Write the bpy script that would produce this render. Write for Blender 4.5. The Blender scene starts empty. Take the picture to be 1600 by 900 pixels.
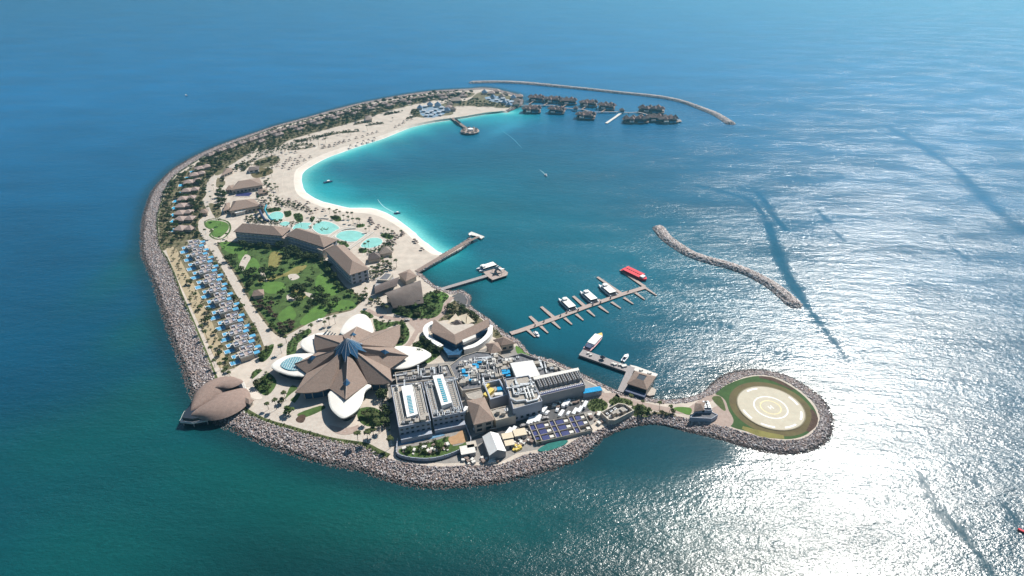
import bpy, bmesh, math, random
import numpy as np
from mathutils import Vector, Matrix
from mathutils.geometry import tessellate_polygon
R = math.radians
random.seed(11)
rng = np.random.default_rng(11)
SC = bpy.context.scene
COL = SC.collection
# ------------------------------------------------------------------ camera
CAM_H = 280.0
PITCH = R(31.0)
FOC = 800.0 / math.tan(R(40.0))
cd = bpy.data.cameras.new('camera')
cam = bpy.data.objects.new('camera', cd)
COL.objects.link(cam)
cam.location = (0, 0, CAM_H)
cam.rotation_euler = (R(90) - PITCH, 0, 0)
cd.sensor_width = 36.0
cd.lens = 36.0 * FOC / 1600.0
cd.clip_start = 1.0
cd.clip_end = 60000.0
SC.camera = cam
# ------------------------------------------------------------------ light
SUN_EL, SUN_AZ = 47.0, 39.0
w = bpy.data.worlds.new("World")
SC.world = w
w.use_nodes = True
nt = w.node_tree
bg = nt.nodes['Background']
sky = nt.nodes.new('ShaderNodeTexSky')
sky.sky_type = 'NISHITA'
sky.sun_disc = False
sky.sun_elevation = R(SUN_EL)
sky.sun_rotation = R(SUN_AZ)
sky.air_density = 1.0
sky.dust_density = 0.1
sky.ozone_density = 1.5
nt.links.new(sky.outputs[0], bg.inputs[0])
bg.inputs[1].default_value = 0.055
sd = bpy.data.lights.new('sun', 'SUN')
sd.energy = 5.0
sd.angle = R(0.53)
sd.color = (1.0, 0.955, 0.89)
sun = bpy.data.objects.new('sun', sd)
COL.objects.link(sun)
S = Vector((math.sin(R(SUN_AZ)) * math.cos(R(SUN_EL)), math.cos(R(SUN_AZ)) * math.cos(R(SUN_EL)), math.sin(R(SUN_EL))))
sun.rotation_euler = S.to_track_quat('Z', 'Y').to_euler()
sun.location = (300, 300, 600)
SC.view_settings.view_transform = 'Standard'
SC.view_settings.look = 'None'
SC.view_settings.exposure = 0.66
SC.view_settings.gamma = 1.0
SC.view_settings.use_curve_mapping = False
SC.cycles.use_denoising = True
SC.cycles.max_bounces = 5
SC.cycles.diffuse_bounces = 2
SC.cycles.glossy_bounces = 2
SC.cycles.volume_bounces = 0
SC.cycles.caustics_reflective = False
SC.cycles.caustics_refractive = False

# ------------------------------------------------------------------ helpers
def G(px, py, z=0.0):
    """ground point at height z seen at photo pixel px,py (used to trace the site plan)"""
    u = (px - 800.0) / FOC
    v = (py - 450.0) / FOC
    dy = math.cos(PITCH) - v * math.sin(PITCH)
    dz = -math.sin(PITCH) - v * math.cos(PITCH)
    t = (z - CAM_H) / dz
    return Vector((u * t, dy * t, z))

def GL(pts, z=0.0):
    return [G(x, y, z) for x, y in pts]

def tag(o, label=None, cat=None, group=None, kind=None):
    if label: o['label'] = label
    if cat: o['category'] = cat
    if group: o['group'] = group
    if kind: o['kind'] = kind
    return o

def empty(name, loc=(0, 0, 0), rz=0.0):
    o = bpy.data.objects.new(name, None)
    o.location = loc
    o.rotation_euler = (0, 0, rz)
    o.empty_display_size = 1
    COL.objects.link(o)
    return o

def link_mesh(name, me, parent=None, loc=None):
    o = bpy.data.objects.new(name, me)
    COL.objects.link(o)
    if parent: o.parent = parent
    if loc is not None: o.location = loc
    return o

def copy_tree(o, parent=None):
    c = o.copy()
    COL.objects.link(c)
    c.parent = parent
    for ch in KIDS.get(o.name, ()):
        d = copy_tree(ch, c)
    return c
KIDS = {}
def adopt(ch, parent):
    ch.parent = parent
    KIDS.setdefault(parent.name, []).append(ch)
    return ch

def put(src, loc, rz=0.0, s=1.0, label=None, group=None, cat=None, kids=()):
    """copy a thing with its parts; kids = its children"""
    c = src.copy()
    COL.objects.link(c)
    c.location = loc
    c.rotation_euler = (0, 0, rz)
    c.scale = (s, s, s) if not isinstance(s, tuple) else s
    if label: c['label'] = label
    if group: c['group'] = group
    if cat: c['category'] = cat
    for k in kids:
        d = k.copy(); COL.objects.link(d); d.parent = c
        for k2 in SUB.get(k.name, ()):
            e = k2.copy(); COL.objects.link(e); e.parent = d
    return c
SUB = {}

class MB:
    """mesh collector"""
    def __init__(s):
        s.v = []; s.f = []; s.m = []
    def add(s, vs, fs, mi=0):
        b = len(s.v)
        s.v += [tuple(x) for x in vs]
        s.f += [tuple(b + i for i in f) for f in fs]
        s.m += [mi] * len(fs)
    def poly(s, pts, mi=0):
        s.add(pts, [tuple(range(len(pts)))], mi)
    def box(s, c, d, rz=0.0, mi=0, rx=0.0):
        """box: centre of base c, dims d"""
        x, y, z = d[0] / 2, d[1] / 2, d[2]
        vs = [(-x, -y, 0), (x, -y, 0), (x, y, 0), (-x, y, 0), (-x, -y, z), (x, -y, z), (x, y, z), (-x, y, z)]
        M = Matrix.Translation(c) @ Matrix.Rotation(rz, 4, 'Z') @ Matrix.Rotation(rx, 4, 'X')
        s.add([M @ Vector(q) for q in vs], [(3, 2, 1, 0), (4, 5, 6, 7), (0, 1, 5, 4), (1, 2, 6, 5), (2, 3, 7, 6), (3, 0, 4, 7)], mi)
    def prism(s, pts, z0, z1, mi=0, mt=None, bottom=False):
        n = len(pts)
        pts = ccw(pts)
        vs = [(p[0], p[1], z0) for p in pts] + [(p[0], p[1], z1) for p in pts]
        s.add(vs, [(i, (i + 1) % n, n + (i + 1) % n, n + i) for i in range(n)], mi)
        tr = tess(pts)
        s.add([(p[0], p[1], z1) for p in pts], tr, mi if mt is None else mt)
        if bottom:
            s.add([(p[0], p[1], z0) for p in pts], [t[::-1] for t in tr], mi)
    def cyl(s, c, r0, r1, h, n=10, mi=0, cap=True):
        vs = []
        for k in range(n):
            a = 2 * math.pi * k / n
            vs.append((c[0] + r0 * math.cos(a), c[1] + r0 * math.sin(a), c[2]))
        for k in range(n):
            a = 2 * math.pi * k / n
            vs.append((c[0] + r1 * math.cos(a), c[1] + r1 * math.sin(a), c[2] + h))
        fs = [(k, (k + 1) % n, n + (k + 1) % n, n + k) for k in range(n)]
        if cap: fs.append(tuple(range(n, 2 * n)))
        s.add(vs, fs, mi)
    def bar(s, a, b, r, n=5, r2=None, mi=0):
        a = Vector(a); b = Vector(b); d = b - a
        if d.length < 1e-6: return
        q = d.to_track_quat('Z', 'Y'); r2 = r if r2 is None else r2
        vs = []
        for rr, p in ((r, a), (r2, b)):
            for k in range(n):
                t = 2 * math.pi * k / n
                vs.append(p + q @ Vector((rr * math.cos(t), rr * math.sin(t), 0)))
        s.add(vs, [(k, (k + 1) % n, n + (k + 1) % n, n + k) for k in range(n)] + [tuple(range(n))[::-1], tuple(range(n, 2 * n))], mi)
    def mesh(s, name, mats, smooth=False):
        me = bpy.data.meshes.new(name)
        me.from_pydata(s.v, [], s.f)
        for m in (mats if isinstance(mats, (list, tuple)) else [mats]):
            me.materials.append(m)
        if len(set(s.m)) > 1:
            me.polygons.foreach_set('material_index', s.m)
        if smooth:
            me.polygons.foreach_set('use_smooth', [True] * len(s.f))
        me.update()
        return me
    def build(s, name, mats, parent=None, smooth=False, loc=None):
        return link_mesh(name, s.mesh(name, mats, smooth), parent, loc)

def area2(pts):
    n = len(pts)
    return sum(pts[i][0] * pts[(i + 1) % n][1] - pts[(i + 1) % n][0] * pts[i][1] for i in range(n))
def ccw(pts):
    return list(pts) if area2(pts) > 0 else list(pts)[::-1]
def tess(pts):
    """triangles, facing up"""
    tr = tessellate_polygon([[Vector((p[0], p[1], 0)) for p in pts]])
    out = []
    for a, b, c in tr:
        pa, pb, pc = pts[a], pts[b], pts[c]
        cr = (pb[0] - pa[0]) * (pc[1] - pa[1]) - (pb[1] - pa[1]) * (pc[0] - pa[0])
        out.append((a, b, c) if cr > 0 else (a, c, b))
    return out
def smoothc(pts, k=4, closed=True):
    """catmull-rom"""
    n = len(pts); out = []
    rngi = range(n) if closed else range(n - 1)
    for i in rngi:
        if closed:
            p0, p1, p2, p3 = pts[i - 1], pts[i], pts[(i + 1) % n], pts[(i + 2) % n]
        else:
            p0, p1, p2, p3 = pts[max(i - 1, 0)], pts[i], pts[i + 1], pts[min(i + 2, n - 1)]
        for j in range(k):
            t = j / k
            out.append(tuple(0.5 * (2 * p1[d] + (-p0[d] + p2[d]) * t + (2 * p0[d] - 5 * p1[d] + 4 * p2[d] - p3[d]) * t * t + (-p0[d] + 3 * p1[d] - 3 * p2[d] + p3[d]) * t ** 3) for d in range(2)))
    if not closed: out.append(tuple(pts[-1][:2]))
    return out
def resample(pts, n):
    P = np.array([(p[0], p[1]) for p in pts], float)
    d = np.r_[0, np.cumsum(np.hypot(*np.diff(P, axis=0).T))]
    t = np.linspace(0, d[-1], n)
    return np.c_[np.interp(t, d, P[:, 0]), np.interp(t, d, P[:, 1])]
def inside(P, poly):
    """P (n,2), poly (m,2) -> bool"""
    x, y = P[:, 0], P[:, 1]
    c = np.zeros(len(P), bool)
    m = len(poly)
    for i in range(m):
        x1, y1 = poly[i][0], poly[i][1]; x2, y2 = poly[(i + 1) % m][0], poly[(i + 1) % m][1]
        if y1 == y2: continue
        k = ((y1 > y) != (y2 > y)) & (x < (x2 - x1) * (y - y1) / (y2 - y1) + x1)
        c ^= k
    return c
def distpl(P, pl, closed=False):
    """distance of points to polyline"""
    d = np.full(len(P), 1e9)
    m = len(pl)
    for i in range(m if closed else m - 1):
        a = np.array(pl[i][:2], float); b = np.array(pl[(i + 1) % m][:2], float)
        ab = b - a; L = (ab ** 2).sum()
        if L == 0: continue
        t = np.clip(((P - a) @ ab) / L, 0, 1)
        q = a + t[:, None] * ab
        d = np.minimum(d, np.hypot(P[:, 0] - q[:, 0], P[:, 1] - q[:, 1]))
    return d
def scatter(poly, spacing, jit=0.5, avoid=()):
    """jittered grid points inside a world polygon"""
    P = np.array([(p[0], p[1]) for p in poly])
    x0, y0 = P.min(0); x1, y1 = P.max(0)
    xs = np.arange(x0, x1, spacing); ys = np.arange(y0, y1, spacing)
    X, Y = np.meshgrid(xs, ys)
    Q = np.c_[X.ravel(), Y.ravel()] + rng.uniform(-jit, jit, (X.size, 2)) * spacing
    k = inside(Q, P)
    for a in avoid: k &= ~inside(Q, a)
    return Q[k]
def rot2(p, a):
    return (p[0] * math.cos(a) - p[1] * math.sin(a), p[0] * math.sin(a) + p[1] * math.cos(a))

# ------------------------------------------------------------------ materials
def mat(name, col, rough=0.8, var=0.0, scale=0.3, col2=None, bump=0.0, bscale=None, spec=0.3, metal=0.0, detail=4.0, stretch=None, vcol=None, emit=None):
    m = bpy.data.materials.new(name)
    m.use_nodes = True
    n = m.node_tree.nodes; l = m.node_tree.links
    p = n['Principled BSDF']
    p.inputs['Base Color'].default_value = (*col, 1)
    p.inputs['Roughness'].default_value = rough
    p.inputs['Specular IOR Level'].default_value = spec
    p.inputs['Metallic'].default_value = metal
    geo = n.new('ShaderNodeNewGeometry')
    src = geo.outputs['Position']
    if stretch:
        mp = n.new('ShaderNodeMapping'); mp.inputs['Scale'].default_value = stretch
        l.new(src, mp.inputs[0]); src = mp.outputs[0]
    out = None
    if vcol:
        at = n.new('ShaderNodeAttribute'); at.attribute_name = vcol
        out = at.outputs['Color']
    if var > 0 or col2:
        nz = n.new('ShaderNodeTexNoise')
        nz.inputs['Scale'].default_value = scale; nz.inputs['Detail'].default_value = detail
        nz.inputs['Roughness'].default_value = 0.65
        l.new(src, nz.inputs['Vector'])
        cr = n.new('ShaderNodeMapRange')
        cr.inputs['From Min'].default_value = 0.32; cr.inputs['From Max'].default_value = 0.68
        l.new(nz.outputs[0], cr.inputs['Value'])
        mx = n.new('ShaderNodeMix'); mx.data_type = 'RGBA'
        l.new(cr.outputs[0], mx.inputs['Factor'])
        c2 = col2 or tuple(min(1, c * (1 + var)) for c in col)
        c1 = col if col2 else tuple(c * (1 - var) for c in col)
        if vcol:
            mx.inputs['A'].default_value = (1 - var,) * 3 + (1,)
            mx.inputs['B'].default_value = (1 + var,) * 3 + (1,)
            mm = n.new('ShaderNodeMix'); mm.data_type = 'RGBA'; mm.blend_type = 'MULTIPLY'
            mm.inputs['Factor'].default_value = 1
            l.new(out, mm.inputs['A']); l.new(mx.outputs['Result'], mm.inputs['B'])
            out = mm.outputs['Result']
        else:
            mx.inputs['A'].default_value = (*c1, 1); mx.inputs['B'].default_value = (*c2, 1)
            out = mx.outputs['Result']
    if out: l.new(out, p.inputs['Base Color'])
    if bump > 0:
        nb = n.new('ShaderNodeTexNoise'); nb.inputs['Scale'].default_value = bscale or scale * 4
        nb.inputs['Detail'].default_value = 3
        l.new(src, nb.inputs['Vector'])
        b = n.new('ShaderNodeBump'); b.inputs['Strength'].default_value = 1.0; b.inputs['Distance'].default_value = bump
        l.new(nb.outputs[0], b.inputs['Height']); l.new(b.outputs[0], p.inputs['Normal'])
    if emit:
        p.inputs['Emission Color'].default_value = (*emit, 1); p.inputs['Emission Strength'].default_value = 1
    return m

# sun lit stone, sand and so on
M = {}
M['sand'] = mat('sand', (0.47, 0.405, 0.34), 0.95, 0.13, 0.11, bump=0.05, bscale=1.2)
M['beach'] = mat('beach_sand', (0.58, 0.51, 0.44), 0.95, 0.09, 0.08, bump=0.05, bscale=0.8)
M['wet'] = mat('wet_sand', (0.5, 0.43, 0.35), 0.7, 0.06, 0.1)
M['path'] = mat('pale_paving', (0.44, 0.385, 0.33), 0.85, 0.10, 0.4)
M['pinkpath'] = mat('pink_paving', (0.33, 0.25, 0.21), 0.85, 0.12, 0.5)
M['road'] = mat('asphalt', (0.09, 0.088, 0.09), 0.9, 0.2, 0.3)
M['conc'] = mat('concrete_yard', (0.24, 0.22, 0.20), 0.9, 0.16, 0.25)
M['lawn'] = mat('lawn', (0.078, 0.155, 0.030), 0.95, 0.2, 0.12, bump=0.1, bscale=1.5)
M['drylawn'] = mat('dry_lawn', (0.19, 0.17, 0.055), 0.95, 0.2, 0.15, bump=0.1, bscale=1.5)
M['turfring'] = mat('worn_turf', (0.135, 0.115, 0.05), 0.95, 0.3, 0.12, col2=(0.10, 0.075, 0.04), bump=0.1)
M['garden'] = mat('garden_bed', (0.075, 0.075, 0.035), 0.95, 0.0, 0.18, col2=(0.20, 0.165, 0.10), bump=0.3, bscale=0.9)
M['soilred'] = mat('red_brown_planting', (0.075, 0.045, 0.032), 0.95, 0.3, 0.3, bump=0.3, bscale=0.9)
M['hedge'] = mat('hedge_green', (0.07, 0.09, 0.03), 0.95, 0.3, 0.5, bump=0.25, bscale=1.2)

# ------------------------------------------------------------------ air
HAZE = 0.00019
if HAZE > 0:
    hm = bpy.data.materials.new('haze_air'); hm.use_nodes = True
    hn = hm.node_tree.nodes; hn.remove(hn['Principled BSDF'])
    pv_ = hn.new('ShaderNodeVolumePrincipled')
    pv_.inputs['Color'].default_value = (0.26, 0.76, 1.0, 1); pv_.inputs['Density'].default_value = HAZE; pv_.inputs['Anisotropy'].default_value = 0.72
    hm.node_tree.links.new(pv_.outputs[0], hn['Material Output'].inputs['Volume'])
    mb = MB(); mb.box((0, 4000, -3.5), (19000, 19000, 3.5 + CAM_H + 40))
    hz = mb.build('haze', hm); tag(hz, kind='stuff')
# ------------------------------------------------------------------ site plan (traced)
ZG = 3.0     # level of the made ground above the sea
TOE_W = [(794,176),(808,170),(818,163),(817,152),(808,146),(790,142),(776,138),(756,136),(736,138),(720,138.5),(680,141),(640,146),(600,153),(560,161),(520,171),(490,180),(460,188),(430,196),(400,206),(370,216),(340,227),(312,239),(290,250),(266,266),(247,284),(234,300),(226,320),(219.5,341),(217,364),(216,395),(221,412),(232.5,440),(242,471),(253,508),(264,541),(276,573),(287,606),(297,630),(312,650),(335,668)]
CR_W = [(790,172),(802,167),(812,161),(811,154),(803,149),(788,146),(774,141.5),(756,139.5),(736,141),(720,142),(680,144.5),(640,150),(600,157),(560,165),(520,176),(490,183.6),(460,192),(430,200),(400,211),(370,222),(340,233.5),(316,246),(294,260),(275,273),(263,288),(256,302),(250,321.5),(245.5,341),(246,364),(250,388),(260,404),(271.5,429),(283,461),(297.5,494),(312,530),(322,553),(336,591),(342,605),(352,622),(366,634)]
TOE_S = [(335,668),(360,678),(392,693),(441,712),(490,728),(539,738),(571,746),(610,758),(650,767),(700,769),(750,765),(800,756),(850,744),(885,733),(905,725),(921,715),(933,701),(945,688),(965.6,676),(1005,666),(1036.5,666),(1068,675.5),(1105,685),(1136,692.5),(1175.6,705.7),(1215,712.5),(1252,713),(1280.6,704),(1299,688.6),(1306,665),(1301.6,644),(1288.5,623),(1262,602),(1228,585),(1189,576),(1152,577),(1126,586),(1112.6,597),(1102,609),(1084,618),(1057.5,623),(1026,623),(1005,619),(979,614),(963,609),(939,598),(905,580.5)]
CR_S = [(366,634),(376,638),(392,649),(425,662.5),(457.5,671.5),(490,681),(522.5,688.5),(555,694),(579,701),(594,711),(609,717),(652,726),(690,729),(730,727),(781,726),(815,712),(840,707.5),(865,702.5),(886,695),(902,685),(921,678),(936,671),(952.5,664),(986.6,652),(1018,648),(1057.5,650.6),(1089,657),(1136,667.6),(1162.5,675.5),(1202,686),(1236,688),(1262,682),(1276.7,667.6),(1280.6,649),(1270,628),(1246.5,607),(1215,590),(1183.5,585.5),(1154.6,591.5),(1131,603),(1118,614),(1089,625.6),(1063,630),(1031,630),(1005,626.5),(976,619),(960,614),(936,603),(900,586)]
TOE_I = [(905,580.5),(865,562),(827.5,552.5),(820,541),(811,531.5),(798,524),(786,516),(767,499.5),(742.5,483),(734,475),(737,468),(736,461),(722,452),(706,454),(693,450),(680,446),(670,438),(662,430),(657,424)]
CR_I = [(900,586),(863,567),(824,556),(815,545),(806,536),(794,530),(779,521),(761,503),(738,487),(728,479),(730,470),(727,464),(718,458),(704,460),(692,455),(677,450),(667,442),(658,434),(650,428)]
TOE_G = [(657,424),(670,420),(696,405),(722,391),(738,379),(740,373),(735,371.5),(716,383),(691,397)]
CR_G = [(650,428),(668,417),(694,402.5),(719,389),(734,378),(736,374.5),(733,374),(714,386),(690,400)]
TOE_B = [(691,397),(680,391),(667,381),(654,371),(644,361),(624,346),(603,333),(579,325.6),(546,325),(522,320),(497.5,313),(481,303.6),(473,294),(470.7,281),(473,269.5),(486,260),(500,252),(520,243),(560,229),(600,216),(640,200),(680,191),(720,185.6),(760,178.5),(780,176),(794,176)]
CR_B = [(682,401),(664,390),(652,380),(641,370),(630,360),(611,347),(592,338),(570,333),(540,332),(513,326),(487,317),(468,306),(461,296),(459,281),(462,266),(476,256),(491,247),(512,238),(554,224),(596,211.5),(638,196.5),(678,188),(720,182.5),(758,176),(778,174),(790,172)]
toeW = GL(TOE_W, -0.4); crW = GL(CR_W, ZG)
toeS = GL(TOE_S, -0.4); crS = GL(CR_S, ZG)
toeI = GL(TOE_I, -0.4); crI = GL(CR_I, ZG)
toeG = GL(TOE_G, -0.4); crG = GL(CR_G, ZG)
toeB = GL(TOE_B, 0.0); crB = GL(CR_B, ZG)
def sm(pl, k=3): return smoothc([(p[0], p[1]) for p in pl], k, False)
toeB_s = sm(toeB); crB_s = sm(crB)
ring_toe = sm(toeW) + sm(toeS)[1:] + sm(toeI, 1)[1:] + sm(toeG, 1)[1:] + toeB_s[1:-1]
ring_cr = sm(crW) + sm(crS)[1:] + sm(crI, 1)[1:] + sm(crG, 1)[1:] + crB_s[1:-1]
RT = np.array(ring_toe); RC = np.array(ring_cr)

# island plateau
mb = MB()
mb.add([(p[0], p[1], ZG) for p in ring_cr], tess(ring_cr))
tag(mb.build('ground', M['sand']), kind='structure')
# foreshore slopes under the rocks and the beach
def strip(mb, a, b, za, zb, n, rows=6, curve=1.0):
    A = resample(a, n); B = resample(b, n)
    vs = []; fs = []
    for r in range(rows + 1):
        t = r / rows
        P = A * (1 - t) + B * t
        z = za + (zb - za) * (t ** curve)
        vs += [(x, y, z) for x, y in P]
    for r in range(rows):
        for i in range(n - 1):
            q = r * n + i
            fs.append((q, q + 1, q + n + 1, q + n))
    mb.add(vs, fs)
M['dark_core'] = mat('dark_core_stone', (0.19, 0.165, 0.155), 0.8, 0.3, 0.6)  # one darker stone tone that shows between the boulders
mb = MB()
strip(mb, sm(toeW), sm(crW), -1.2, ZG - 0.05, 240)
strip(mb, sm(toeS), sm(crS), -1.2, ZG - 0.05, 260)
strip(mb, sm(toeI, 1), sm(crI, 1), -1.2, ZG - 0.05, 100)
strip(mb, sm(toeG, 1), sm(crG, 1), -1.2, ZG - 0.05, 60)
tag(mb.build('shore_slope', M['dark_core']), kind='structure')
mb = MB()
beach_lo = GL([(x + 1.0, y + 0.5) for x, y in TOE_B], 0)
strip(mb, sm(toeB), sm(crB), -0.15, ZG - 0.03, 200, 8, 0.8)
tag(mb.build('beach', M['beach']), kind='structure')

# ------------------------------------------------------------------ water
def build_water():
    def axis(lo, hi, step, far, n):
        core = np.arange(lo, hi + step, step)
        g = np.geomspace(step, far, n)
        return np.r_[(lo - np.cumsum(g))[::-1], core, hi + np.cumsum(g)]
    xs = axis(-520, 620, 5.0, 7000, 34)
    ys = axis(60, 1500, 5.0, 9000, 34)
    X, Y = np.meshgrid(xs, ys)
    P = np.c_[X.ravel(), Y.ravel()]
    n = len(P)
    dsh = distpl(P, ring_toe, True)
    dbe = distpl(P, toeB_s)
    drk = np.minimum(np.minimum(distpl(P, sm(toeW)), distpl(P, sm(toeS))), distpl(P, sm(toeI, 1)))
    def lin(*c): return np.array([((v / 255) / 12.92 if v / 255 < 0.04045 else ((v / 255 + 0.055) / 1.055) ** 2.4) for v in c])
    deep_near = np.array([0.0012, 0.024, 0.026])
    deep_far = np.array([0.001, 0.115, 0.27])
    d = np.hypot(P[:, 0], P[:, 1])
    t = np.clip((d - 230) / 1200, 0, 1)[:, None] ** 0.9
    col = deep_near * (1 - t) + deep_far * t  # bluer with camera distance: sky reflection partly painted into the water colour
    # the lagoon is greener and paler over sand
    lag = np.array([0.001, 0.088, 0.125])
    def blob(px, py, rx, ry, ang=0):
        c = G(px, py); a = math.radians(ang)
        dx = P[:, 0] - c.x; dy = P[:, 1] - c.y
        u = dx * math.cos(a) + dy * math.sin(a); v = -dx * math.sin(a) + dy * math.cos(a)
        return np.exp(-(u / rx) ** 2 - (v / ry) ** 2)
    def mixin(w_, c):
        nonlocal col
        w_ = np.clip(w_, 0, 1)[:, None]
        col = col * (1 - w_) + np.array(c) * w_
    wob = np.sin(P[:, 0] / 37 + 1.3 * np.sin(P[:, 1] / 51)) * 0.5 + np.sin(P[:, 1] / 23 + P[:, 0] / 61) * 0.5
    mixin(0.85 * (blob(750, 300, 230, 260) + blob(820, 430, 200, 120)), lag)
    mixin(0.6 * blob(665, 335, 75, 55) , (0.008, 0.15, 0.165))
    mixin(0.5 * blob(690, 425, 45, 30), (0.006, 0.13, 0.135))
    mixin(0.45 * blob(650, 292, 60, 34), (0.007, 0.15, 0.15))
    mixin(0.5 * blob(760, 470, 80, 60), (0.004, 0.085, 0.095))
    # greener shallows outside the rock wall
    g = (0.003, 0.078, 0.064)
    for a in [(235, 610, 30, 30, 0), (215, 520, 26, 40, 0), (250, 650, 40, 26, 0), (330, 715, 50, 22, 0), (430, 760, 60, 22, -10), (560, 800, 70, 26, 0), (700, 815, 60, 22, 0), (80, 700, 60, 40, 0), (200, 420, 25, 60, 0), (150, 850, 80, 50, 0)]:
        mixin(0.5 * blob(*a), g)
    mixin(0.35 * blob(215, 635, 17, 14), (0.003, 0.05, 0.06))
    mixin(0.35 * blob(1000, 780, 90, 40), (0.004, 0.08, 0.09))
    # dark fringe of sunken rock
    mixin(0.72 * np.exp(-(drk / 9.0) ** 2) * (dbe > 25), (0.004, 0.028, 0.032))
    # turquoise over the beach shelf
    jj = .78 + 0.26 * wob + .1 * np.sin(P[:, 0] / 9 + P[:, 1] / 14)
    reach = np.interp(P[:, 1], [400, 560, 700, 900, 1100], [32, 28, 38, 56, 46])
    w1 = np.exp(-(dbe / (reach * jj)) ** 1.4)
    mixin(0.92 * w1, (0.012, 0.26, 0.29))
    mixin(0.8 * np.exp(-(dbe / (reach * 0.42 * jj)) ** 1.6), (0.045, 0.46, 0.44))
    mixin(0.75 * np.exp(-(dbe / 9.0) ** 2), (0.22, 0.58, 0.53))
    mixin(0.5 * blob(505, 305, 40, 60) , (0.015, 0.33, 0.35))
    mixin(0.5 * blob(770, 188, 55, 40), (0.02, 0.33, 0.38))
    mixin(0.35 * blob(790, 200, 16, 60, -30), (0.03, 0.30, 0.42))
    # slicks: bands of smoother water
    slick = np.zeros(n)
    def band(pts, wd, s):
        nonlocal slick
        pl = sm(GL(pts), 4)
        dd = distpl(P, pl)
        slick = np.maximum(slick, s * np.exp(-(dd / (wd * .66 * (1 + .35 * wob))) ** 2.4))
    band([(1090,290),(1170,312),(1200,350)], 4, .7)
    band([(1200,350),(1225,420),(1262,480)], 8.5, .95)
    band([(1262,480),(1300,530),(1322,560)], 5.5, .8)
    band([(1185,300),(1212,340),(1228,360)], 4.5, .75)
    band([(1275,325),(1300,355),(1325,385)], 2.5, 0.6)
    band([(1390,200),(1450,235),(1500,270)], 8, 0.45)
    band([(1500,270),(1560,330),(1600,360)], 13, 0.5)
    band([(1470,370),(1510,405)], 5, 0.45)
    band([(1120,500),(1180,535),(1230,560)], 3.5, 0.6)
    band([(1437,742),(1460,790),(1500,830)], 8, 1)
    band([(1500,830),(1540,880),(1560,920)], 5.5, 1)
    band([(1400,620),(1450,690),(1520,750),(1600,820)], 2.6, 0.9)
    band([(1080,470),(1030,440),(980,400)], 7, 0.4)
    near_s = blob(990, 700, 55, 38) + blob(1060, 700, 40, 16) + 0.8 * blob(930, 560, 40, 30) + blob(850, 500, 60, 50)
    slick = np.clip(np.maximum(slick, near_s), 0, 1)
    foam = np.zeros(n)
    me = bpy.data.meshes.new('water')
    ny, nx = len(ys), len(xs)
    idx = np.arange(n).reshape(ny, nx)
    F = np.stack([idx[:-1, :-1], idx[:-1, 1:], idx[1:, 1:], idx[1:, :-1]], -1).reshape(-1, 4)
    me.from_pydata(np.c_[P, np.zeros(n)].tolist(), [], F.tolist())
    at = me.attributes.new('wcol', 'FLOAT_COLOR', 'POINT')
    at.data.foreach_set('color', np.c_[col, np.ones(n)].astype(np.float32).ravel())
    at = me.attributes.new('slick', 'FLOAT', 'POINT')
    at.data.foreach_set('value', slick.astype(np.float32))
    at = me.attributes.new('foam', 'FLOAT', 'POINT')
    at.data.foreach_set('value', foam.astype(np.float32))
    me.polygons.foreach_set('use_smooth', [True] * len(F))
    m = bpy.data.materials.new('sea_water'); m.use_nodes = True
    N = m.node_tree.nodes; L = m.node_tree.links
    p = N['Principled BSDF']
    p.inputs['IOR'].default_value = 1.45
    def node(t, **k):
        q = N.new(t)
        for a, b in k.items(): q.inputs[a].default_value = b
        return q
    def math_(op, a, b=None, c=None):
        q = N.new('ShaderNodeMath'); q.operation = op
        for i, x in enumerate((a, b, c)):
            if x is None: continue
            if isinstance(x, (int, float)): q.inputs[i].default_value = x
            else: L.new(x, q.inputs[i])
        return q.outputs[0]
    a1 = N.new('ShaderNodeAttribute'); a1.attribute_name = 'wcol'
    a2 = N.new('ShaderNodeAttribute'); a2.attribute_name = 'slick'
    a3 = N.new('ShaderNodeAttribute'); a3.attribute_name = 'foam'
    geo = N.new('ShaderNodeNewGeometry')
    def noise(scale, detail, rot, st, rough=0.55):
        mp = N.new('ShaderNodeMapping'); mp.inputs['Rotation'].default_value = (0, 0, R(rot)); mp.inputs['Scale'].default_value = st
        L.new(geo.outputs['Position'], mp.inputs[0])
        q = node('ShaderNodeTexNoise', Scale=scale, Detail=detail, Roughness=rough)
        L.new(mp.outputs[0], q.inputs['Vector'])
        return q.outputs[0]
    # colour: broad soft patches + wind streaks
    big = noise(0.006, 5, 25, (1, 2.2, 1))
    mr = node('ShaderNodeMapRange'); mr.inputs['From Min'].default_value = .3; mr.inputs['From Max'].default_value = .7
    mr.inputs['To Min'].default_value = 0.84; mr.inputs['To Max'].default_value = 1.16
    L.new(big, mr.inputs[0])
    fine = noise(0.35, 3, 20, (1, 2.5, 1))
    mr2 = node('ShaderNodeMapRange'); mr2.inputs['From Min'].default_value = .3; mr2.inputs['From Max'].default_value = .7
    mr2.inputs['To Min'].default_value = 0.86; mr2.inputs['To Max'].default_value = 1.14
    L.new(fine, mr2.inputs[0])
    k = math_('MULTIPLY', mr.outputs[0], mr2.outputs[0])
    vm = N.new('ShaderNodeVectorMath'); vm.operation = 'SCALE'
    L.new(a1.outputs['Color'], vm.inputs[0]); L.new(k, vm.inputs['Scale'])
    fm = N.new('ShaderNodeMix'); fm.data_type = 'RGBA'; fm.inputs['B'].default_value = (0.75, 0.78, 0.76, 1)
    L.new(vm.outputs[0], fm.inputs['A']); L.new(a3.outputs['Fac'], fm.inputs['Factor'])
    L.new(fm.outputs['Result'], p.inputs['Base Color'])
    # waves
    inv = math_('SUBTRACT', 1.0, math_('MULTIPLY', a2.outputs['Fac'], 0.84))
    pat = noise(0.012, 4, 35, (1, 2.6, 1))
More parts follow.
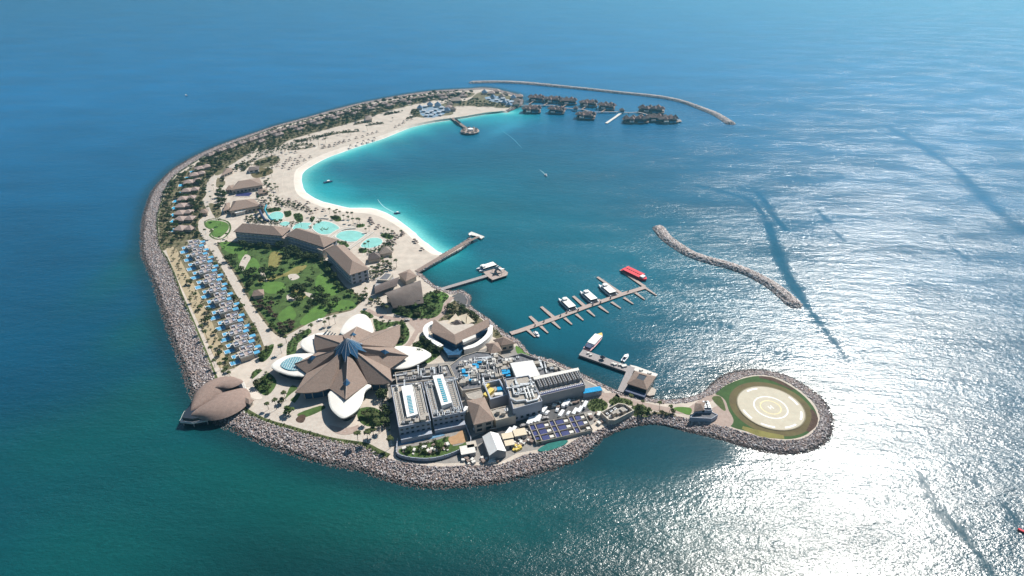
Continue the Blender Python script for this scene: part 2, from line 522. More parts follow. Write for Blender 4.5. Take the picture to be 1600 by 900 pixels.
    mr3 = node('ShaderNodeMapRange'); mr3.inputs['From Min'].default_value = .35; mr3.inputs['From Max'].default_value = .62
    mr3.inputs['To Min'].default_value = 0.62; mr3.inputs['To Max'].default_value = 1.1
    L.new(pat, mr3.inputs[0])
    inv = math_('MULTIPLY', inv, mr3.outputs[0])
    w1 = noise(0.27, 3, 14, (1, 2.0, 1), 0.6)
    w2 = noise(0.9, 2, -25, (1, 1.5, 1), 0.6)
    w3 = noise(0.05, 2, 30, (1, 2.6, 1), 0.5)
    h = math_('ADD', math_('MULTIPLY', w1, WAVE[0]), math_('ADD', math_('MULTIPLY', w2, WAVE[1]), math_('MULTIPLY', w3, WAVE[2])))
    h = math_('MULTIPLY', math_('SUBTRACT', h, 0.5 * (WAVE[0] + WAVE[1] + WAVE[2])), inv)
    b = node('ShaderNodeBump', Strength=1.0, Distance=1.0)
    L.new(h, b.inputs['Height']); L.new(b.outputs[0], p.inputs['Normal'])
    r = math_('MULTIPLY_ADD', inv, WAVE[4], WAVE[3])
    L.new(r, p.inputs['Roughness'])
    me.materials.append(m)
    o = link_mesh('sea_water', me)
    tag(o, kind='structure')
WAVE = (0.48, 0.145, 0.78, 0.12, 0.13)
build_water()

# ------------------------------------------------------------------ rocks
def ico():
    bm = bmesh.new(); bmesh.ops.create_icosphere(bm, subdivisions=1, radius=1)
    v = np.array([x.co[:] for x in bm.verts]); f = np.array([[q.index for q in x.verts] for x in bm.faces]); bm.free()
    return v, f
ICO_V, ICO_F = ico()
def rock_mesh(name, P, Z, size, pal, material, wet=0.55):
    """P (n,2), Z (n), size (n) -> one mesh of blocky stones with their own colours"""
    n = len(P)
    vs = []
    nv = len(ICO_V)
    A = rng.normal(size=(n, 3, 3)); Q, _ = np.linalg.qr(A)
    sc = rng.uniform(0.55, 1.15, (n, 1, 3))
    V = np.sign(ICO_V) * np.abs(ICO_V) ** 0.75
    V = V[None] * sc * (1 + rng.uniform(-0.16, 0.16, (n, nv, 1)))
    V = np.einsum('nij,nkj->nki', Q, V) * size[:, None, None]
    V += np.c_[P, Z][:, None, :]
    F = (ICO_F[None] + (np.arange(n) * nv)[:, None, None]).reshape(-1, 3)
    me = bpy.data.meshes.new(name)
    me.vertices.add(n * nv); me.vertices.foreach_set('co', V.astype(np.float32).ravel())
    nf = len(F)
    me.loops.add(nf * 3); me.loops.foreach_set('vertex_index', F.astype(np.int32).ravel())
    me.polygons.add(nf); me.polygons.foreach_set('loop_start', np.arange(0, nf * 3, 3, dtype=np.int32))
    me.update(calc_edges=True)
    pal = np.array(pal); c = pal[rng.integers(0, len(pal), n)] * rng.uniform(0.82, 1.22, (n, 1)) * np.array([.99, 1.0, 1.01])
    low = Z < wet
    c[low] *= 0.33
    at = me.attributes.new('rcol', 'FLOAT_COLOR', 'POINT')
    at.data.foreach_set('color', np.repeat(np.c_[np.clip(c, 0, 1), np.ones(n)], nv, 0).astype(np.float32).ravel())
    me.materials.append(material)
    return me
M['rock'] = mat('armour_stone', (0.3, 0.27, 0.25), 0.85, 0.22, 0.8, vcol='rcol')
PAL = [(0.30, 0.24, 0.215), (0.36, 0.31, 0.285), (0.24, 0.20, 0.20), (0.42, 0.37, 0.35), (0.30, 0.215, 0.18), (0.20, 0.17, 0.17), (0.50, 0.46, 0.44), (0.27, 0.235, 0.24), (0.36, 0.27, 0.23)]
def rocks_between(toe, cr, size0, dens, curve=0.85, zc=ZG):
    A = resample(toe, 400); B = resample(cr, 400)
    L = np.hypot(*np.diff(A, axis=0).T).sum()
    W = np.hypot(*(A - B).T).mean()
    n = int(L * W * dens)
    # area-uniform along
    wdt = np.hypot(*(A - B).T); ln = np.hypot(*np.gradient(A + B, axis=0).T) / 2
    pr = np.cumsum(wdt * ln); pr /= pr[-1]
    k = np.interp(rng.uniform(0, 1, n), pr, np.arange(400))
    i = np.clip(k.astype(int), 0, 398); fr = (k - i)[:, None]
    a = A[i] * (1 - fr) + A[i + 1] * fr; b = B[i] * (1 - fr) + B[i + 1] * fr
    t = rng.uniform(-0.03, 1.0, n)
    P = a * (1 - t[:, None]) + b * t[:, None]
    s = size0 * rng.uniform(0.6, 1.35, n)
    Z = -0.9 + (zc + 0.9) * np.clip(t, 0, 1) ** curve + rng.uniform(-0.25, 0.35, n) * size0
    return P, Z, s
parts = [rocks_between(sm(toeW), sm(crW), 0.60, 1.6), rocks_between(sm(toeS), sm(crS), 0.55, 1.8), rocks_between(sm(toeI, 1), sm(crI, 1), 0.65, 1.1), rocks_between(sm(toeG, 1), sm(crG, 1), 0.75, 0.9)]
P_ = np.concatenate([a[0] for a in parts]); Z_ = np.concatenate([a[1] for a in parts]); s_ = np.concatenate([a[2] for a in parts])
print('rocks', len(P_))
tag(link_mesh('armour_rock', rock_mesh('armour_rock', P_, Z_, s_, PAL, M['rock'])), kind='stuff', label='grey and pink boulders piled along the outer shore of the island', cat='rocks')

PALB = [(0.56, 0.47, 0.43), (0.62, 0.54, 0.49), (0.50, 0.42, 0.38), (0.68, 0.61, 0.57)]
def breakwater(px, hw, label, height=3.2):
    c = np.array(sm(GL(px), 6))
    hwv = np.interp(np.linspace(0, 1, len(c)), np.linspace(0, 1, len(hw)), hw)
    t = np.gradient(c, axis=0); t /= np.hypot(*t.T)[:, None]; nrm = np.c_[-t[:, 1], t[:, 0]]
    c0 = c[0].copy()
    root = empty('breakwater', (c0[0], c0[1], 0)); tag(root, label, 'breakwater', 'rock breakwaters off the island')
    mb = MB()
    rows = [(-1, -1.2), (-0.45, height - 0.5), (0.45, height - 0.5), (1, -1.2)]
    vs = []; m = len(c)
    for s, z in rows:
        vs += [(*(c[i] + nrm[i] * s * hwv[i] - c0), z) for i in range(m)]
    fs = [(r * m + i, r * m + i + 1, (r + 1) * m + i + 1, (r + 1) * m + i) for r in range(3) for i in range(m - 1)]
    mb.add(vs, fs)
    mb.build('core', M['dark_core'], root)
    L = np.hypot(*np.diff(c, axis=0).T).sum()
    n = int(L * np.mean(hwv) * 2 * 1.8)
    k = rng.uniform(0, m - 1.01, n); i = k.astype(int); fr = (k - i)[:, None]
    s = rng.uniform(-1, 1, n)
    cc = c[i] * (1 - fr) + c[i + 1] * fr; nn = nrm[i]; hh = hwv[i]
    Z = np.interp(np.abs(s), [0, 0.45, 1], [height - 0.3, height - 0.5, -0.6]) + rng.uniform(-0.3, 0.3, n)
    P = cc + nn * (s * hh)[:, None] - c0
    # rounded ends
    e = int(hwv[0] ** 2 * 2.2)
    for ci, dd in ((c[0], -t[0]), (c[-1], t[-1])):
        r = np.sqrt(rng.uniform(0, 1, e)) ; a = rng.uniform(-math.pi / 2, math.pi / 2, e) + math.atan2(dd[1], dd[0])
        h0 = hwv[0] if ci is c[0] else hwv[-1]
        P = np.r_[P, ci - c0 + np.c_[np.cos(a), np.sin(a)] * (r * h0)[:, None]]
        Z = np.r_[Z, np.interp(r, [0, 0.45, 1], [height - 0.3, height - 0.5, -0.6])]
    me = rock_mesh('boulders', P, Z, rng.uniform(0.45, 0.95, len(P)), PALB, M['rock'], 0.1)
    tag(link_mesh('boulders', me, root), kind='stuff')
breakwater([(739,129.5),(770,129),(800,129.5),(830,131.5),(870,135.5),(920,140.5),(970,146),(1010,150),(1040,154),(1070,161),(1100,172),(1120,180),(1141,193)], [6, 6, 7, 6, 6, 6, 6, 7, 9], 'long curved breakwater of pale boulders far beyond the overwater villas')
breakwater([(1030,358),(1040,371),(1058,385),(1080,398),(1105,407),(1135,415),(1165,425),(1195,440),(1215,453),(1240,475)], [7, 7, 6, 6, 6.5, 7.5], 's-shaped breakwater of pale boulders in the glittering water beside the marina')

M['surf'] = mat('surf_foam', (0.72, 0.74, 0.71), 0.8, 0.1, 0.4)
sp = np.array(toeB_s); t_ = np.gradient(sp, axis=0); t_ /= np.hypot(*t_.T)[:, None]; n_ = np.c_[-t_[:, 1], t_[:, 0]]
wv_ = .9 + .45 * np.sin(np.arange(len(sp)) * 1.9) * np.sin(np.arange(len(sp)) * .7)
mb = MB(); k_ = len(sp)
mb.add([(*(sp[i] + n_[i] * wv_[i]), .05) for i in range(k_)] + [(*(sp[i] - n_[i] * wv_[i]), .05) for i in range(k_)], [(i + k_, i + k_ + 1, i + 1, i) for i in range(k_ - 1)])
tag(mb.build('surf_foam', M['surf']), kind='stuff')

M['track'] = mat('raked_sand', (0.50, 0.43, 0.36), 0.95, 0.12, 0.1)
cb = resample(crB_s, 160); tb = np.gradient(cb, axis=0); tb /= np.hypot(*tb.T)[:, None]; nb_ = np.c_[-tb[:, 1], tb[:, 0]]
mid = resample(toeB_s, 160)[80]
if np.hypot(*(cb[80] + nb_[80] * 5 - mid)) < np.hypot(*(cb[80] - mid)): nb_ = -nb_
for off, wd in ((4, .8), (6.5, .7), (13, 1.0)):
    A = cb[6:-6] + nb_[6:-6] * off; B = cb[6:-6] + nb_[6:-6] * (off + wd); mb = MB(); k_ = len(A)
    mb.add([(*p, ZG + .012) for p in A] + [(*p, ZG + .012) for p in B], [(i, i + 1, i + 1 + k_, i + k_) for i in range(k_ - 1)])
    tag(mb.build('beach_track', M['track']), kind='structure')
# ------------------------------------------------------------------ ground overlays
LVL = {}
def sheet(name, px, m, z, smooth=3, label=None, kind='structure', cat=None):
    pts = GL(px, ZG)
    pts = smoothc([(p.x, p.y) for p in pts], smooth, True) if smooth > 1 else [(p.x, p.y) for p in pts]
    mb = MB()
    mb.add([(p[0], p[1], ZG + z) for p in pts], tess(pts))
    o = mb.build(name, M[m]); tag(o, kind=kind)
    if label: o['label'] = label
    if cat: o['category'] = cat
    return pts
def ribbon(name, px, width, m, z, smooth=4, base=None, kind='structure'):
    zb = ZG if base is None else base
    pts = [(p.x, p.y) for p in GL(px, zb)]
    pl = np.array(smoothc(pts, smooth, False) if smooth > 1 else pts)
    t = np.gradient(pl, axis=0); t /= np.hypot(*t.T)[:, None] + 1e-9
    n = np.c_[-t[:, 1], t[:, 0]]
    wv = width if np.ndim(width) else [width, width]
    wv = np.interp(np.linspace(0, 1, len(pl)), np.linspace(0, 1, len(wv)), wv)[:, None] / 2
    L = pl + n * wv; Rr = pl - n * wv
    k = len(pl)
    mb = MB()
    mb.add([(x, y, zb + z) for x, y in Rr] + [(x, y, zb + z) for x, y in L], [(i, i + 1, k + i + 1, k + i) for i in range(k - 1)])
    tag(mb.build(name, M[m]), kind=kind)
    return pl
# planted belts between the villas
BELT_L = [(300,262),(316,250),(340,238),(356,246),(372,250),(352,262),(338,270),(331,280),(325,291),(322,304),(316,314),(322,326),(318,338),(310,346),(312,360),(322,378),(308,374),(292,376),(268,382),(256,392),(250,380),(249,364),(248,341),(252,322),(258,304),(266,288),(280,272)]
sheet('garden', BELT_L, 'garden', 0.01)
BELT_U = [(318,248),(342,236),(372,225),(402,214),(432,203),(462,194.5),(492,186),(522,178),(562,167),(602,159),(642,152),(682,146.5),(722,144),(742,146),(730,153),(700,154),(672,158),(644,164),(608,173),(566,187),(530,197),(496,206),(452,219),(436,228),(404,236),(372,250),(352,252)]
sheet('garden', BELT_U, 'garden', 0.015)
sheet('garden', [(745,146),(760,143),(785,146),(806,154),(812,163),(800,168),(780,169),(768,167),(745,166),(715,166),(690,170),(668,170),(700,160),(730,157)], 'garden', 0.02)
sheet('garden', [(642,178),(650,170),(700,166),(708,178),(690,181),(660,184)], 'garden', 0.025)
# slope planting next to the pool villa row
VROW_L = [(262,385),(300,377),(304,392),(313,412),(326,436),(340,462),(352,490),(362,520),(368,548),(378,562),(372,572),(350,578),(338,560),(326,538),(312,505),(296,468),(280,434)]
sheet('garden', VROW_L, 'garden', 0.012)
sheet('garden', [(330,380),(336,396),(346,412),(356,432),(366,452),(378,472),(392,494),(404,515),(412,530),(416,545),(400,556),(392,545),(382,520),(372,496),(360,470),(348,444),(336,418),(326,398)], 'garden', 0.013)
# sandy shelf beside the hedge line (dry yellow ground)
M['drysand'] = mat('dry_yellow_ground', (0.36, 0.29, 0.185), 0.95, 0.15, 0.2)
sheet('dry_ground', [(260,388),(275,388),(284,410),(296,432),(310,456),(322,482),(334,510),(346,540),(352,562),(344,576),(336,560),(322,530),(306,496),(290,462),(276,432),(266,408)], 'drysand', 0.03)
ribbon('hedge_verge', CR_W[13:34] + [(340,598)], 2.6, 'hedge', 0.05, 3)
ribbon('hedge_verge', [(372,634),(388,644),(408,654),(428,661),(460,670),(490,679),(520,687),(553,692),(572,696),(590,706),(606,714)], [4.5, 3, 3, 3.2, 4, 5.5], 'hedge', 0.05, 4)
# central garden
GARD = [(338,386),(346,379),(372,377),(410,381),(440,385),(470,392),(500,404),(520,422),(540,448),(562,462),(567,476),(545,487),(520,492),(496,500),(470,513),(448,526),(434,525),(420,512),(405,492),(390,470),(378,448),(364,424),(350,404)]
gard_w = sheet('garden', GARD, 'garden', 0.014)
M['turf2'] = mat('garden_turf', (0.055, 0.095, 0.024), 0.95, 0.35, 0.2, bump=0.2, bscale=1.0)
sheet('lawn', [(x + (455 - x) * 0.06, y + (450 - y) * 0.06) for x, y in GARD], 'turf2', 0.03)
LAWNS = [
 [(342,380),(356,378),(377,383),(374,394),(368,398),(353,392)],
 [(380,408),(389,402),(400,405),(406,418),(394,430),(385,421)],
 [(494,434),(504,429),(516,443),(532,455),(519,462),(506,461),(493,457)],
 [(437,490),(453,478),(463,493),(449,504),(435,500)],
 [(484,485),(498,478),(512,484),(504,498),(481,508),(468,505),(476,493)],
 [(411,440),(440,441),(446,451),(428,459),(413,455)],
 [(322,347),(333,344),(354,348),(357,358),(343,371),(330,367),(334,358),(325,356)],
 [(376,392),(386,390),(384,402),(376,410),(372,400)],
 [(520,470),(548,470),(556,480),(530,486),(515,480)],
]
for q in LAWNS: sheet('lawn', q, 'lawn', 0.05, 4)
for q in [[(423,395),(440,396),(437,414),(420,420)], [(424,430),(445,427),(462,417),(480,415),(464,428),(440,433),(420,440),(402,440)], [(455,455),(470,452),(480,462),(462,470)]]:
    sheet('dry_lawn', q, 'drylawn', 0.06, 3)
for q in [[(383,398),(392,402),(388,410),(380,423),(374,414)], [(450,430),(462,428),(468,434),(455,438)], [(448,462),(456,458),(466,462),(460,470),(450,470)], [(405,418),(412,425),(418,440),(410,436)], [(472,456),(490,460),(498,468),(486,466)]]:
    sheet('sand_patch', q, 'path', 0.07, 3)
# paths
ribbon('path', [(404,232),(385,244),(368,256),(346,267),(332,279),(326,294),(328,305),(323,315),(329,327),(330,338),(318,344),(315,352),(318,362),(328,377),(333,386),(343,403),(353,419),(364,440),(374,458),(385,476),(398,497),(411,517),(420,539)], [4, 6, 7, 8, 6, 7, 8, 6.5, 5.5, 6, 7], 'path', 0.08)
ribbon('path', [(385,604),(403,590),(423,572),(434,552),(446,532),(465,519),(497,502),(530,493),(554,487),(568,476),(585,462),(600,452)], [4, 5, 6.5, 8, 6, 5, 6, 7, 8, 6], 'path', 0.085)
ribbon('path', [(330,338),(348,340),(362,342),(380,336),(400,331)], 6, 'path', 0.082)
ribbon('path', [(574,484),(590,492),(615,498),(647,501),(677,500),(692,489),(697,475),(707,464)], [4, 4, 5, 7, 4, 4, 4], 'pinkpath', 0.09)
sheet('plaza', [(640,503),(664,500),(676,501),(664,512),(656,520),(646,512)], 'pinkpath', 0.095)
ribbon('path', [(656,510),(648,524),(640,537),(628,546)], 4, 'pinkpath', 0.1)
ribbon('path', [(440,640),(452,622),(470,606),(458,596),(438,594)], [3, 4, 4, 3], 'path', 0.08)
# paved south apron
sheet('plaza', [(385,618),(398,606),(430,596),(455,604),(470,640),(500,640),(520,660),(560,680),(600,678),(612,690),(612,712),(590,702),(560,690),(522,684),(492,676),(458,667),(425,657),(398,643),(382,632)], 'path', 0.04, 2)
# soft green around the star
for q in [[(393,584),(405,577),(425,586),(432,600),(418,618),(404,612),(396,600)], [(446,622),(456,602),(470,612),(462,628),(450,634)], [(466,646),(500,634),(508,638),(484,650),(470,652)],
          [(560,640),(580,636),(600,646),(598,664),(574,666),(560,656)], [(414,544),(428,538),(422,556),(410,566),(404,560)], [(452,528),(468,516),(480,512),(486,520),(466,536),(462,552),(448,556)],
          [(583,498),(600,504),(628,502),(640,520),(634,536),(618,540),(626,508),(606,512),(590,520)], [(640,548),(662,530),(690,548),(672,566),(654,568)], [(562,486),(575,486),(584,495),(574,497)]]:
    sheet('garden', q, 'turf2', 0.06, 3)
sheet('garden', [(612,488),(628,474),(654,471),(668,458),(688,455),(702,463),(693,474),(691,489),(673,499),(647,498)], 'turf2', 0.06)
sheet('lawn', [(678,458),(690,456),(701,462),(694,469),(684,470)], 'lawn', 0.07)
sheet('plaza', [(706,463),(722,458),(733,466),(734,476),(728,480),(716,474)], 'road', 0.07)
sheet('garden', [(698,478),(712,470),(730,482),(744,492),(760,505),(770,512),(756,503),(738,510),(720,505),(698,500),(684,502),(696,490)], 'garden', 0.062)
sheet('garden', [(768,508),(782,522),(790,535),(778,530),(762,520)], 'garden', 0.062)
sheet('garden', [(806,540),(818,548),(828,556),(822,560),(808,552)], 'lawn', 0.062)
# service yard and road
sheet('yard', [(606,590),(622,574),(700,566),(722,556),(790,534),(812,546),(830,560),(866,571),(905,589),(936,606),(950,618),(944,640),(930,660),(900,680),(865,698),(835,703),(808,708),(782,722),(730,722),(694,724),(655,721),(622,714),(612,690),(608,640)], 'conc', 0.05, 1)
ribbon('road', [(726,700),(745,688),(775,676),(805,666),(835,656),(868,647),(900,638),(925,632),(945,628)], [6, 7, 8, 10, 12, 10, 7], 'road', 0.08)
sheet('road', [(905,612),(935,614),(956,614),(965,616),(968,624),(945,630),(926,628)], 'pinkpath', 0.1, 2)
ribbon('path', [(960,620),(985,628),(1010,634),(1040,640),(1068,642),(1080,640),(1095,630),(1115,620),(1128,626),(1134,642),(1140,656),(1132,664),(1110,660)], [7, 6, 5, 5, 5, 4, 5, 5], 'pinkpath', 0.1)
sheet('plaza', [(1100,648),(1124,634),(1140,654),(1134,664),(1116,662),(1100,658)], 'pinkpath', 0.11)
for q, m in [([(917,634),(925,624),(940,624),(950,632),(944,642),(926,643)], 'hedge'), ([(951,627),(962,621),(985,625),(988,634),(970,630),(958,634)], 'hedge'), ([(988,636),(1004,632),(1014,642),(1016,650),(1000,652),(988,648)], 'hedge'),
             ([(1052,639),(1060,636),(1080,638),(1078,648),(1068,646)], 'lawn'), ([(1112,622),(1126,620),(1134,640),(1128,640)], 'hedge'), ([(1018,644),(1050,646),(1056,651),(1030,650)], 'garden')]:
    sheet('garden', q, m, 0.12)
sheet('plaza', [(514,664),(520,674),(532,679),(546,679),(558,674),(560,664),(548,668),(530,668)], 'pinkpath', .13, 2)
sheet('flower_bed', [(462,655),(470,648),(478,650),(474,660),(466,660)], 'soilred', .13, 2)
sheet('plaza', [(386,606),(396,606),(404,614),(410,622),(400,624),(388,618)], 'beach', .13, 3)
ribbon('hedge_border', [(320,346),(333,342),(355,346),(360,358),(352,370),(340,374),(328,368),(332,360),(322,354),(320,346)], 1.8, 'turf2', .12, 3)
# helipad island
c = G(1204, 637, ZG); 
HC = c
def ringpts(c, r, n=72, sq=1.0): return [(c.x + r * math.cos(2 * math.pi * k / n), c.y + r * math.sin(2 * math.pi * k / n)) for k in range(n)]
HR = (G(1253.5, 637, ZG).x - G(1155, 637, ZG).x) / 2
HTURF = [(1118,616),(1131,604),(1154.6,593.5),(1183.5,587.5),(1213,592),(1244,609),(1266,629),(1277,649),(1273,665),(1260,679),(1236,686),(1204,684),(1166,674),(1140,665),(1142,652),(1134,640),(1126,622)]
M['dlawn'] = mat('helipad_grass', (0.045, 0.085, 0.026), .95, .25, .15, bump=.1)
sheet('helipad_lawn', HTURF, 'dlawn', 0.02, 4)
mb = MB(); pts = ringpts(HC, HR * 1.26)
mb.add([(p[0], p[1], ZG + .05) for p in pts], tess(pts)); tag(mb.build('worn_lawn', M['turfring']), kind='structure')
ribbon('flower_bed', [(1186,589),(1205,592),(1222,599),(1240,609)], [2, 4, 4, 2], 'soilred', 0.08)
ribbon('flower_bed', [(1268,640),(1273,652),(1270,664),(1262,674)], [2, 4, 4, 2], 'soilred', 0.08)
ribbon('flower_bed', [(1160,668),(1190,678),(1225,683)], [3, 6, 3], 'drylawn', 0.08)

# helipad: a painted pad with rings and an H
M['pad'] = mat('pad_concrete', (0.47, 0.42, 0.325), 0.85, 0.06, 0.25)
M['padrim'] = mat('pad_rim', (0.22, 0.19, 0.13), 0.85, 0.1, 0.4)
M['whitepaint'] = mat('white_paint', (0.72, 0.70, 0.66), 0.6, 0.05, 1.0)
M['yelpaint'] = mat('yellow_paint', (0.60, 0.52, 0.28), 0.6, 0.08, 1.0)
hp = empty('helipad', (HC.x, HC.y, ZG)); tag(hp, 'round pale concrete helicopter pad with painted rings and a letter H', 'helipad')
mb = MB(); mb.cyl((0, 0, 0), HR * 1.02, HR * 1.0, 0.35, 96); mb.build('pad', M['pad'], hp)
def annulus(name, r0, r1, z, m, a0=0, a1=360, n=96):
    mb = MB(); vs = []
    k = max(3, int(n * (a1 - a0) / 360))
    for i in range(k + 1):
        a = R(a0 + (a1 - a0) * i / k)
        vs += [(r0 * math.cos(a), r0 * math.sin(a), z), (r1 * math.cos(a), r1 * math.sin(a), z)]
    mb.add(vs, [(2 * i, 2 * i + 1, 2 * i + 3, 2 * i + 2) for i in range(k)])
    return mb.build(name, M[m], hp)
annulus('rim', HR * 1.0, HR * 1.035, 0.37, 'padrim')
annulus('painted_ring', HR * 0.485, HR * 0.525, 0.36, 'whitepaint')
annulus('painted_ring', HR * 0.29, HR * 0.33, 0.36, 'yelpaint')
for a in (20, 110, 200, 290, 335, 245):
    annulus('edge_marking', HR * 0.88, HR * 0.94, 0.36, 'whitepaint', a - 13, a + 13)
mb = MB(); q = HR * 0.06
for sx in (-1, 1): mb.box((sx * q * 0.85, 0, 0.355), (q * 0.45, q * 2.6, 0.01))
mb.box((0, 0, 0.355), (q * 1.25, q * 0.45, 0.012))
h = mb.build('letter_h', M['whitepaint'], hp); h.rotation_euler = (0, 0, R(20))
# ------------------------------------------------------------------ building materials
M['thatch'] = mat('brown_shingle', (0.245, 0.180, 0.145), 0.9, 0.16, 0.9, bump=0.12, bscale=2.0)
M['thatch2'] = mat('dark_thatch', (0.145, 0.115, 0.105), 0.95, 0.25, 1.2, bump=0.2, bscale=2.0)
M['thatch3'] = mat('grey_thatch', (0.24, 0.195, 0.165), 0.95, 0.2, 1.2, bump=0.2, bscale=2.0)
M['bluethatch'] = mat('blue_grey_roof', (0.10, 0.17, 0.27), 0.7, 0.2, 1.2)
M['ridge'] = mat('ridge_capping', (0.33, 0.26, 0.22), 0.85, 0.1, 1.0)
M['white'] = mat('white_membrane', (0.74, 0.72, 0.68), 0.6, 0.03, 0.3)
M['petal'] = mat('petal_membrane', (0.66, 0.63, 0.575), 0.65, 0.05, 0.12)
M['offwhite'] = mat('offwhite_roof', (0.58, 0.55, 0.50), 0.7, 0.08, 0.6)
M['cream'] = mat('cream_wall', (0.46, 0.40, 0.33), 0.85, 0.06, 0.5)
M['bluewall'] = mat('grey_blue_wall', (0.33, 0.35, 0.40), 0.85, 0.05, 0.4)
M['greywall'] = mat('grey_wall', (0.30, 0.285, 0.28), 0.85, 0.06, 0.4)
M['roofgravel'] = mat('roof_gravel', (0.33, 0.295, 0.255), 0.9, 0.22, 0.8)
M['roofdark'] = mat('dark_roof_deck', (0.13, 0.13, 0.14), 0.9, 0.3, 0.7)
M['steel'] = mat('galvanised_duct', (0.50, 0.51, 0.52), 0.45, 0.12, 1.0, spec=0.5, metal=0.3)
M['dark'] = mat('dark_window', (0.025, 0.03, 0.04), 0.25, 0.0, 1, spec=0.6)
M['glass'] = mat('blue_glass', (0.03, 0.085, 0.16), 0.12, 0.25, 0.4, spec=0.8)
M['tealglass'] = mat('teal_glass', (0.05, 0.26, 0.33), 0.15, 0.3, 0.7, spec=0.8)
M['pool'] = mat('pool_water', (0.03, 0.27, 0.50), 0.1, 0.15, 0.6, spec=0.5)
M['lagoonpool'] = mat('turquoise_pool_water', (0.24, 0.52, 0.46), 0.12, 0.12, 0.15, spec=0.5)
M['blueroof'] = mat('blue_roof', (0.13, 0.25, 0.36), 0.4, 0.15, 0.5)
M['navy'] = mat('navy_panel', (0.035, 0.04, 0.13), 0.35, 0.2, 0.8)
M['yellow'] = mat('yellow_machine', (0.62, 0.46, 0.11), 0.6, 0.1, 1)
M['timber'] = mat('weathered_timber', (0.22, 0.165, 0.14), 0.9, 0.15, 1.5)
M['deck'] = mat('pontoon_deck', (0.36, 0.285, 0.25), 0.85, 0.12, 1.2)
M['greydeck'] = mat('grey_deck', (0.29, 0.26, 0.25), 0.85, 0.12, 1.0)
M['red'] = mat('red_canopy', (0.62, 0.035, 0.05), 0.6, 0.1, 0.8)
M['hull'] = mat('white_hull', (0.70, 0.70, 0.70), 0.35, 0.02, 1)
M['darkblue'] = mat('dark_blue_hull', (0.04, 0.06, 0.12), 0.4)  # plain dark blue of hulls, slide and awning
M['tan'] = mat('tan_fabric', (0.58, 0.49, 0.36), 0.8, 0.05, 1)
M['pinkroof'] = mat('pink_terrace', (0.33, 0.265, 0.25), 0.85, 0.15, 0.9)
M['leafg'] = M['hedge']

def W2(pts, z): return [(p.x, p.y) for p in GL(pts, z)]
def cen(pts): return (sum(p[0] for p in pts) / len(pts), sum(p[1] for p in pts) / len(pts))
def rel(pts, c): return [(p[0] - c[0], p[1] - c[1]) for p in pts]
def lerp(a, b, t): return tuple(a[i] + (b[i] - a[i]) * t for i in range(len(a)))
def inset(pts, k, c=None):
    c = c or cen(pts)
    return [(c[0] + (p[0] - c[0]) * k, c[1] + (p[1] - c[1]) * k) for p in pts]
def offs(pts, d):
    """move a ccw polygon's edges inwards by d"""
    pts = ccw(pts); n = len(pts); out = []
    for i in range(n):
        a = Vector(pts[i - 1][:2]); b = Vector(pts[i][:2]); c = Vector(pts[(i + 1) % n][:2])
        e1 = (b - a).normalized(); e2 = (c - b).normalized()
        n1 = Vector((-e1.y, e1.x)); n2 = Vector((-e2.y, e2.x))
        m = n1 + n2; L = max(m.dot(m) / 2, 0.35)
        out.append(tuple(b + m * d / L))
    return out
def hip(mb, q, ze, zr, over=0.8, ends=(0.5, 0.5), thick=0.35):
    """hip roof on a quad q (ccw world xy, q0-q1 a long side); ends = hip run as share of the half width"""
    q = offs(q, -over)
    a, b, c, d = q
    wdt = ((Vector(d) - Vector(a)).length + (Vector(c) - Vector(b)).length) / 2
    L = (Vector(b) - Vector(a)).length
    m0 = lerp(a, d, .5); m1 = lerp(b, c, .5)
    t0 = min(ends[0] * wdt / L, 0.5); t1 = min(ends[1] * wdt / L, 0.5)
    r0 = lerp(m0, m1, t0); r1 = lerp(m0, m1, 1 - t1)
    A = [(*p, ze) for p in (a, b, c, d)]; Rg = [(*r0, zr), (*r1, zr)]
    vs = A + Rg + [(*p, ze - thick) for p in (a, b, c, d)]
    mb.add(vs, [(0, 1, 5, 4), (1, 2, 5), (2, 3, 4, 5), (3, 0, 4), (6, 7, 1, 0), (7, 8, 2, 1), (8, 9, 3, 2), (9, 6, 0, 3), (9, 8, 7, 6)])
    return r0, r1
def quad_from(p1, p2, depth):
    """ccw quad from a front edge p1->p2 going away by depth (left of the edge)"""
    a = Vector(p1[:2]); b = Vector(p2[:2]); e = (b - a).normalized(); n = Vector((-e.y, e.x))
    return [tuple(a), tuple(b), tuple(b + n * depth), tuple(a + n * depth)]
def windows(parent, a, b, z0, floors, fh, bays, wf=0.6, hf=0.55, matn='dark', first=0.3):
    """recessed looking windows on the wall a->b (outside is on its right); each its own part"""
    a = Vector(a[:2]); b = Vector(b[:2]); e = b - a; L = e.length; e.normalize(); n = Vector((e.y, -e.x))
    ang = math.atan2(e.y, e.x)
    bw = L / bays
    mb = MB(); mb.box((0, 0, 0), (bw * wf, 0.16, fh * hf)); me = mb.mesh('window', M[matn])
    mb = MB(); mb.box((0, 0, 0), (bw * wf * 1.12, 0.3, 0.14)); ms = mb.mesh('sill', M['offwhite'])
    for f in range(floors):
        for k in range(bays):
            p = a + e * (bw * (k + 0.5)) + n * 0.05
            o = link_mesh('window', me, parent, (p.x, p.y, z0 + f * fh + fh * first)); o.rotation_euler = (0, 0, ang)
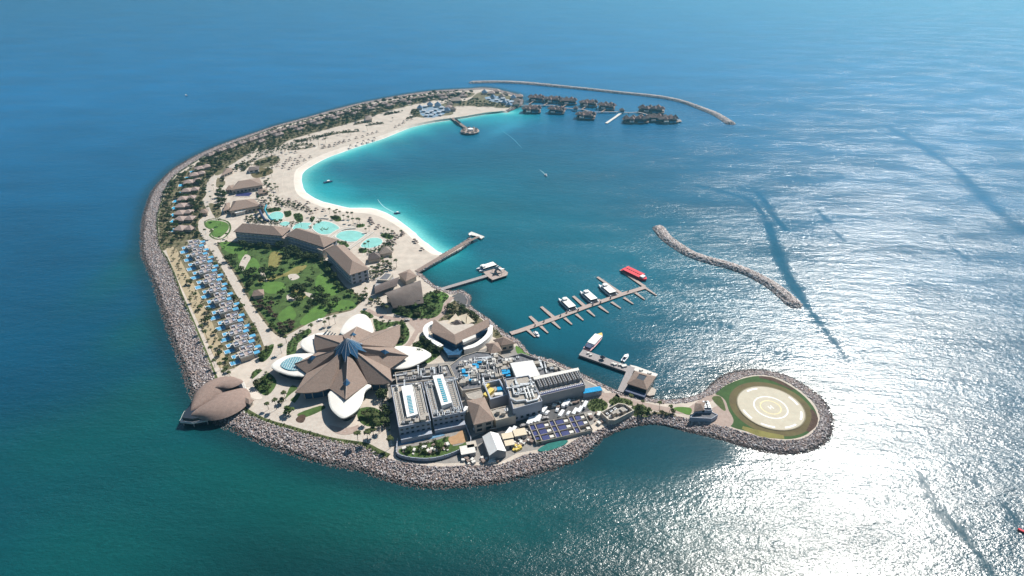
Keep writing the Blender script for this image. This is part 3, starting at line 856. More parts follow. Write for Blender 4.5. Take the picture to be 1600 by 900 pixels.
def building(name, label, px, zr, m_wall='cream', m_roof='roofgravel', parapet=0.8, group=None, cat='building', base=ZG, pts=None, pw=0.4):
    """flat roofed building traced at its roof edge; returns (root, local roof pts)"""
    pts = ccw(pts or W2(px, zr)); c = cen(pts)
    root = empty(name, (c[0], c[1], base)); tag(root, label, cat, group)
    q = rel(pts, c); h = zr - base
    n = len(q)
    mb = MB()
    mb.add([(*p, 0) for p in q] + [(*p, h) for p in q], [(i, (i + 1) % n, n + (i + 1) % n, n + i) for i in range(n)])
    if parapet:
        qi = offs(q, pw)
        mb.add([(*p, h) for p in q] + [(*p, h) for p in qi] + [(*p, h - parapet) for p in qi], [(i, (i + 1) % n, n + (i + 1) % n, n + i) for i in range(n)] + [(n + i, n + (i + 1) % n, 2 * n + (i + 1) % n, 2 * n + i) for i in range(n)])
    mb.build('wall', M[m_wall], root)
    mb = MB(); q2 = offs(q, pw) if parapet else q
    mb.add([(*p, h - parapet) for p in q2], tess(q2)); mb.build('roof', M[m_roof], root)
    return root, q, h
def boxpart(name, parent, c, d, rz, m, group=None):
    mb = MB(); mb.box(c, d, rz); return mb.build(name, M[m], parent)

# ------------------------------------------------------------------ the hotel: three hip-roofed wings
ROOFH = 5.2
def hotel_wing(px1, px2, depth, ends, label, bays):
    ze = ZG + 11.5
    p1, p2 = GL([px1, px2], ze)
    q = quad_from(p1, p2, depth); c = cen(q)
    root = empty('hotel_wing', (c[0], c[1], ZG)); tag(root, label, 'hotel building', 'wings of the beach hotel')
    q = rel(q, c); qi = offs(q, 1.2)
    mb = MB(); mb.prism(qi, 0, 11.2); mb.build('wall', M['bluewall'], root)
    mb = MB(); hip(mb, q, 11.5, 11.5 + ROOFH, 0.0, ends); mb.build('roof', M['thatch'], root)
    # balconies: floor slabs along both long sides
    for s in (0, 2):
        a, b = Vector(qi[s]), Vector(qi[(s + 1) % 4]); e = (b - a).normalized(); n = Vector((e.y, -e.x))
        for f in range(3):
            m_ = (a + b) / 2 + n * 0.55
            boxpart('balcony', root, (m_.x, m_.y, 3.1 + 3.6 * f - 0.9), ((b - a).length * 0.97, 1.1, 0.7), math.atan2(e.y, e.x), 'offwhite')
    windows(root, qi[0], qi[1], 0, 3, 3.6, bays)
    windows(root, qi[1], qi[2], 0, 3, 3.6, 3, 0.4)
    return root
hotel_wing((364.4, 362), (441, 368.5), 19, (0.3, 0.75), 'westernmost wing of the brown-roofed beach hotel, above the round green lawn', 12)
hotel_wing((446, 367.5), (506, 386.5), 19, (0.3, 0.75), 'middle wing of the brown-roofed beach hotel beside the turquoise pools', 11)
hotel_wing((507.5, 391), (546, 430), 19, (0.3, 0.75), 'easternmost wing of the brown-roofed beach hotel, nearest the barrel-roofed theatre', 10)
# stair links between the wings
for px, lab in (((447, 372), 'low link block with a tiled roof between the first and second hotel wings'), ((506.5, 391), 'low link block with a tiled roof between the second and third hotel wings')):
    p = G(px[0], px[1], ZG + 9)
    r = empty('link_block', (p.x, p.y, ZG)); tag(r, lab, 'building', 'link blocks of the hotel')
    mb = MB(); mb.box((0, 6, 0), (6.5, 14, 9.2), R(-35)); mb.build('wall', M['cream'], r)
    mb = MB(); mb.box((0, 6, 9.2), (7.3, 15, 0.4), R(-35)); mb.build('roof', M['ridge'], r)

def hip_house(name, label, px, zr_eave, rise, ends=(0.8, 0.8), m_roof='thatch', m_wall='cream', group=None, cat='building', over=0.9, win=True, base=ZG):
    """px: four eave corners, px0-px1 the camera-side long edge (left to right)"""
    q = W2(px, zr_eave)
    if area2(q) < 0: q = [q[1], q[0], q[3], q[2]]
    c = cen(q)
    root = empty(name, (c[0], c[1], base)); tag(root, label, cat, group)
    q = rel(q, c); h = zr_eave - base
    qi = offs(q, over)
    mb = MB(); mb.prism(qi, 0, h - 0.05); mb.build('wall', M[m_wall], root)
    mb = MB(); r0, r1 = hip(mb, q, h, h + rise, 0, ends); mb.build('roof', M[m_roof], root)
    if win:
        L = (Vector(qi[1]) - Vector(qi[0])).length
        windows(root, qi[0], qi[1], 0.3, max(1, int(h / 3.5)), min(h - 0.5, 3.5), max(2, int(L / 4)), 0.55)
    return root, q, h
# beach restaurants north of the hotel
hip_house('restaurant', 'large hip-roofed beach restaurant above the navy pavilion, farthest from the hotel', [(360, 297), (411, 289), (405, 277.5), (372, 283)], ZG + 6, 4.5, (0.3, 0.5))
hip_house('restaurant', 'large hip-roofed beach restaurant with white awning just behind the western hotel wing', [(358, 330), (407, 321), (397, 310.5), (364, 314)], ZG + 6.5, 5, (0.3, 0.5))
r, q, h = hip_house('awning', 'white awning frame against the shaded front of the nearer beach restaurant', [(367, 333), (384, 329), (383, 325), (366, 329)], ZG + 4.2, 0.3, m_roof='white', m_wall='offwhite', cat='awning', win=False)
hip_house('annex', 'small hip-roofed annex at the west end of the far beach restaurant', [(352, 297), (363, 296), (366, 288), (357, 290)], ZG + 4.5, 2.6)
hip_house('annex', 'small hip-roofed annex at the west end of the near beach restaurant', [(348, 330), (358, 327), (360, 316), (352, 317)], ZG + 4.5, 2.6)
hip_house('beach_kiosk', 'low brown-roofed kiosk on the beach between the two restaurants', [(403, 303), (420, 300), (417, 294), (403, 296)], ZG + 3.4, 2.2, cat='kiosk')
hip_house('store_house', 'brown-roofed store house beside the pale path west of the far restaurant', [(345, 275), (364, 267), (361, 262), (352, 263)], ZG + 4, 2.4)
hip_house('store_house', 'long white-walled store house on the dry lawn above the beach restaurants', [(387, 267), (405, 265), (405, 259), (389, 261)], ZG + 3.8, 2, m_wall='white', m_roof='thatch2')
hip_house('garden_hut', 'brown pyramid-roofed hut at the western edge of the garden beside the pale path', [(393, 463), (413, 461), (412, 452), (396, 454)], ZG + 3.6, 3.2, (1, 1), cat='hut', win=False)
hip_house('path_hut', 'small pink-brown hut beside the pale path below the twin villas', [(312, 333), (325, 333), (324, 326), (314, 327)], ZG + 3.5, 2.4, (1, 1), cat='hut', win=False)
sheet('plaza', [(375,309),(392,307),(393,300),(388,297),(377,300)], 'path', 0.1, 2)
p = G(381, 304, ZG)
rt = empty('pavilion_pool', (p.x, p.y, ZG)); tag(rt, 'small navy blue pool with a pale rim between the two beach restaurants', 'pool')
mb = MB(); mb.box((0, 0, 0.02), (20, 14, 0.35)); mb.build('rim', M['path'], rt)
mb = MB(); mb.box((0, 0, 0.36), (17, 11, 0.05)); mb.build('water', M['navy'], rt)

# ------------------------------------------------------------------ the star-shaped hall
def star_hall():
    P = [ # px, z, kind
     ((515, 607), 11, 'v'), ((540, 624), 13, 'r'), ((574.7, 598.5), 11, 'v'), ((585, 600.5), 11, 'c'), ((599, 600.5), 11.6, 'c'), ((613, 597), 13, 'r'), ((609.6, 576), 11, 'v'),
     ((638, 555.6), 13, 'r'), ((614.5, 542.6), 11, 'v'), ((620, 536), 11.2, 'c'), ((625.3, 524), 11.8, 'c'), ((625, 507.6), 13, 'r'), ((581, 520), 12, 'v'), ((557.6, 510), 13, 'r'),
     ((535, 524), 11.5, 'v'), ((492, 523), 13, 'r'), ((490, 534), 11.4, 'c'), ((493.4, 547.4), 11, 'v'), ((497, 550), 11, 'v'), ((460, 568.6), 12.5, 'r'), ((479, 583), 11, 'v'),
     ((461, 613), 13, 'r'), ((476, 614), 11.6, 'c'), ((496, 612.5), 11.2, 'c')]
    W = [G(p[0], p[1], z) for p, z, k in P]
    ax = G(544, 541, ZG + 22)
    c = Vector((ax.x, ax.y, ZG))
    root = empty('star_hall', c); tag(root, 'huge hall with a star-shaped brown folded roof and blue glass crown', 'building')
    W = [w_ - c for w_ in W]
    n = len(W)
    za = 21.0
    # each valley starts lower on the crown than each ridge
    def top(w_, k):
        r = 5.0 if k == 'r' else 9.0
        d = Vector((w_.x, w_.y)).normalized()
        return Vector((d.x * r, d.y * r, za if k == 'r' else za - 6.0))
    T = [top(W[i], P[i][2]) if P[i][2] != 'c' else None for i in range(n)]
    # the curved eaves lie in the plane of their own roof leaf
    for i in range(n):
        if P[i][2] != 'c': continue
        pi = next(k for k in range(i, i - 5, -1) if T[k] is not None); pj = next(k % n for k in range(i, i + 5) if T[k % n] is not None)
        a, b, d = W[pi], W[pj], (T[pi] if P[pi][2] == 'r' else T[pj])
        nn = (b - a).cross(d - a); o = Vector((0, 0, CAM_H)) - c
        r_ = G(P[i][0][0], P[i][0][1], 0) - Vector((0, 0, CAM_H))
        W[i] = o + r_ * (nn.dot(a - o) / nn.dot(r_))
    mb = MB()
    for i in range(n):
        j = (i + 1) % n
        ti, tj = T[i], T[j]
        if ti is None or tj is None:
            # curved ends share the valley's and ridge's inner points
            pi = next(k for k in range(i, i - 5, -1) if T[k] is not None); pj = next(k % n for k in range(j, j + 5) if T[k % n] is not None)
            A, B = T[pi], T[pj]
            s0 = (i - pi) / ((pj - pi) % n); s1 = (j - pi if j >= pi else j + n - pi) / ((pj - pi) % n)
            ti, tj = A.lerp(B, s0), A.lerp(B, s1)
        if P[i][2] == 'c' or P[j][2] == 'c':
            A_, B_ = (T[pi], T[pj]) if P[pi][2] == 'r' else (T[pj], T[pi])     # ridge point, valley point
            mb.add([A_, W[i], W[j]], [(0, 1, 2)])
            vi = pi if P[pi][2] == 'v' else pj
            if vi in (i, j): mb.add([A_, B_, W[vi]], [(0, 1, 2) if vi == i else (0, 2, 1)])
        else: mb.add([ti, W[i], W[j], tj], [(0, 1, 2), (0, 2, 3)])
        mb.add([W[i], W[j], W[j] - Vector((0, 0, .7)), W[i] - Vector((0, 0, .7))], [(0, 3, 2, 1)])
    mb.build('roof', M['thatch'], root)
    # pale cappings along the ridges
    mb = MB()
    for i in range(n):
        if P[i][2] == 'r': mb.bar(T[i] + Vector((0, 0, .1)), W[i] + Vector((0, 0, .1)), 0.28, 4)
    mb.build('ridge_capping', M['ridge'], root)
    # glazed wall set back under the eaves
    ring = [(w_.x * 0.86, w_.y * 0.86) for w_ in W]
    mb = MB(); mb.prism(ring, 0, 8.8); mb.build('glass_wall', M['glass'], root)
    mb = MB()
    for i in range(n):
        a, b = Vector(ring[i]), Vector(ring[(i + 1) % n]); k = max(1, int((b - a).length / 4))
        for s in range(k):
            p = a.lerp(b, s / k); mb.box((p.x * 1.01, p.y * 1.01, 0), (0.5, 0.5, 8.9))
    mb.build('columns', M['cream'], root)
    # glass crown
    mb = MB(); m_ = 16
    for k in range(m_):
        a = 2 * math.pi * k / m_; b = 2 * math.pi * (k + 1) / m_
        ra, rb = (12.5, 8.0) if k % 2 == 0 else (8.0, 12.5)
        zA, zB = (za - 4.2, za + 0.4) if k % 2 == 0 else (za + 0.4, za - 4.2)
        mb.add([(0, 0, za + 8), (ra * math.cos(a), ra * math.sin(a), zA), (rb * math.cos(b), rb * math.sin(b), zB)], [(0, 1, 2)])
    cr = mb.build('glass_crown', M['glass'], root)
    mb = MB()
    for k in range(m_):
        a = 2 * math.pi * k / m_; ra, zA = (12.5, za - 4.2) if k % 2 == 0 else (8.0, za + 0.4)
        mb.bar((0, 0, za + 8.05), (ra * math.cos(a), ra * math.sin(a), zA + .05), 0.13, 4)
    mb.build('glazing_bars', M['steel'], cr)
    # skylight pyramids on the four kites
    for i, t in ((1, 0.66), (7, 0.55), (13, 0.5), (19, 0.62)):
        p = T[i].lerp(W[i], t); d = Vector((W[i].x, W[i].y)).normalized(); s = Vector((-d.y, d.x))
        slope = (W[i].z - T[i].z) / (Vector((W[i].x, W[i].y)).length - 3)
        mb = MB(); v = []
        for u, w_ in ((-3.3, 0), (0, -2.6), (3.3, 0), (0, 2.6)):
            q = p + Vector((d.x * u + s.x * w_, d.y * u + s.y * w_, u * slope + (0.1 if w_ == 0 else -0.55))); v.append(q)
        v.append(p + Vector((0, 0, 2.0)))
        mb.add(v, [(0, 1, 4), (1, 2, 4), (2, 3, 4), (3, 0, 4)])
        mb.build('skylight', M['glass'], root)
    return root
star_hall()
def petal(px, z, label, grid=False, wall=True):
    pts = W2(px, z); pts = ccw(smoothc(pts, 5, True)); c = cen(pts)
    r = empty('petal_canopy', (c[0], c[1], ZG)); tag(r, label, 'canopy', 'white petal canopies around the star-shaped hall')
    q = rel(pts, c); h = z - ZG; n = len(q)
    rows = [(1.0, h - 1.0), (1.0, h - 0.2), (0.93, h + 0.15), (0.6, h + 0.55), (0.25, h + 0.75)]
    mb = MB(); vs = []
    for k, zz in rows: vs += [(p[0] * k, p[1] * k, zz) for p in q]
    fs = [(r_ * n + i, r_ * n + (i + 1) % n, (r_ + 1) * n + (i + 1) % n, (r_ + 1) * n + i) for r_ in range(4) for i in range(n)]
    fs.append(tuple(4 * n + i for i in range(n)))
    mb.add(vs, fs); mb.build('shell', M['petal'], r, smooth=False)
    if wall:
        mb = MB(); mb.prism(inset(q, 0.72, (0, 0)), 0, h - 0.9); mb.build('glass_wall', M['dark'], r)
    return r, q, h
petal([(533,521),(534,512),(540,503),(549,495),(559,490.6),(569,491),(576,496),(581,506),(582,520),(560,530)], ZG + 6.5, 'white petal canopy on the north side of the star-shaped hall')
petal([(514,520),(503,519.5),(492,521.5),(480,526),(472,531),(469,538),(473,544),(480,549),(491,552),(505,545),(515,532)], ZG + 6.5, 'white petal canopy with dark louvres on the north-west side of the star-shaped hall')
r, q, h = petal([(423.6,572),(430,564),(442,557.5),(455,553.5),(470,552),(490,553),(500,565),(478,585.6),(465,587),(452,585.6),(440,582),(430,578)], ZG + 6.5, 'white petal canopy with a glazed lattice oval, west of the star hall')
o = [(p.x - r.location.x, p.y - r.location.y) for p in GL([(438.5,571),(446,563),(458,558.5),(470,559),(476,566),(470,577),(458,579.5),(446,577)], ZG + 7)]
o = smoothc(ccw(o), 4, True)
mb = MB(); mb.prism(o, h + 0.4, h + 1.0); gl = mb.build('glass_lattice', M['tealglass'], r)
mb = MB()
oo = np.array(o); cx, cy = oo.mean(0)
for a in (30, -30, 90):
    d = np.array([math.cos(R(a)), math.sin(R(a))]); nn = np.array([-d[1], d[0]])
    for k in np.arange(-12, 12, 1.7):
        ts = []
        for i in range(len(o)):
            p1 = oo[i] - (cx, cy); p2 = oo[(i + 1) % len(o)] - (cx, cy); s1 = p1 @ nn - k; s2 = p2 @ nn - k
            if s1 * s2 < 0: t = s1 / (s1 - s2); ts.append((p1 + (p2 - p1) * t) @ d)
        if len(ts) == 2:
            A = (cx, cy) + nn * k + d * ts[0]; B = (cx, cy) + nn * k + d * ts[1]
            mb.bar((A[0], A[1], h + 1.03), (B[0], B[1], h + 1.03), 0.12, 4)
mb.build('lattice_bars', M['white'], gl)
petal([(514,613),(513,622),(516,636),(524,646),(535.5,652.8),(548,648),(560,638),(567,625),(570,612),(580,602),(560,598),(530,600)], ZG + 7.5, 'white petal canopy on the south side of the star-shaped hall, over the shore terrace')
petal([(613,542),(626,540),(640,541),(655,543),(667,548),(674,554),(666,561),(652,568.5),(637,574),(618,575.5),(600,570),(600,550)], ZG + 6, 'white petal canopy on the east side of the star-shaped hall')
sheet('white_terrace', [(432,648),(440,634),(452,625),(462,632),(474,632),(460,644),(446,650)], 'path', 0.12, 2)
mb = MB()
for (x0, y0, x1, y1) in ((504,524,512,516),(508,526,516,518),(512,528,520,520),(516,529,524,521)):
    a, b = G(x0, y0, ZG + 8), G(x1, y1, ZG + 8); mb.bar(a, b, 0.55, 4)
tag(mb.build('louvres', M['dark']), 'dark sloping louvre blades on the north-west petal canopy', 'louvre')

# ------------------------------------------------------------------ V-shaped building with white ring
def v_building():
    z = ZG + 9
    c0 = G(712, 520, ZG)
    root = empty('arrow_hall', c0); tag(root, 'V-shaped hall with two long brown roofs and a curved white parapet', 'building')
    def loc(px, zz): return [(p.x - c0.x, p.y - c0.y) for p in GL(px, zz)]
    for q in ([(673, 517), (713, 537), (710, 525), (678, 501)], [(712, 537), (765, 508), (763.5, 500), (710, 525)]):
        a, b, c, d = [Vector((*p, 0)) for p in loc(q, z)]
        zz = (8.2, 8.2, 10.5, 10.5)
        V = [Vector((p.x, p.y, k)) for p, k in zip((a, b, c, d), zz)]
        mb = MB(); mb.add(V + [v - Vector((0, 0, .6)) for v in V], [(0, 1, 2, 3), (4, 5, 1, 0), (5, 6, 2, 1), (6, 7, 3, 2), (7, 4, 0, 3), (7, 6, 5, 4)])
        mb.build('roof', M['thatch'], root)
        mb = MB(); mb.prism(inset([tuple(v[:2]) for v in V], 0.88), 0, 7.6); mb.build('wall', M['glass'], root)
    for px in ([(677,503),(668,508),(664.5,515),(668,524),(677,532),(690,541)], [(724,544),(740,540),(752,533),(762,524),(766,516),(766,508)]):
        pl = np.array(smoothc(loc(px, ZG + 5), 4, False)); t = np.gradient(pl, axis=0); t /= np.hypot(*t.T)[:, None]; n = np.c_[-t[:, 1], t[:, 0]] * 1.9
        mb = MB(); k = len(pl); vs = []
        for s, zz in ((-1, 0), (-1, 5), (1, 5), (1, 0)): vs += [(*(pl[i] + n[i] * s), zz) for i in range(k)]
        fs = [(r_ * k + i, r_ * k + i + 1, (r_ + 1) * k + i + 1, (r_ + 1) * k + i) for r_ in range(3) for i in range(k - 1)]
        mb.add(vs, fs); mb.build('parapet', M['white'], root)
    q = loc([(690,541),(700,534),(716,534),(724,544),(718,554),(700,555)], ZG + 4)
    mb = MB(); mb.prism(q, 0, 4); mb.build('glass_front', M['glass'], root)
    q = loc([(684,504),(712,508),(738,505),(742,508),(712,526)], ZG + 5)
    mb = MB(); mb.prism(q, 0, 5); mb.build('terrace', M['path'], root)
    q = loc([(722,533),(743,524),(744,528),(724,537)], ZG + 8)
    mb = MB(); mb.prism(q, 7.0, 9); mb.build('roof_plant', M['offwhite'], root)
v_building()
for px, lab in (([(698,504),(712,492),(722,501)], 'cream shade sail left of the sail-terrace hut'), ([(712,494),(730,492),(728,506)], 'cream shade sail directly behind the sail-terrace hut'), ([(729,490),(742,505),(728,509)], 'cream shade sail right of the sail-terrace hut')):
    c = G(*cen(px), ZG); r = empty('shade_sail', c); tag(r, lab, 'shade sail', 'cream shade sails by the V-shaped hall')
    V = [Vector((p.x - c.x, p.y - c.y, z_)) for p, z_ in zip(GL(px, ZG + 5), (4.2, 6.5, 4.6))]
    g = 5; mb = MB(); vs = []; ix = {}
    for i in range(g + 1):
        for j in range(g + 1 - i):
            u, v = i / g, j / g; w_ = 1 - u - v
            p = V[0] * w_ + V[1] * u + V[2] * v; p = p.lerp(Vector((0, 0, 4.6)), 0.32 * (1 - max(u, v, w_) ** 2 * 1.0) * 0.6)
            ix[i, j] = len(vs); vs.append(p)
    fs = []
    for i in range(g):
        for j in range(g - i):
            fs.append((ix[i, j], ix[i + 1, j], ix[i, j + 1]))
            if j < g - i - 1: fs.append((ix[i + 1, j], ix[i + 1, j + 1], ix[i, j + 1]))
    mb.add(vs, fs); mb.build('canvas', M['tan'], r)
    mb = MB()
    for v in V: mb.bar((v.x, v.y, 0), v, 0.12, 5)
    mb.build('masts', M['white'], r)
hip_house('terrace_hut', 'round dark-roofed hut amid the cream shade sails', [(706, 508), (722, 508), (722, 501), (708, 501)], ZG + 3.4, 3, (1, 1), m_roof='thatch2', cat='hut', win=False)

# ------------------------------------------------------------------ barrel-roofed theatre
def vault(parent, b0, b1, f0, f1, zb, zf, rise, m, n=14, thick=0.6):
    """curved roof between back edge b0-b1 (height zb) and front edge f0-f1 (height zf)"""
    mb = MB(); vs = []
    k = 10
    for i in range(n + 1):
        t = i / n; zz = zb + (zf - zb) * t + rise * math.sin(math.pi * min(1, t * 1.0)) * (1 - 0.3 * t)
        for j in range(k + 1):
            s = j / k; p = lerp(lerp(b0, b1, s), lerp(f0, f1, s), t); vs.append((p[0], p[1], zz + 0.4 * math.sin(math.pi * s)))
    W_ = k + 1
    fs = [(i * W_ + j, (i + 1) * W_ + j, (i + 1) * W_ + j + 1, i * W_ + j + 1) for i in range(n) for j in range(k)]
    mb.add(vs, fs)
    low = [(v[0], v[1], v[2] - thick) for v in vs]
    mb.add(low, [f[::-1] for f in fs])
    edge = [j for j in range(W_)] + [i * W_ + k for i in range(1, n + 1)] + [n * W_ + j for j in range(k - 1, -1, -1)] + [i * W_ for i in range(n - 1, 0, -1)]
    ev = [vs[e] for e in edge] + [low[e] for e in edge]; m_ = len(edge)
    mb.add(ev, [(i, m_ + i, m_ + (i + 1) % m_, (i + 1) % m_) for i in range(m_)])
    return mb.build('roof', M[m], parent, smooth=False)
c0 = G(632, 462, ZG); root = empty('theatre', c0); tag(root, 'theatre with a great dark barrel roof beside the harbour groyne', 'theatre')
def lc(px, z, c=None):
    c = c or c0; p = G(px[0], px[1], z); return (p.x - c.x, p.y - c.y)
M['barrel'] = mat('dark_barrel_roof', (0.155, 0.125, 0.11), 0.85, 0.3, 0.08, bump=0.1, bscale=1.5)
vault(root, lc((597, 458), ZG + 10), lc((656, 432), ZG + 12), lc((614, 480), ZG + 5), lc((662, 472), ZG + 5), 8.0, 4.0, 7.5, 'barrel')
q = inset([lc((597, 458), ZG + 10), lc((656, 432), ZG + 12), lc((662, 472), ZG + 5), lc((614, 480), ZG + 5)], 0.82)
mb = MB(); mb.prism(q, 0, 6); mb.build('wall', M['dark'], root)
mb = MB(); pl = smoothc([lc(p, ZG + 1.5) for p in ((626, 477), (636, 477), (648, 472))], 5, False)
for a, b in zip(pl[:-1], pl[1:]): mb.bar((*a, 2.0), (*b, 2.0), 0.5, 4)
mb.build('entrance_canopy', M['white'], root)
c0 = G(600, 448, ZG); root = empty('foyer', c0); tag(root, 'foyer with a low curved brown roof and a square open court behind the theatre', 'building')
vault(root, lc((585, 446), ZG + 8), lc((624, 431), ZG + 8), lc((586, 458), ZG + 5), lc((620, 444), ZG + 6), 7, 4.5, 1.8, 'thatch2')
q = [lc((583, 452), ZG + 5), lc((620, 440), ZG + 5), lc((612, 426), ZG + 5), lc((588, 434), ZG + 5)]
mb = MB(); mb.prism(inset(ccw(q), 0.9), 0, 5.5); mb.build('wall', M['greywall'], root)
q = ccw([lc((589, 437), ZG + 8), lc((602, 425.5), ZG + 8), lc((614, 428), ZG + 8), (lc((606, 438), ZG + 8))]); qi = offs(q, 1.2)
mb = MB(); mb.prism(q, 0, 8.0, mt=0); mb.build('court_block', M['cream'], root)
mb = MB(); mb.prism(qi, 8.0, 8.06); mb.build('court_floor', M['roofdark'], root)
hip_house('gate_pavilion', 'square brown hip-roofed pavilion where the groyne meets the theatre', [(634, 440), (652, 431), (640, 420.5), (622, 428)], ZG + 5, 3.2, (1, 1), win=False, cat='pavilion')
hip_house('pool_bar', 'dark thatched pool bar with steep pyramid roof at the last turquoise pool', [(574, 407), (596, 403), (592, 396), (576, 398)], ZG + 4, 5, (0.8, 0.8), m_roof='thatch2', cat='pool bar', win=False)
hip_house('pool_bar', 'broad grey thatched pool bar on the sand beyond the steep-roofed one', [(592, 398), (614, 394), (608, 385), (596, 387)], ZG + 4, 4, (0.6, 0.6), m_roof='thatch3', cat='pool bar', win=False)

# ------------------------------------------------------------------ shell-shaped shore restaurant
def lens_shell(parent, spine, halfw, z0, zt, m, n=20, k=12, name='roof_shell', skew=0.0):
    S_ = np.array(smoothc(spine, 6, False)); S_ = resample(S_, n + 1)
    t = np.gradient(S_, axis=0); t /= np.hypot(*t.T)[:, None]; nr = np.c_[-t[:, 1], t[:, 0]]
    vs = []
    for i in range(n + 1):
        u = i / n; wd = halfw * (math.sin(math.pi * u) ** 0.75 if 0 < u < 1 else 0.001) * (0.70 + 0.62 * u)
        hh = zt * (math.sin(math.pi * min(max(u, 0), 1)) ** 0.6 if 0 < u < 1 else 0.0)
        for j in range(k + 1):
            s = -1 + 2 * j / k
            p = S_[i] + nr[i] * (s * wd)
            vs.append((p[0], p[1], z0 + hh * (max(0, 1 - (abs(s)) ** 2.2)) ** 0.75))
    W_ = k + 1
    mb = MB(); mb.add(vs, [(i * W_ + j, i * W_ + j + 1, (i + 1) * W_ + j + 1, (i + 1) * W_ + j) for i in range(n) for j in range(k)])
    me = mb.mesh(name, M[m], True); 
    bm = bmesh.new(); bm.from_mesh(me); bmesh.ops.remove_doubles(bm, verts=bm.verts, dist=0.02); bmesh.ops.recalc_face_normals(bm, faces=bm.faces); bm.to_mesh(me); bm.free()
    return link_mesh(name, me, parent)
M['shellroof'] = mat('shell_thatch', (0.245, 0.175, 0.145), 0.9, 0.14, 0.6, bump=0.12, bscale=1.8)
c0 = G(340, 628, ZG + 5); c0.z = 0; root = empty('shell_restaurant', c0); tag(root, 'shore restaurant under overlapping brown shell roofs on the rocks', 'restaurant')
lens_shell(root, [lc((294, 646), 8), lc((312, 641), 8), lc((338, 634), 8), lc((364, 619), 8), lc((383, 602), 8)], 12.6, 5.2, 5.4, 'shellroof')
lens_shell(root, [lc((296, 640), 8), lc((312, 624), 8), lc((328, 609), 8), lc((348, 598), 8), lc((378, 594), 8)], 10.0, 5.8, 4.4, 'shellroof', name='upper_roof_shell')
lens_shell(root, [lc((334, 602), 12), lc((348, 597), 12), lc((364, 594), 12), lc((379, 592), 12)], 5.0, 9.6, 1.7, 'shellroof', name='small_roof_shell')
q = [lc(p, 4) for p in ((283, 658), (289, 645), (300, 636), (330, 606), (380, 598), (386, 612), (372, 630), (350, 645), (322, 656), (300, 660))]
mb = MB(); mb.prism(inset(q, 0.94), 0.4, 6.3); mb.build('wall', M['dark'], root)
mb = MB(); mb.prism(offs(q, -0.6), 3.0, 3.8); mb.build('deck', M['offwhite'], root)
mb = MB()
for p in q: mb.bar((p[0] * .97, p[1] * .97, -1.5), (p[0] * .97, p[1] * .97, 3), 0.4, 6)
mb.build('piles', M['greywall'], root)
mb = MB()
for i in range(len(q)):
    a, b = Vector(offs(q, -0.5)[i]), Vector(offs(q, -0.5)[(i + 1) % len(q)])
    mb.bar((a.x, a.y, 4.8), (b.x, b.y, 4.8), 0.09, 4)
mb.build('railing', M['white'], root)
hip_house('entry_porch', 'small pink-brown entry porch at the landward end of the shell restaurant', [(377, 625), (390, 632), (397, 625), (384, 617)], ZG + 3.6, 1.2, (0.6, 0.6), cat='porch', win=False)
# ------------------------------------------------------------------ plant and service buildings
def L_(px, z, r):
    p = G(px[0], px[1], z); return (p.x - r.location.x, p.y - r.location.y)
def grid_local(quad, u, v):
    a, b, c, d = quad
    return lerp(lerp(a, b, u), lerp(d, c, u), v)
EQ = {}
def eq_mesh(kind):
    if kind in EQ: return EQ[kind]
    mb = MB()
    if kind == 'ac_unit':
        mb.box((0, 0, 0), (2.6, 2.0, 1.5)); mb.cyl((-.6, 0, 1.5), .5, .5, .15, 8, 1); mb.cyl((.6, 0, 1.5), .5, .5, .15, 8, 1); mats = [M['steel'], M['dark']]
    elif kind == 'air_handler':
        mb.box((0, 0, 0), (5.2, 2.2, 2.0)); mb.box((-1.2, 0, 2.0), (1.6, 1.2, .5), 0, 1); mb.box((2.0, 0, 2.0), (.8, 1.6, .3), 0, 1); mats = [M['offwhite'], M['greywall']]
    elif kind == 'duct':
        mb.box((0, 0, .5), (8.0, 1.0, 1.0)); mb.box((4.2, 0, 0), (1.0, 1.3, 1.9)); mb.box((-4.2, 0, 0), (1.0, 1.3, 1.5)); mats = [M['steel']]
    elif kind == 'roof_box':
        mb.box((0, 0, 0), (3.4, 3.0, 2.4)); mb.box((0, 0, 2.4), (3.7, 3.3, .2), 0, 1); mats = [M['cream'], M['roofgravel']]
    elif kind == 'chiller':
        mb.box((0, 0, .4), (6.4, 2.2, 2.0)); 
        for k in range(4): mb.cyl((-2.3 + 1.55 * k, 0, 2.4), .62, .62, .25, 8, 1)
        mats = [M['greywall'], M['dark']]
    elif kind == 'blue_tank':
        mb.box((0, 0, 0), (4.2, 2.6, 1.8)); mb.box((0, 0, 1.8), (4.0, 2.3, .15), 0, 1); mats = [M['blueroof'], M['pool']]
    elif kind == 'low_wall':
        mb.box((0, 0, 0), (9.0, .4, 1.3)); mats = [M['offwhite']]
    EQ[kind] = mb.mesh(kind, mats); return EQ[kind]
def equip(parent, quad, z, n, kinds, rz=0.0, mind=2.6, seed=1):
    rr = random.Random(seed); pts = []; tries = 0
    while len(pts) < n and tries < n * 40:
        tries += 1
        p = grid_local(quad, rr.uniform(.05, .95), rr.uniform(.06, .94))
        if any((p[0] - q[0]) ** 2 + (p[1] - q[1]) ** 2 < mind * mind for q in pts): continue
        pts.append(p); k = rr.choice(kinds)
        o = link_mesh(k, eq_mesh(k), parent, (p[0], p[1], z)); o.rotation_euler = (0, 0, rz + (math.pi / 2 if rr.random() < .4 else 0))
        s = rr.uniform(.7, 1.15); o.scale = (s, s * rr.uniform(.8, 1.1), rr.uniform(.7, 1.2))
RZ = R(8)
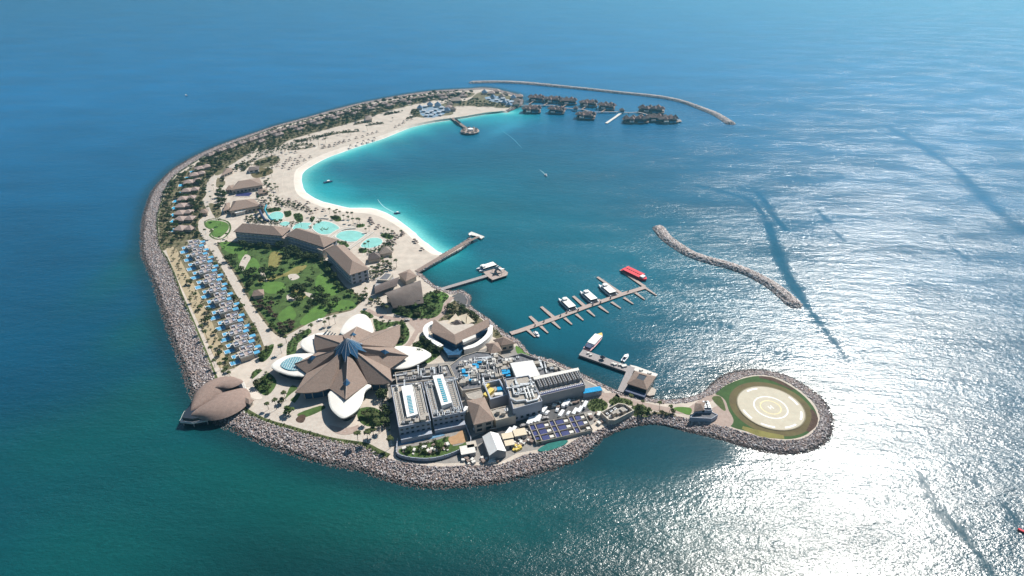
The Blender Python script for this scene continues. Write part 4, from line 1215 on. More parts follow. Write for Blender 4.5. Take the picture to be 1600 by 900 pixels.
# two long plant halls
for i, (px, barrel, lab) in enumerate((
    ([(610.6, 602), (623, 667.5), (673, 657.5), (659, 597)], [(627, 604), (644, 601), (653, 647), (636, 652)], 'western plant hall with a long white vaulted rooflight beside the star-shaped hall'),
    ([(662.5, 597), (676, 653), (725.6, 643.5), (710, 589)], [(676, 587.5), (692, 585), (706, 629), (690, 634)], 'eastern plant hall with a long white vaulted rooflight beside the brown hipped house'))):
    r, q, h = building('plant_hall', lab, px, ZG + 10, 'bluewall', 'roofgravel', 1.1, 'twin plant halls')
    c = W2(barrel, ZG + 12); c = [(p[0] - r.location.x, p[1] - r.location.y) for p in c]; c = ccw(c)
    mb = MB(); mb.prism(c, h - 1.0, h + 2.2); vault_ = mb.build('rooflight', M['white'], r)
    e0 = L_(barrel[0], ZG + 12, r); e1 = L_(barrel[1], ZG + 12, r); e2 = L_(barrel[2], ZG + 12, r); e3 = L_(barrel[3], ZG + 12, r)
    m0 = lerp(e0, e1, .5); m1 = lerp(e3, e2, .5)
    mb = MB(); a0, a1 = lerp(m0, m1, .12 if i else .35), lerp(m0, m1, .93)
    ang = math.atan2(m1[1] - m0[1], m1[0] - m0[0]); Lb = math.hypot(a1[0] - a0[0], a1[1] - a0[1]); mc = lerp(a0, a1, .5)
    mb.box((mc[0], mc[1], h + 2.2), (Lb, 2.6, .25), ang); mb.build('glazing', M['tealglass'], vault_)
    mb = MB()
    for k in range(12):
        p = lerp(a0, a1, (k + .5) / 12); mb.box((p[0], p[1], h + 2.3), (.3, 2.9, .3), ang)
    mb.build('glazing_bars', M['white'], vault_)
    # pergola-like beams over both side gutters
    qa = [L_(p, ZG + 10, r) for p in px]
    for s0, s1, tag_ in ((.06, .20, 'pergola'), (.70, .92, 'pergola')):
        mb = MB()
        for k in range(16):
            v = .12 + .8 * k / 15
            A = grid_local([qa[0], qa[3], qa[2], qa[1]], s0, v); B = grid_local([qa[0], qa[3], qa[2], qa[1]], s1, v)
            mb.bar((*A, h + .35), (*B, h + .35), .17, 4)
        for s in (s0, s1):
            A = grid_local([qa[0], qa[3], qa[2], qa[1]], s, .1); B = grid_local([qa[0], qa[3], qa[2], qa[1]], s, .94)
            mb.bar((*A, h + .35), (*B, h + .35), .25, 4)
        mb.build(tag_, M['offwhite'] if i == 0 else M['steel'], r)
    dk = [grid_local([qa[0], qa[3], qa[2], qa[1]], *t) for t in ((.60, .1), (.74, .1), (.74, .95), (.60, .95))]
    mb = MB(); mb.prism(dk, h - 1.0, h - .7); mb.build('gutter', M['roofdark'], r)
    equip(r, [grid_local([qa[0], qa[3], qa[2], qa[1]], *t) for t in ((.05, .86), (.95, .86), (.95, .97), (.05, .97))], h - 1.05, 9, ['ac_unit', 'roof_box', 'ac_unit'], RZ, 3, i)
    equip(r, [grid_local([qa[0], qa[3], qa[2], qa[1]], *t) for t in ((.05, .02), (.95, .02), (.95, .12), (.05, .12))], h - 1.05, 7, ['air_handler', 'duct', 'ac_unit'], RZ, 3.4, i + 5)
    a, b = q[[k for k in range(4)][0]], q[1]
    # windows on the camera-side wall
    fl = L_(px[1], ZG + 10, r), L_(px[2], ZG + 10, r)
    windows(r, fl[0], fl[1], 2.5, 2, 3.3, 6, .5, .35)
    mb = MB(); fa, fb = Vector((*fl[0], 0)), Vector((*fl[1], 0)); e = (fb - fa); n_ = Vector((e.y, -e.x, 0)).normalized()
    ctr = (fa + fb) / 2 + n_ * 2.2
    mb.box((ctr.x, ctr.y, 0), (e.length * .98, 4.0, 3.2), math.atan2(e.y, e.x)); mb.build('lean_to', M['bluewall'], r)
# low plant roof north of the halls
r, q, h = building('plant_deck', 'low roof crowded with ducts between the star-shaped hall and plant halls', [(620, 600), (617, 582), (650, 577), (700, 569), (709, 588), (662, 595)], ZG + 6, 'cream', 'roofdark', .8)
equip(r, [L_(p, ZG + 6, r) for p in ((621, 598), (700, 586), (698, 571), (619, 583))], h - .8, 34, ['air_handler', 'duct', 'roof_box', 'ac_unit', 'chiller'], RZ, 3.4, 3)
r, q, h = building('plant_deck', 'low flat plant roof with blue tanks and white walls next to the V-shaped hall', [(702, 571), (722, 556), (745, 549), (777, 551), (790, 560), (796, 573), (790, 590), (755, 596), (756, 605), (722, 610), (711, 590)], ZG + 6, 'cream', 'roofdark', .8)
equip(r, [L_(p, ZG + 6, r) for p in ((716, 606), (790, 588), (776, 553), (716, 565))], h - .8, 95, ['air_handler', 'duct', 'roof_box', 'ac_unit', 'chiller', 'low_wall', 'blue_tank', 'air_handler'], RZ, 2.6, 4)
# walled court with the machines
r, q, h = building('machine_court', 'open-topped walled court holding yellow and blue machinery', [(755, 598), (781, 592), (794, 616), (766, 624)], ZG + 8.5, 'bluewall', 'roofgravel', 3.6, None, 'building', ZG, None, .9)
mb = MB(); c = L_((771, 613), ZG + 6, r); mb.box((c[0] - 3, c[1] - 1, h - 3.6), (3.4, 8.5, 2.6), R(-35)); mb.box((c[0] - 4.5, c[1] + 5, h - 3.6), (2.0, 4, 3.0), R(-35)); mb.build('yellow_machine', M['yellow'], r)
mb = MB(); mb.box((c[0] + 5, c[1] + 2.5, h - 3.6), (5.2, 3.2, 2.6), RZ); mb.build('blue_tank', M['pool'], r)
mb = MB(); mb.box((c[0] + 4, c[1] - 2.4, h - 3.6), (6.5, 2.8, 2.1), RZ); mb.build('white_unit', M['offwhite'], r)
mb = MB(); mb.box((c[0] - 6, c[1] + 6.5, h - 3.6), (3.0, 3, 3.2), RZ); mb.build('white_unit', M['offwhite'], r)
# big duct roofed block
r, q, h = building('duct_block', 'tall flat-roofed block with shiny bent ducts in the middle of the service yard', [(789, 592), (802, 639), (847.5, 626.5), (835, 601), (826, 586)], ZG + 11.5, 'bluewall', 'roofgravel', .8)
equip(r, [L_(p, ZG + 11.5, r) for p in ((800, 620), (840, 612), (832, 596), (796, 600))], h - .8, 20, ['duct', 'ac_unit', 'air_handler', 'duct'], RZ, 2.8, 9)
mb = MB(); pth = [L_(p, ZG + 12, r) for p in ((797, 622), (806, 627), (822, 625), (823, 628), (840, 624), (842, 619))]
for a, b in zip(pth[:-1], pth[1:]): mb.bar((*a, h + .4), (*b, h + .4), .75, 8)
mb.build('bent_duct', M['steel'], r)
mb = MB()
for u in (0, 1, 2): 
    a, b = L_((818 + u * 5, 605 - u), ZG + 12, r), L_((824 + u * 5, 622 - u), ZG + 12, r); mb.bar((*a, h + .3), (*b, h + .3), .6, 4)
mb.build('white_duct', M['white'], r)
windows(r, L_((802, 639), ZG + 11.5, r), L_((847.5, 626.5), ZG + 11.5, r), 1.0, 1, 3.5, 5, .5, .5)
# irregular low parapet block with the ribbed white roof
r, q, h = building('ribbed_roof_block', 'low parapet-walled block carrying a square white ribbed roof', [(776, 562), (815, 551.5), (845, 562), (874, 573.5), (878, 580), (838, 588), (828, 586), (788, 596)], ZG + 7, 'greywall', 'roofdark', 1.6)
rq = [L_(p, ZG + 9.5, r) for p in ((797, 567.5), (808, 594), (844, 586.5), (832.5, 563))]; rq = ccw(rq)
mb = MB(); mb.prism(rq, h - 1.6, h + 2.4); pr = mb.build('raised_block', M['cream'], r)
mb = MB(); e = [L_(p, ZG + 9.5, r) for p in ((797, 567.5), (808, 594), (844, 586.5), (832.5, 563))]
mb.prism(rq, h + 2.4, h + 2.6)
for k in range(22):
    A = lerp(e[0], e[3], (k + .5) / 22); B = lerp(e[1], e[2], (k + .5) / 22); mb.bar((*A, h + 2.66), (*B, h + 2.66), .14, 3)
mb.build('ribbed_roof', M['white'], r)
equip(r, [L_(p, ZG + 6, r) for p in ((842, 580), (872, 578), (845, 566), (836, 566))], h - 1.6, 10, ['ac_unit', 'roof_box', 'duct'], RZ, 2.8, 12)
equip(r, [L_(p, ZG + 6, r) for p in ((780, 575), (795, 567), (815, 557), (785, 562))], h - 1.6, 9, ['ac_unit', 'roof_box', 'air_handler'], RZ, 2.8, 13)
equip(r, [L_(p, ZG + 6, r) for p in ((790, 592), (800, 590), (795, 575), (784, 575))], h - 1.6, 6, ['ac_unit', 'roof_box', 'blue_tank'], RZ, 2.8, 14)
# long chiller building
r, q, h = building('chiller_building', 'long grey building with a row of dark chillers on its roof, nearest the jetty', [(832, 592), (844, 618.5), (914.5, 601.5), (904, 577)], ZG + 10, 'greywall', 'roofgravel', 1.0)
e = [L_(p, ZG + 10, r) for p in ((832, 592), (904, 577), (914.5, 601.5), (844, 618.5))]
for k in range(9):
    A = grid_local(e, (k + .8) / 9.6, .42); o = link_mesh('chiller', eq_mesh('chiller'), r, (*A, h - 1.0)); d = (e[3][0] - e[0][0], e[3][1] - e[0][1]); o.rotation_euler = (0, 0, math.atan2(d[1], d[0])); o.scale = (1.25, .95, 1.2)
mb = MB(); mb.prism(ccw([grid_local(e, *t) for t in ((.01, .0), (.99, .0), (.99, .17), (.01, .17))]), h, h + 1.6); mb.build('roof_canopy', M['offwhite'], r)
mb = MB(); mb.prism(ccw([grid_local(e, *t) for t in ((.03, .80), (.97, .80), (.97, .93), (.03, .93))]), h - 1.0, h - .5); mb.build('gutter_walk', M['navy'], r)
mb = MB()
for k in range(24):
    A = grid_local(e, .04 + .92 * k / 23, .865); mb.box((A[0], A[1], h - .5), (.8, .8, .35), RZ)
mb.build('vents', M['steel'], r)
mb = MB(); c = L_((925, 608), ZG + 5, r); mb.box((c[0], c[1], 0), (13, 4, 4.2), R(14)); mb.build('annex', M['bluewall'], r)
mb = MB(); mb.box((c[0], c[1], 4.2), (13.5, 4.6, .3), R(14)); mb.build('annex_roof', M['pool'], r)
# hip roofed service house
r, q, h = hip_house('service_house', 'brown hip-roofed service house with cream walls beside the plant halls', [(740, 664), (773, 656), (757, 620), (729, 626)], ZG + 8.5, 4.5, (.7, .7))
boxpart('door', r, (*L_((768, 676), ZG, r), 0), (7, .6, 3.4), R(14), 'dark')
r, q, h = building('flat_annex', 'flat-roofed sandy annex attached to the east side of the hip-roofed service house', [(766, 640), (775, 657), (806, 649), (796, 633), (782, 636)], ZG + 7, 'cream', 'roofgravel', .6)
equip(r, [L_(p, ZG + 7, r) for p in ((774, 652), (798, 647), (792, 638), (772, 643))], h - .6, 3, ['ac_unit', 'roof_box'], RZ, 3, 20)
building('link_roof', 'sand-coloured flat roof strip joining the walled machine court to the service house', [(727, 614), (754, 607), (762, 622), (748, 626), (732, 622)], ZG + 6, 'cream', 'roofgravel', .5)
# marina entrance roofs
hip_house('marina_house', 'brown hip-roofed house at the landward end of the marina walkway, waterfront side', [(783, 540), (806, 536), (789, 525), (770, 531)], ZG + 6, 3.4, (.8, .8), win=True)
hip_house('marina_house', 'brown hip-roofed house next to the marina walkway, inland side by the plant deck', [(766, 553), (785, 548), (778, 534), (758, 537)], ZG + 6, 3.6, (.8, .8), win=True)
# white tent hall
c0 = G(772, 700, ZG); r = empty('tent_hall', c0); tag(r, 'white gabled storage tent standing by the shore rocks', 'tent')
z = ZG + 5
a, b = L_((753.5, 682), z, r), L_((764.5, 712), z, r); cc, d = L_((791, 705), z, r), L_((779, 677.5), z, r)
r0, r1 = lerp(a, d, .5), lerp(b, cc, .5)
mb = MB(); mb.add([(*a, 5), (*b, 5), (*r1, 8), (*r0, 8), (*cc, 5), (*d, 5)], [(0, 1, 2, 3), (3, 2, 4, 5)]); mb.build('roof', M['white'], r)
k = 0.97
A, B, C_, D = [(p[0] * k + (1 - k) * cen([a, b, cc, d])[0], p[1] * k + (1 - k) * cen([a, b, cc, d])[1]) for p in (a, b, cc, d)]
R0, R1 = lerp(A, D, .5), lerp(B, C_, .5)
mb = MB(); mb.add([(*A, 0), (*B, 0), (*C_, 0), (*D, 0), (*A, 4.85), (*B, 4.85), (*C_, 4.85), (*D, 4.85), (*R1, 7.8), (*R0, 7.8)], [(0, 1, 5, 4), (1, 2, 6, 8, 5), (2, 3, 7, 6), (3, 0, 4, 9, 7)]); mb.build('wall', M['greywall'], r)
# walled bays with navy panels
c0 = G(876, 670, ZG); r = empty('panel_bays', c0); tag(r, 'row of walled bays with navy panels on low cream walls by the shore rocks', 'walled bays')
z = ZG + 3
e = [L_(p, z, r) for p in ((826, 663), (912.5, 644.5), (926, 670), (838, 690))]
mb = MB()
us = [0, .1, .35, .44, .70, .79, 1.0]
for u in us:
    mb.bar((*grid_local(e, u, 0), 2.4), (*grid_local(e, u, 1), 2.4), .35, 4); A, B = grid_local(e, u, 0), grid_local(e, u, 1)
    mb.add([(*A, 0), (*B, 0), (*B, 2.5), (*A, 2.5)], [(0, 1, 2, 3)])
for v in (0, .33, .66, 1):
    mb.bar((*grid_local(e, 0, v), 2.4), (*grid_local(e, 1, v), 2.4), .28, 4); A, B = grid_local(e, 0, v), grid_local(e, 1, v)
    mb.add([(*A, 0), (*B, 0), (*B, 2.5), (*A, 2.5)], [(0, 1, 2, 3)])
mb.build('wall', M['cream'], r)
mb = MB(); mb.prism(ccw(inset(e, .98)), 0, .15); mb.build('floor', M['conc'], r)
for v in range(3):
    for u0, u1 in ((.01, .09), (.13, .25), (.36, .43), (.47, .60), (.71, .78), (.82, .91)):
        if u0 > .8 and v == 2: continue
        qd = ccw([grid_local(e, u, (v + w_) / 3) for u, w_ in ((u0, .15), (u1, .15), (u1, .85), (u0, .85))])
        mb = MB(); mb.prism(qd, 1.6, 1.9); mb.build('panel', M['navy'], r)
    for u0, u1 in ((.26, .34), (.61, .69), (.92, .99)):
        qd = ccw([grid_local(e, u, (v + w_) / 3) for u, w_ in ((u0, .3), (u1, .3), (u1, .7), (u0, .7))])
        mb = MB(); mb.prism(qd, 0.15, 1.9); mb.build('tank', M['offwhite'], r)
# walled enclosure by the lawn
r, q, h = building('tank_enclosure', 'cream walled enclosure of white tanks between the lawns and the shore rocks', [(938.5, 644), (966, 629.5), (977, 631), (991, 641), (961, 656.5), (951, 656)], ZG + 4, 'cream', 'roofgravel', 3, None, 'enclosure', ZG, None, .6)
equip(r, [L_(p, ZG + 2, r) for p in ((950, 652), (984, 641), (972, 634), (945, 645))], h - 3, 12, ['roof_box', 'air_handler', 'ac_unit'], R(35), 2.4, 30)
# helipad house
r, q, h = hip_house('helipad_house', 'grey-walled house with brown hip roof beside the helipad lawn', [(1084, 643), (1100, 641), (1104, 628), (1086, 630)], ZG + 6, 2.6, (.8, .8), m_wall='bluewall')
r, q, h = building('house_terrace', 'flat-roofed terrace block with four white roof units attached to the helipad house', [(1101, 641), (1113, 641), (1106, 627), (1098, 628)], ZG + 5.5, 'bluewall', 'roofdark', .6)
for k in range(6):
    p = grid_local([L_(t, ZG + 5, r) for t in ((1100, 639), (1110, 639), (1105, 629), (1099, 629))], .3 + .45 * (k % 2), .15 + .35 * (k // 2)); link_mesh('roof_unit', eq_mesh('ac_unit'), r, (*p, h - .6))
building('house_wing', 'low blue-grey wing stepping down in front of the helipad house', [(1078, 652), (1112, 654), (1122, 648), (1112, 643), (1085, 645)], ZG + 3.4, 'bluewall', 'roofdark', .5)
# fenced compound by the plant halls: curved blue-grey fence, sand pit, lawn
c0 = G(672, 704, ZG)
fp = [(622, 690), (620, 703), (621, 712), (632, 717), (650, 720), (672, 720.5), (695, 716), (716, 708), (730, 700), (736, 692), (733, 680), (728, 668)]
pl = np.array(smoothc([(p.x, p.y) for p in GL(fp, ZG)], 4, False))
t = np.gradient(pl, axis=0); t /= np.hypot(*t.T)[:, None]; n = np.c_[-t[:, 1], t[:, 0]] * .2
r = empty('curved_fence', (pl[0][0], pl[0][1], ZG)); tag(r, 'curved grey-blue screen fence around the small garden in front of the plant halls', 'fence')
mb = MB(); k = len(pl); vs = []; P0 = pl[0]
for s, zz in ((-1, 0), (-1, 2.6), (1, 2.6), (1, 0)): vs += [(*(pl[i] - P0 + n[i] * s), zz) for i in range(k)]
mb.add(vs, [(a_ * k + i, a_ * k + i + 1, (a_ + 1) * k + i + 1, (a_ + 1) * k + i) for a_ in range(3) for i in range(k - 1)]); mb.build('screen', M['bluewall'], r)
for i in range(0, k, 2):
    mb = MB(); mb.box((0, 0, 0), (.35, .6, 2.9)); mb.build('post', M['greywall'], r, loc=(*(pl[i] - P0), 0))
sheet('service_lane', [(622,708),(634,714),(652,717),(674,717),(697,712),(716,704),(732,694),(728,672),(732,668),(738,692),(730,702),(716,711),(695,719),(672,723),(650,723),(630,720),(619,714)], 'road', 0.13, 2)
sheet('lawn', [(624,702),(650,697),(676,690),(700,682),(704,686),(708,697),(722,694),(730,690),(728,698),(712,706),(690,713),(665,716),(640,714),(626,710)], 'turf2', 0.12, 2)
M['pit'] = mat('orange_sand', (0.36, 0.22, 0.12), 0.95, 0.1, .4)
sheet('sand_pit', [(701,684),(712,680),(716,676),(724,672),(728,680),(730,690),(716,693),(706,695),(702,690)], 'pit', 0.15, 2)
sheet('blue_shade_strip', [(622,690),(662,681),(664,688),(640,693),(623,697)], 'blueroof', 0.16, 1)  # flat blue strips paint the shaded ground in front of the halls
sheet('blue_shade_strip', [(666,682),(690,677),(696,680),(670,687)], 'blueroof', 0.16, 1)
# stores and cabins near the rocks
for px, d, rz, m_, lab in (((731, 708), (9, 7, 3), 14, 'offwhite', 'white site cabin between the curved fence and the tent'), ((737, 700), (6, 5, 3), 14, 'cream', 'cream site cabin behind the white one near the curved fence'),
                           ((796, 697), (6, 4.5, 2.8), 14, 'tan', 'tan-roofed shed right beside the white tent, shore side'), ((793, 686), (7, 5, 2.8), 14, 'tan', 'tan-roofed shed beside the white tent, yard side'), ((812, 681), (8, 6, 3), 14, 'tan', 'tan-roofed shed standing west of the navy panel bays'),
                           ((1108, 646), (3, 3, 2.5), 0, 'offwhite', 'tiny white hut at the corner of the helipad house')):
    p = G(px[0], px[1], ZG); r = empty('site_cabin', p, R(rz)); tag(r, lab, 'cabin', 'cabins and sheds of the service yard')
    mb = MB(); mb.box((0, 0, 0), (d[0] * .95, d[1] * .95, d[2])); mb.build('wall', M['greywall'], r)
    mb = MB(); mb.box((0, 0, d[2]), (d[0], d[1], .25)); mb.build('roof', M[m_], r)
    mb = MB(); mb.box((0, -d[1] * .475, 0), (1.1, .12, 2.1)); mb.build('door', M['dark'], r)
p = G(806, 702, ZG); mb = MB()
for k in range(9): mb.box((rng.uniform(-3, 3), rng.uniform(-2.5, 2.5), 0), (rng.uniform(1.2, 2.4), rng.uniform(1.2, 2.4), rng.uniform(.8, 2)), rng.uniform(0, 3))
o = mb.build('material_pile', M['yellow'], loc=p); tag(o, 'heap of bright yellow sacks at the edge of the rocks by the tent', 'pile')
o = None
M['net'] = mat('teal_net', (0.012, 0.13, 0.11), .8, .2, .6)
sheet('green_net', [(840,704),(856,694),(880,689),(888,690),(876,699),(852,706)], 'net', 0.5, 2, 'teal safety netting laid on the rocks below the walled bays', None, 'netting')
bpy.data.objects['green_net'].pop('kind', None)

# containers, vans and cars of the yard
def make_car(name, body, L=4.6, Wd=1.9, H=1.5, van=False):
    r = empty(name); mb = MB()
    if van:
        mb.box((0, 0, .35), (L, Wd, H - .35)); mb.build('body', M[body], r)
        mb = MB(); mb.box((L * .4, 0, H * .55), (L * .18, Wd * 1.01, H * .3)); mb.build('windscreen', M['dark'], r)
    else:
        l = L / 2; w_ = Wd / 2
        prof = [(-l, .35), (l, .35), (l, .75), (l * .55, .92), (l * .25, H), (-l * .6, H), (-l * .92, .95), (-l, .9)]
        n = len(prof); vs = [(x, -w_, z) for x, z in prof] + [(x, w_, z) for x, z in prof]
        mb.add(vs, [tuple(range(n)), tuple(range(2 * n - 1, n - 1, -1))] + [((i + 1) % n, i, n + i, n + (i + 1) % n) for i in range(n)]); mb.build('body', M[body], r)
        mb = MB(); mb.box((-.3, 0, 1.0), (L * .52, Wd * 1.01, .36)); mb.build('windows', M['dark'], r)
    for sx in (-1, 1):
        for sy in (-1, 1):
            mb = MB(); mb.bar((sx * L * .32, sy * (Wd / 2 - .22), .35), (sx * L * .32, sy * (Wd / 2 + .02), .35), .35, 10); mb.build('wheel', M['dark'], r)
    return r
def kids_of(o): return [c for c in COL.objects if c.parent == o]
vehicles = {'car': make_car('parked_car', 'hull'), 'van': make_car('white_van', 'hull', 6.2, 2.2, 2.5, True), 'dark': make_car('dark_car', 'greywall')}
vk = {k: kids_of(v) for k, v in vehicles.items()}
used = set()
VEH = [('van', 850, 643, 60, 'white van nearest the corner of the duct block'), ('car', 855, 646, 60, 'white car just right of the van by the duct block'), ('car', 871, 641, 70, 'white car below the dark service bay wall'),
       ('van', 882, 634, 60, 'white van halfway along the chiller building'), ('van', 887, 632, 60, 'white van with a dark shadow beside another halfway along the chiller building'), ('van', 914, 635, 65, 'lone white van by the oval clipped shrub bed'),
       ('van', 877, 649, 62, 'white truck on the road above the panel bays'), ('car', 888, 647, 62, 'white car on the road side of the panel bays, second from the truck'), ('van', 898, 646, 62, 'white van parked at the back of the panel bays'), ('van', 906, 643, 62, 'white van at the top right corner of the panel bays'),
       ('van', 827, 661, 70, 'first of four white containers above the left panel bays'), ('van', 831, 660, 70, 'second of four white containers above the left panel bays'), ('van', 837, 658, 70, 'third of four white containers above the left panel bays'), ('van', 842, 657, 70, 'fourth of four white containers above the left panel bays'),
       ('van', 795, 677, 62, 'white truck parked east of the white tent, left one'), ('van', 802, 675, 62, 'white truck parked east of the white tent, right one'), ('dark', 852, 654, 15, 'dark car on the road near a round planter'),
       ('dark', 818, 666, 15, 'dark grey car near the brown rubble heap'), ('car', 500, 501, 30, 'white buggy on the path north-west of the star-shaped hall'), ('dark', 636, 501, 10, 'dark buggy on the pink paved junction'),
       ('van', 727, 644, 75, 'white van beside the east plant hall wall'), ('car', 745, 671, 15, 'white car under the front wall of the hip-roofed service house')]
for k, x, y, a, lab in VEH:
    v = vehicles[k]; p = G(x, y, ZG + .14); p.z = ZG + .14
    cat = {'car': 'car', 'van': 'van', 'dark': 'car'}[k]
    if 'container' in lab: cat = 'container'
    if 'truck' in lab: cat = 'truck'
    if 'buggy' in lab: cat = 'buggy'
    if k not in used:
        used.add(k); v.location = p; v.rotation_euler = (0, 0, R(a)); tag(v, lab, cat, 'vehicles in the service yard')
    else: put(v, p, R(a), 1, lab, 'vehicles in the service yard', cat, vk[k])
# rubble and stores: many small crates
cr = MB(); cr.box((0, 0, 0), (2.2, 1.6, 1.3)); cr.box((0, 0, 1.3), (2.3, 1.7, .12)); crm = cr.mesh('crate', [M['offwhite']]); cr2 = cr.mesh('crate', [M['timber']])
areas = [([(700, 727), (780, 724), (776, 714), (730, 716)], 26, 'crates along the rock edge below the white tent'), ([(806, 700), (838, 694), (826, 672), (800, 680)], 30, 'crates heaped between the tent and the panel bays'), ([(925, 668), (950, 658), (935, 644), (918, 650)], 14, 'crates beside the walled tank enclosure'),
         ([(855, 642), (912, 628), (905, 620), (850, 634)], 26, 'crates lined up below the chiller building'), ([(626, 712), (700, 706), (700, 694), (630, 702)], 24, 'crates on the small fenced lawn')]
for qd, n, lab in areas:
    e = [(p.x, p.y) for p in GL(qd, ZG)]
    for k in range(n):
        p = grid_local(e, rng.uniform(0, 1), rng.uniform(0, 1)); o = link_mesh('crate', crm if k % 3 else cr2); o.location = (*p, ZG + .14); o.rotation_euler = (0, 0, rng.uniform(0, 3)); s = rng.uniform(.5, 1.2); o.scale = (s, s, s)
        tag(o, 'pale ' + lab.replace('crates', 'crate', 1) if k % 3 else 'brown ' + lab.replace('crates', 'crate', 1), 'crate', lab)
M['roofbrown'] = mat('red_brown_thatch', (0.21, 0.135, 0.115), .95, .2, 1.0)
M['thatchp'] = mat('purple_grey_thatch', (0.13, 0.085, 0.08), 0.95, 0.25, 1.0)
M['roofpink'] = mat('pink_brown_shingle', (0.32, 0.245, 0.215), .9, .18, .8, bump=.1, bscale=1.5)
# ------------------------------------------------------------------ piers and boats
def pier(name, label, px, width, z=1.1, group=None, mat_='deck', cat='pier', piles=True, thick=.5):
    pts = GL(px, z); c = pts[0]
    r = empty(name, (c.x, c.y, 0)); tag(r, label, cat, group)
    L = [(p.x - c.x, p.y - c.y) for p in pts]
    deck_seg(r, 'deck', L, width, z, mat_, thick)
    if piles:
        mb = MB()
        for a, b in zip(L[:-1], L[1:]):
            d = math.hypot(b[0] - a[0], b[1] - a[1]); k = max(1, int(d / 9))
            for i in range(k + 1):
                p = lerp(a, b, i / k); e = ((b[1] - a[1]) / d, -(b[0] - a[0]) / d)
                for s in (-1, 1): mb.bar((p[0] + e[0] * s * width * .4, p[1] + e[1] * s * width * .4, -2), (p[0] + e[0] * s * width * .4, p[1] + e[1] * s * width * .4, z - thick + .02), .22, 5)
        mb.build('piles', M['timber'], r)
    return r
def deck_seg(r, name, L, width, z, m, thick=.5):
    mb = MB(); pl = np.array(L, float); t = np.gradient(pl, axis=0); t /= np.hypot(*t.T)[:, None]
    n = np.c_[-t[:, 1], t[:, 0]]; wv = np.ones(len(pl)) * width if np.ndim(width) == 0 else np.array(width); n = n * wv[:, None] / 2; k = len(pl); vs = []
    for s, zz in ((-1, z - thick), (-1, z), (1, z), (1, z - thick)): vs += [(*(pl[i] + n[i] * s), zz) for i in range(k)]
    fs = [(a * k + i, a * k + i + 1, (a + 1) % 4 * k + i + 1, (a + 1) % 4 * k + i) for a in range(4) for i in range(k - 1)] + [(0, k, 2 * k, 3 * k), (k - 1, 4 * k - 1, 3 * k - 1, 2 * k - 1)]
    mb.add(vs, fs); return mb.build(name, M[m], r)
c780 = lambda x, y: (780 + x / 6.154, 390 + y / 6.154)
r = pier('marina_pontoon', 'long floating marina pontoon with finger berths on both sides', [c780(110, 805), c780(200, 778), c780(360, 722), c780(530, 662), c780(830, 550), c780(1180, 428), c780(1412, 358)], 4.6, .9)
def fin(a, b, w0, w1, nm='finger'):
    A, B = GL([c780(*a), c780(*b)], .9); l = [(A.x - r.location.x, A.y - r.location.y), (B.x - r.location.x, B.y - r.location.y)]
    deck_seg(r, nm, l, [w0, w1], .88, 'deck', .45)
for a, b in (((370, 710), (295, 640)), ((530, 655), (404, 548)), ((830, 550), (712, 446)), ((1180, 425), (945, 262)), ((1400, 355), (1165, 193)), ((690, 605), (650, 585)), ((990, 495), (950, 478))): fin(a, b, 3.4, 2.6)
for a, b in (((275, 770), (348, 838)), ((400, 735), (470, 800)), ((515, 692), (588, 757)), ((630, 655), (700, 718)), ((740, 618), (810, 678)), ((850, 580), (920, 640)), ((960, 540), (1052, 606)), ((1080, 502), (1170, 563)), ((1200, 460), (1290, 521)), ((1310, 412), (1400, 478)), ((1400, 362), (1515, 438))): fin(a, b, 2.8, 1.2)
for x, y in ((430, 695), (590, 640), (650, 610), (760, 585), (900, 535), (975, 510), (1070, 470), (1240, 405), (345, 735)):
    p = G(*c780(x, y), .9); mb = MB(); mb.box((0, 0, 0), (.8, .8, 1.2)); mb.box((0, 0, 1.2), (1.1, 1.1, .15)); mb.build('power_pedestal', M['dark'], r, loc=(p.x - r.location.x, p.y - r.location.y, .9))
# paved head of the walkway
# ferry pier with the star-shaded platform
c550 = lambda x, y: (550 + x / 6.154, 360 + y / 6.154)
r = pier('ferry_pier', 'slender pier leading from the shore to a square ferry platform', [c550(820, 568), c550(870, 560), c550(1080, 498), c550(1300, 433)], 4.2, 2.2, None, 'greydeck')
q = [(p.x - r.location.x, p.y - r.location.y) for p in GL([c550(*t) for t in ((1262, 400), (1395, 362), (1420, 345), (1500, 405), (1490, 432), (1352, 477), (1318, 455), (1290, 430))], 2.2)]
mb = MB(); mb.prism(ccw(q), 1.6, 2.3); mb.build('platform', M['deck'], r)
mb = MB()
for p in q: mb.bar((p[0] * .99, p[1] * .99, -2), (p[0] * .99, p[1] * .99, 1.6), .35, 6)
mb.build('piles', M['timber'], r)
c0 = G(*c550(1405, 405), 2.3); r = empty('shade_sculpture', (c0.x, c0.y, 2.3)); tag(r, 'dark star-shaped shade canopy on the ferry platform', 'canopy')
mb = MB(); vs = [(0, 0, 5.2)]
for k in range(10):
    a = 2 * math.pi * k / 10 + .3; rr_ = (6.5, 2.6)[k % 2]; vs.append((rr_ * math.cos(a), rr_ * math.sin(a), 3.0 if k % 2 == 0 else 4.0))
mb.add(vs, [(0, 1 + k, 1 + (k + 1) % 10) for k in range(10)]); mb.build('canopy', M['dark'], r)
mb = MB()
for k in range(0, 10, 2): mb.bar((vs[1 + k][0] * .9, vs[1 + k][1] * .9, 0), (vs[1 + k][0] * .9, vs[1 + k][1] * .9, 3.1), .15, 5)
mb.build('posts', M['dark'], r)
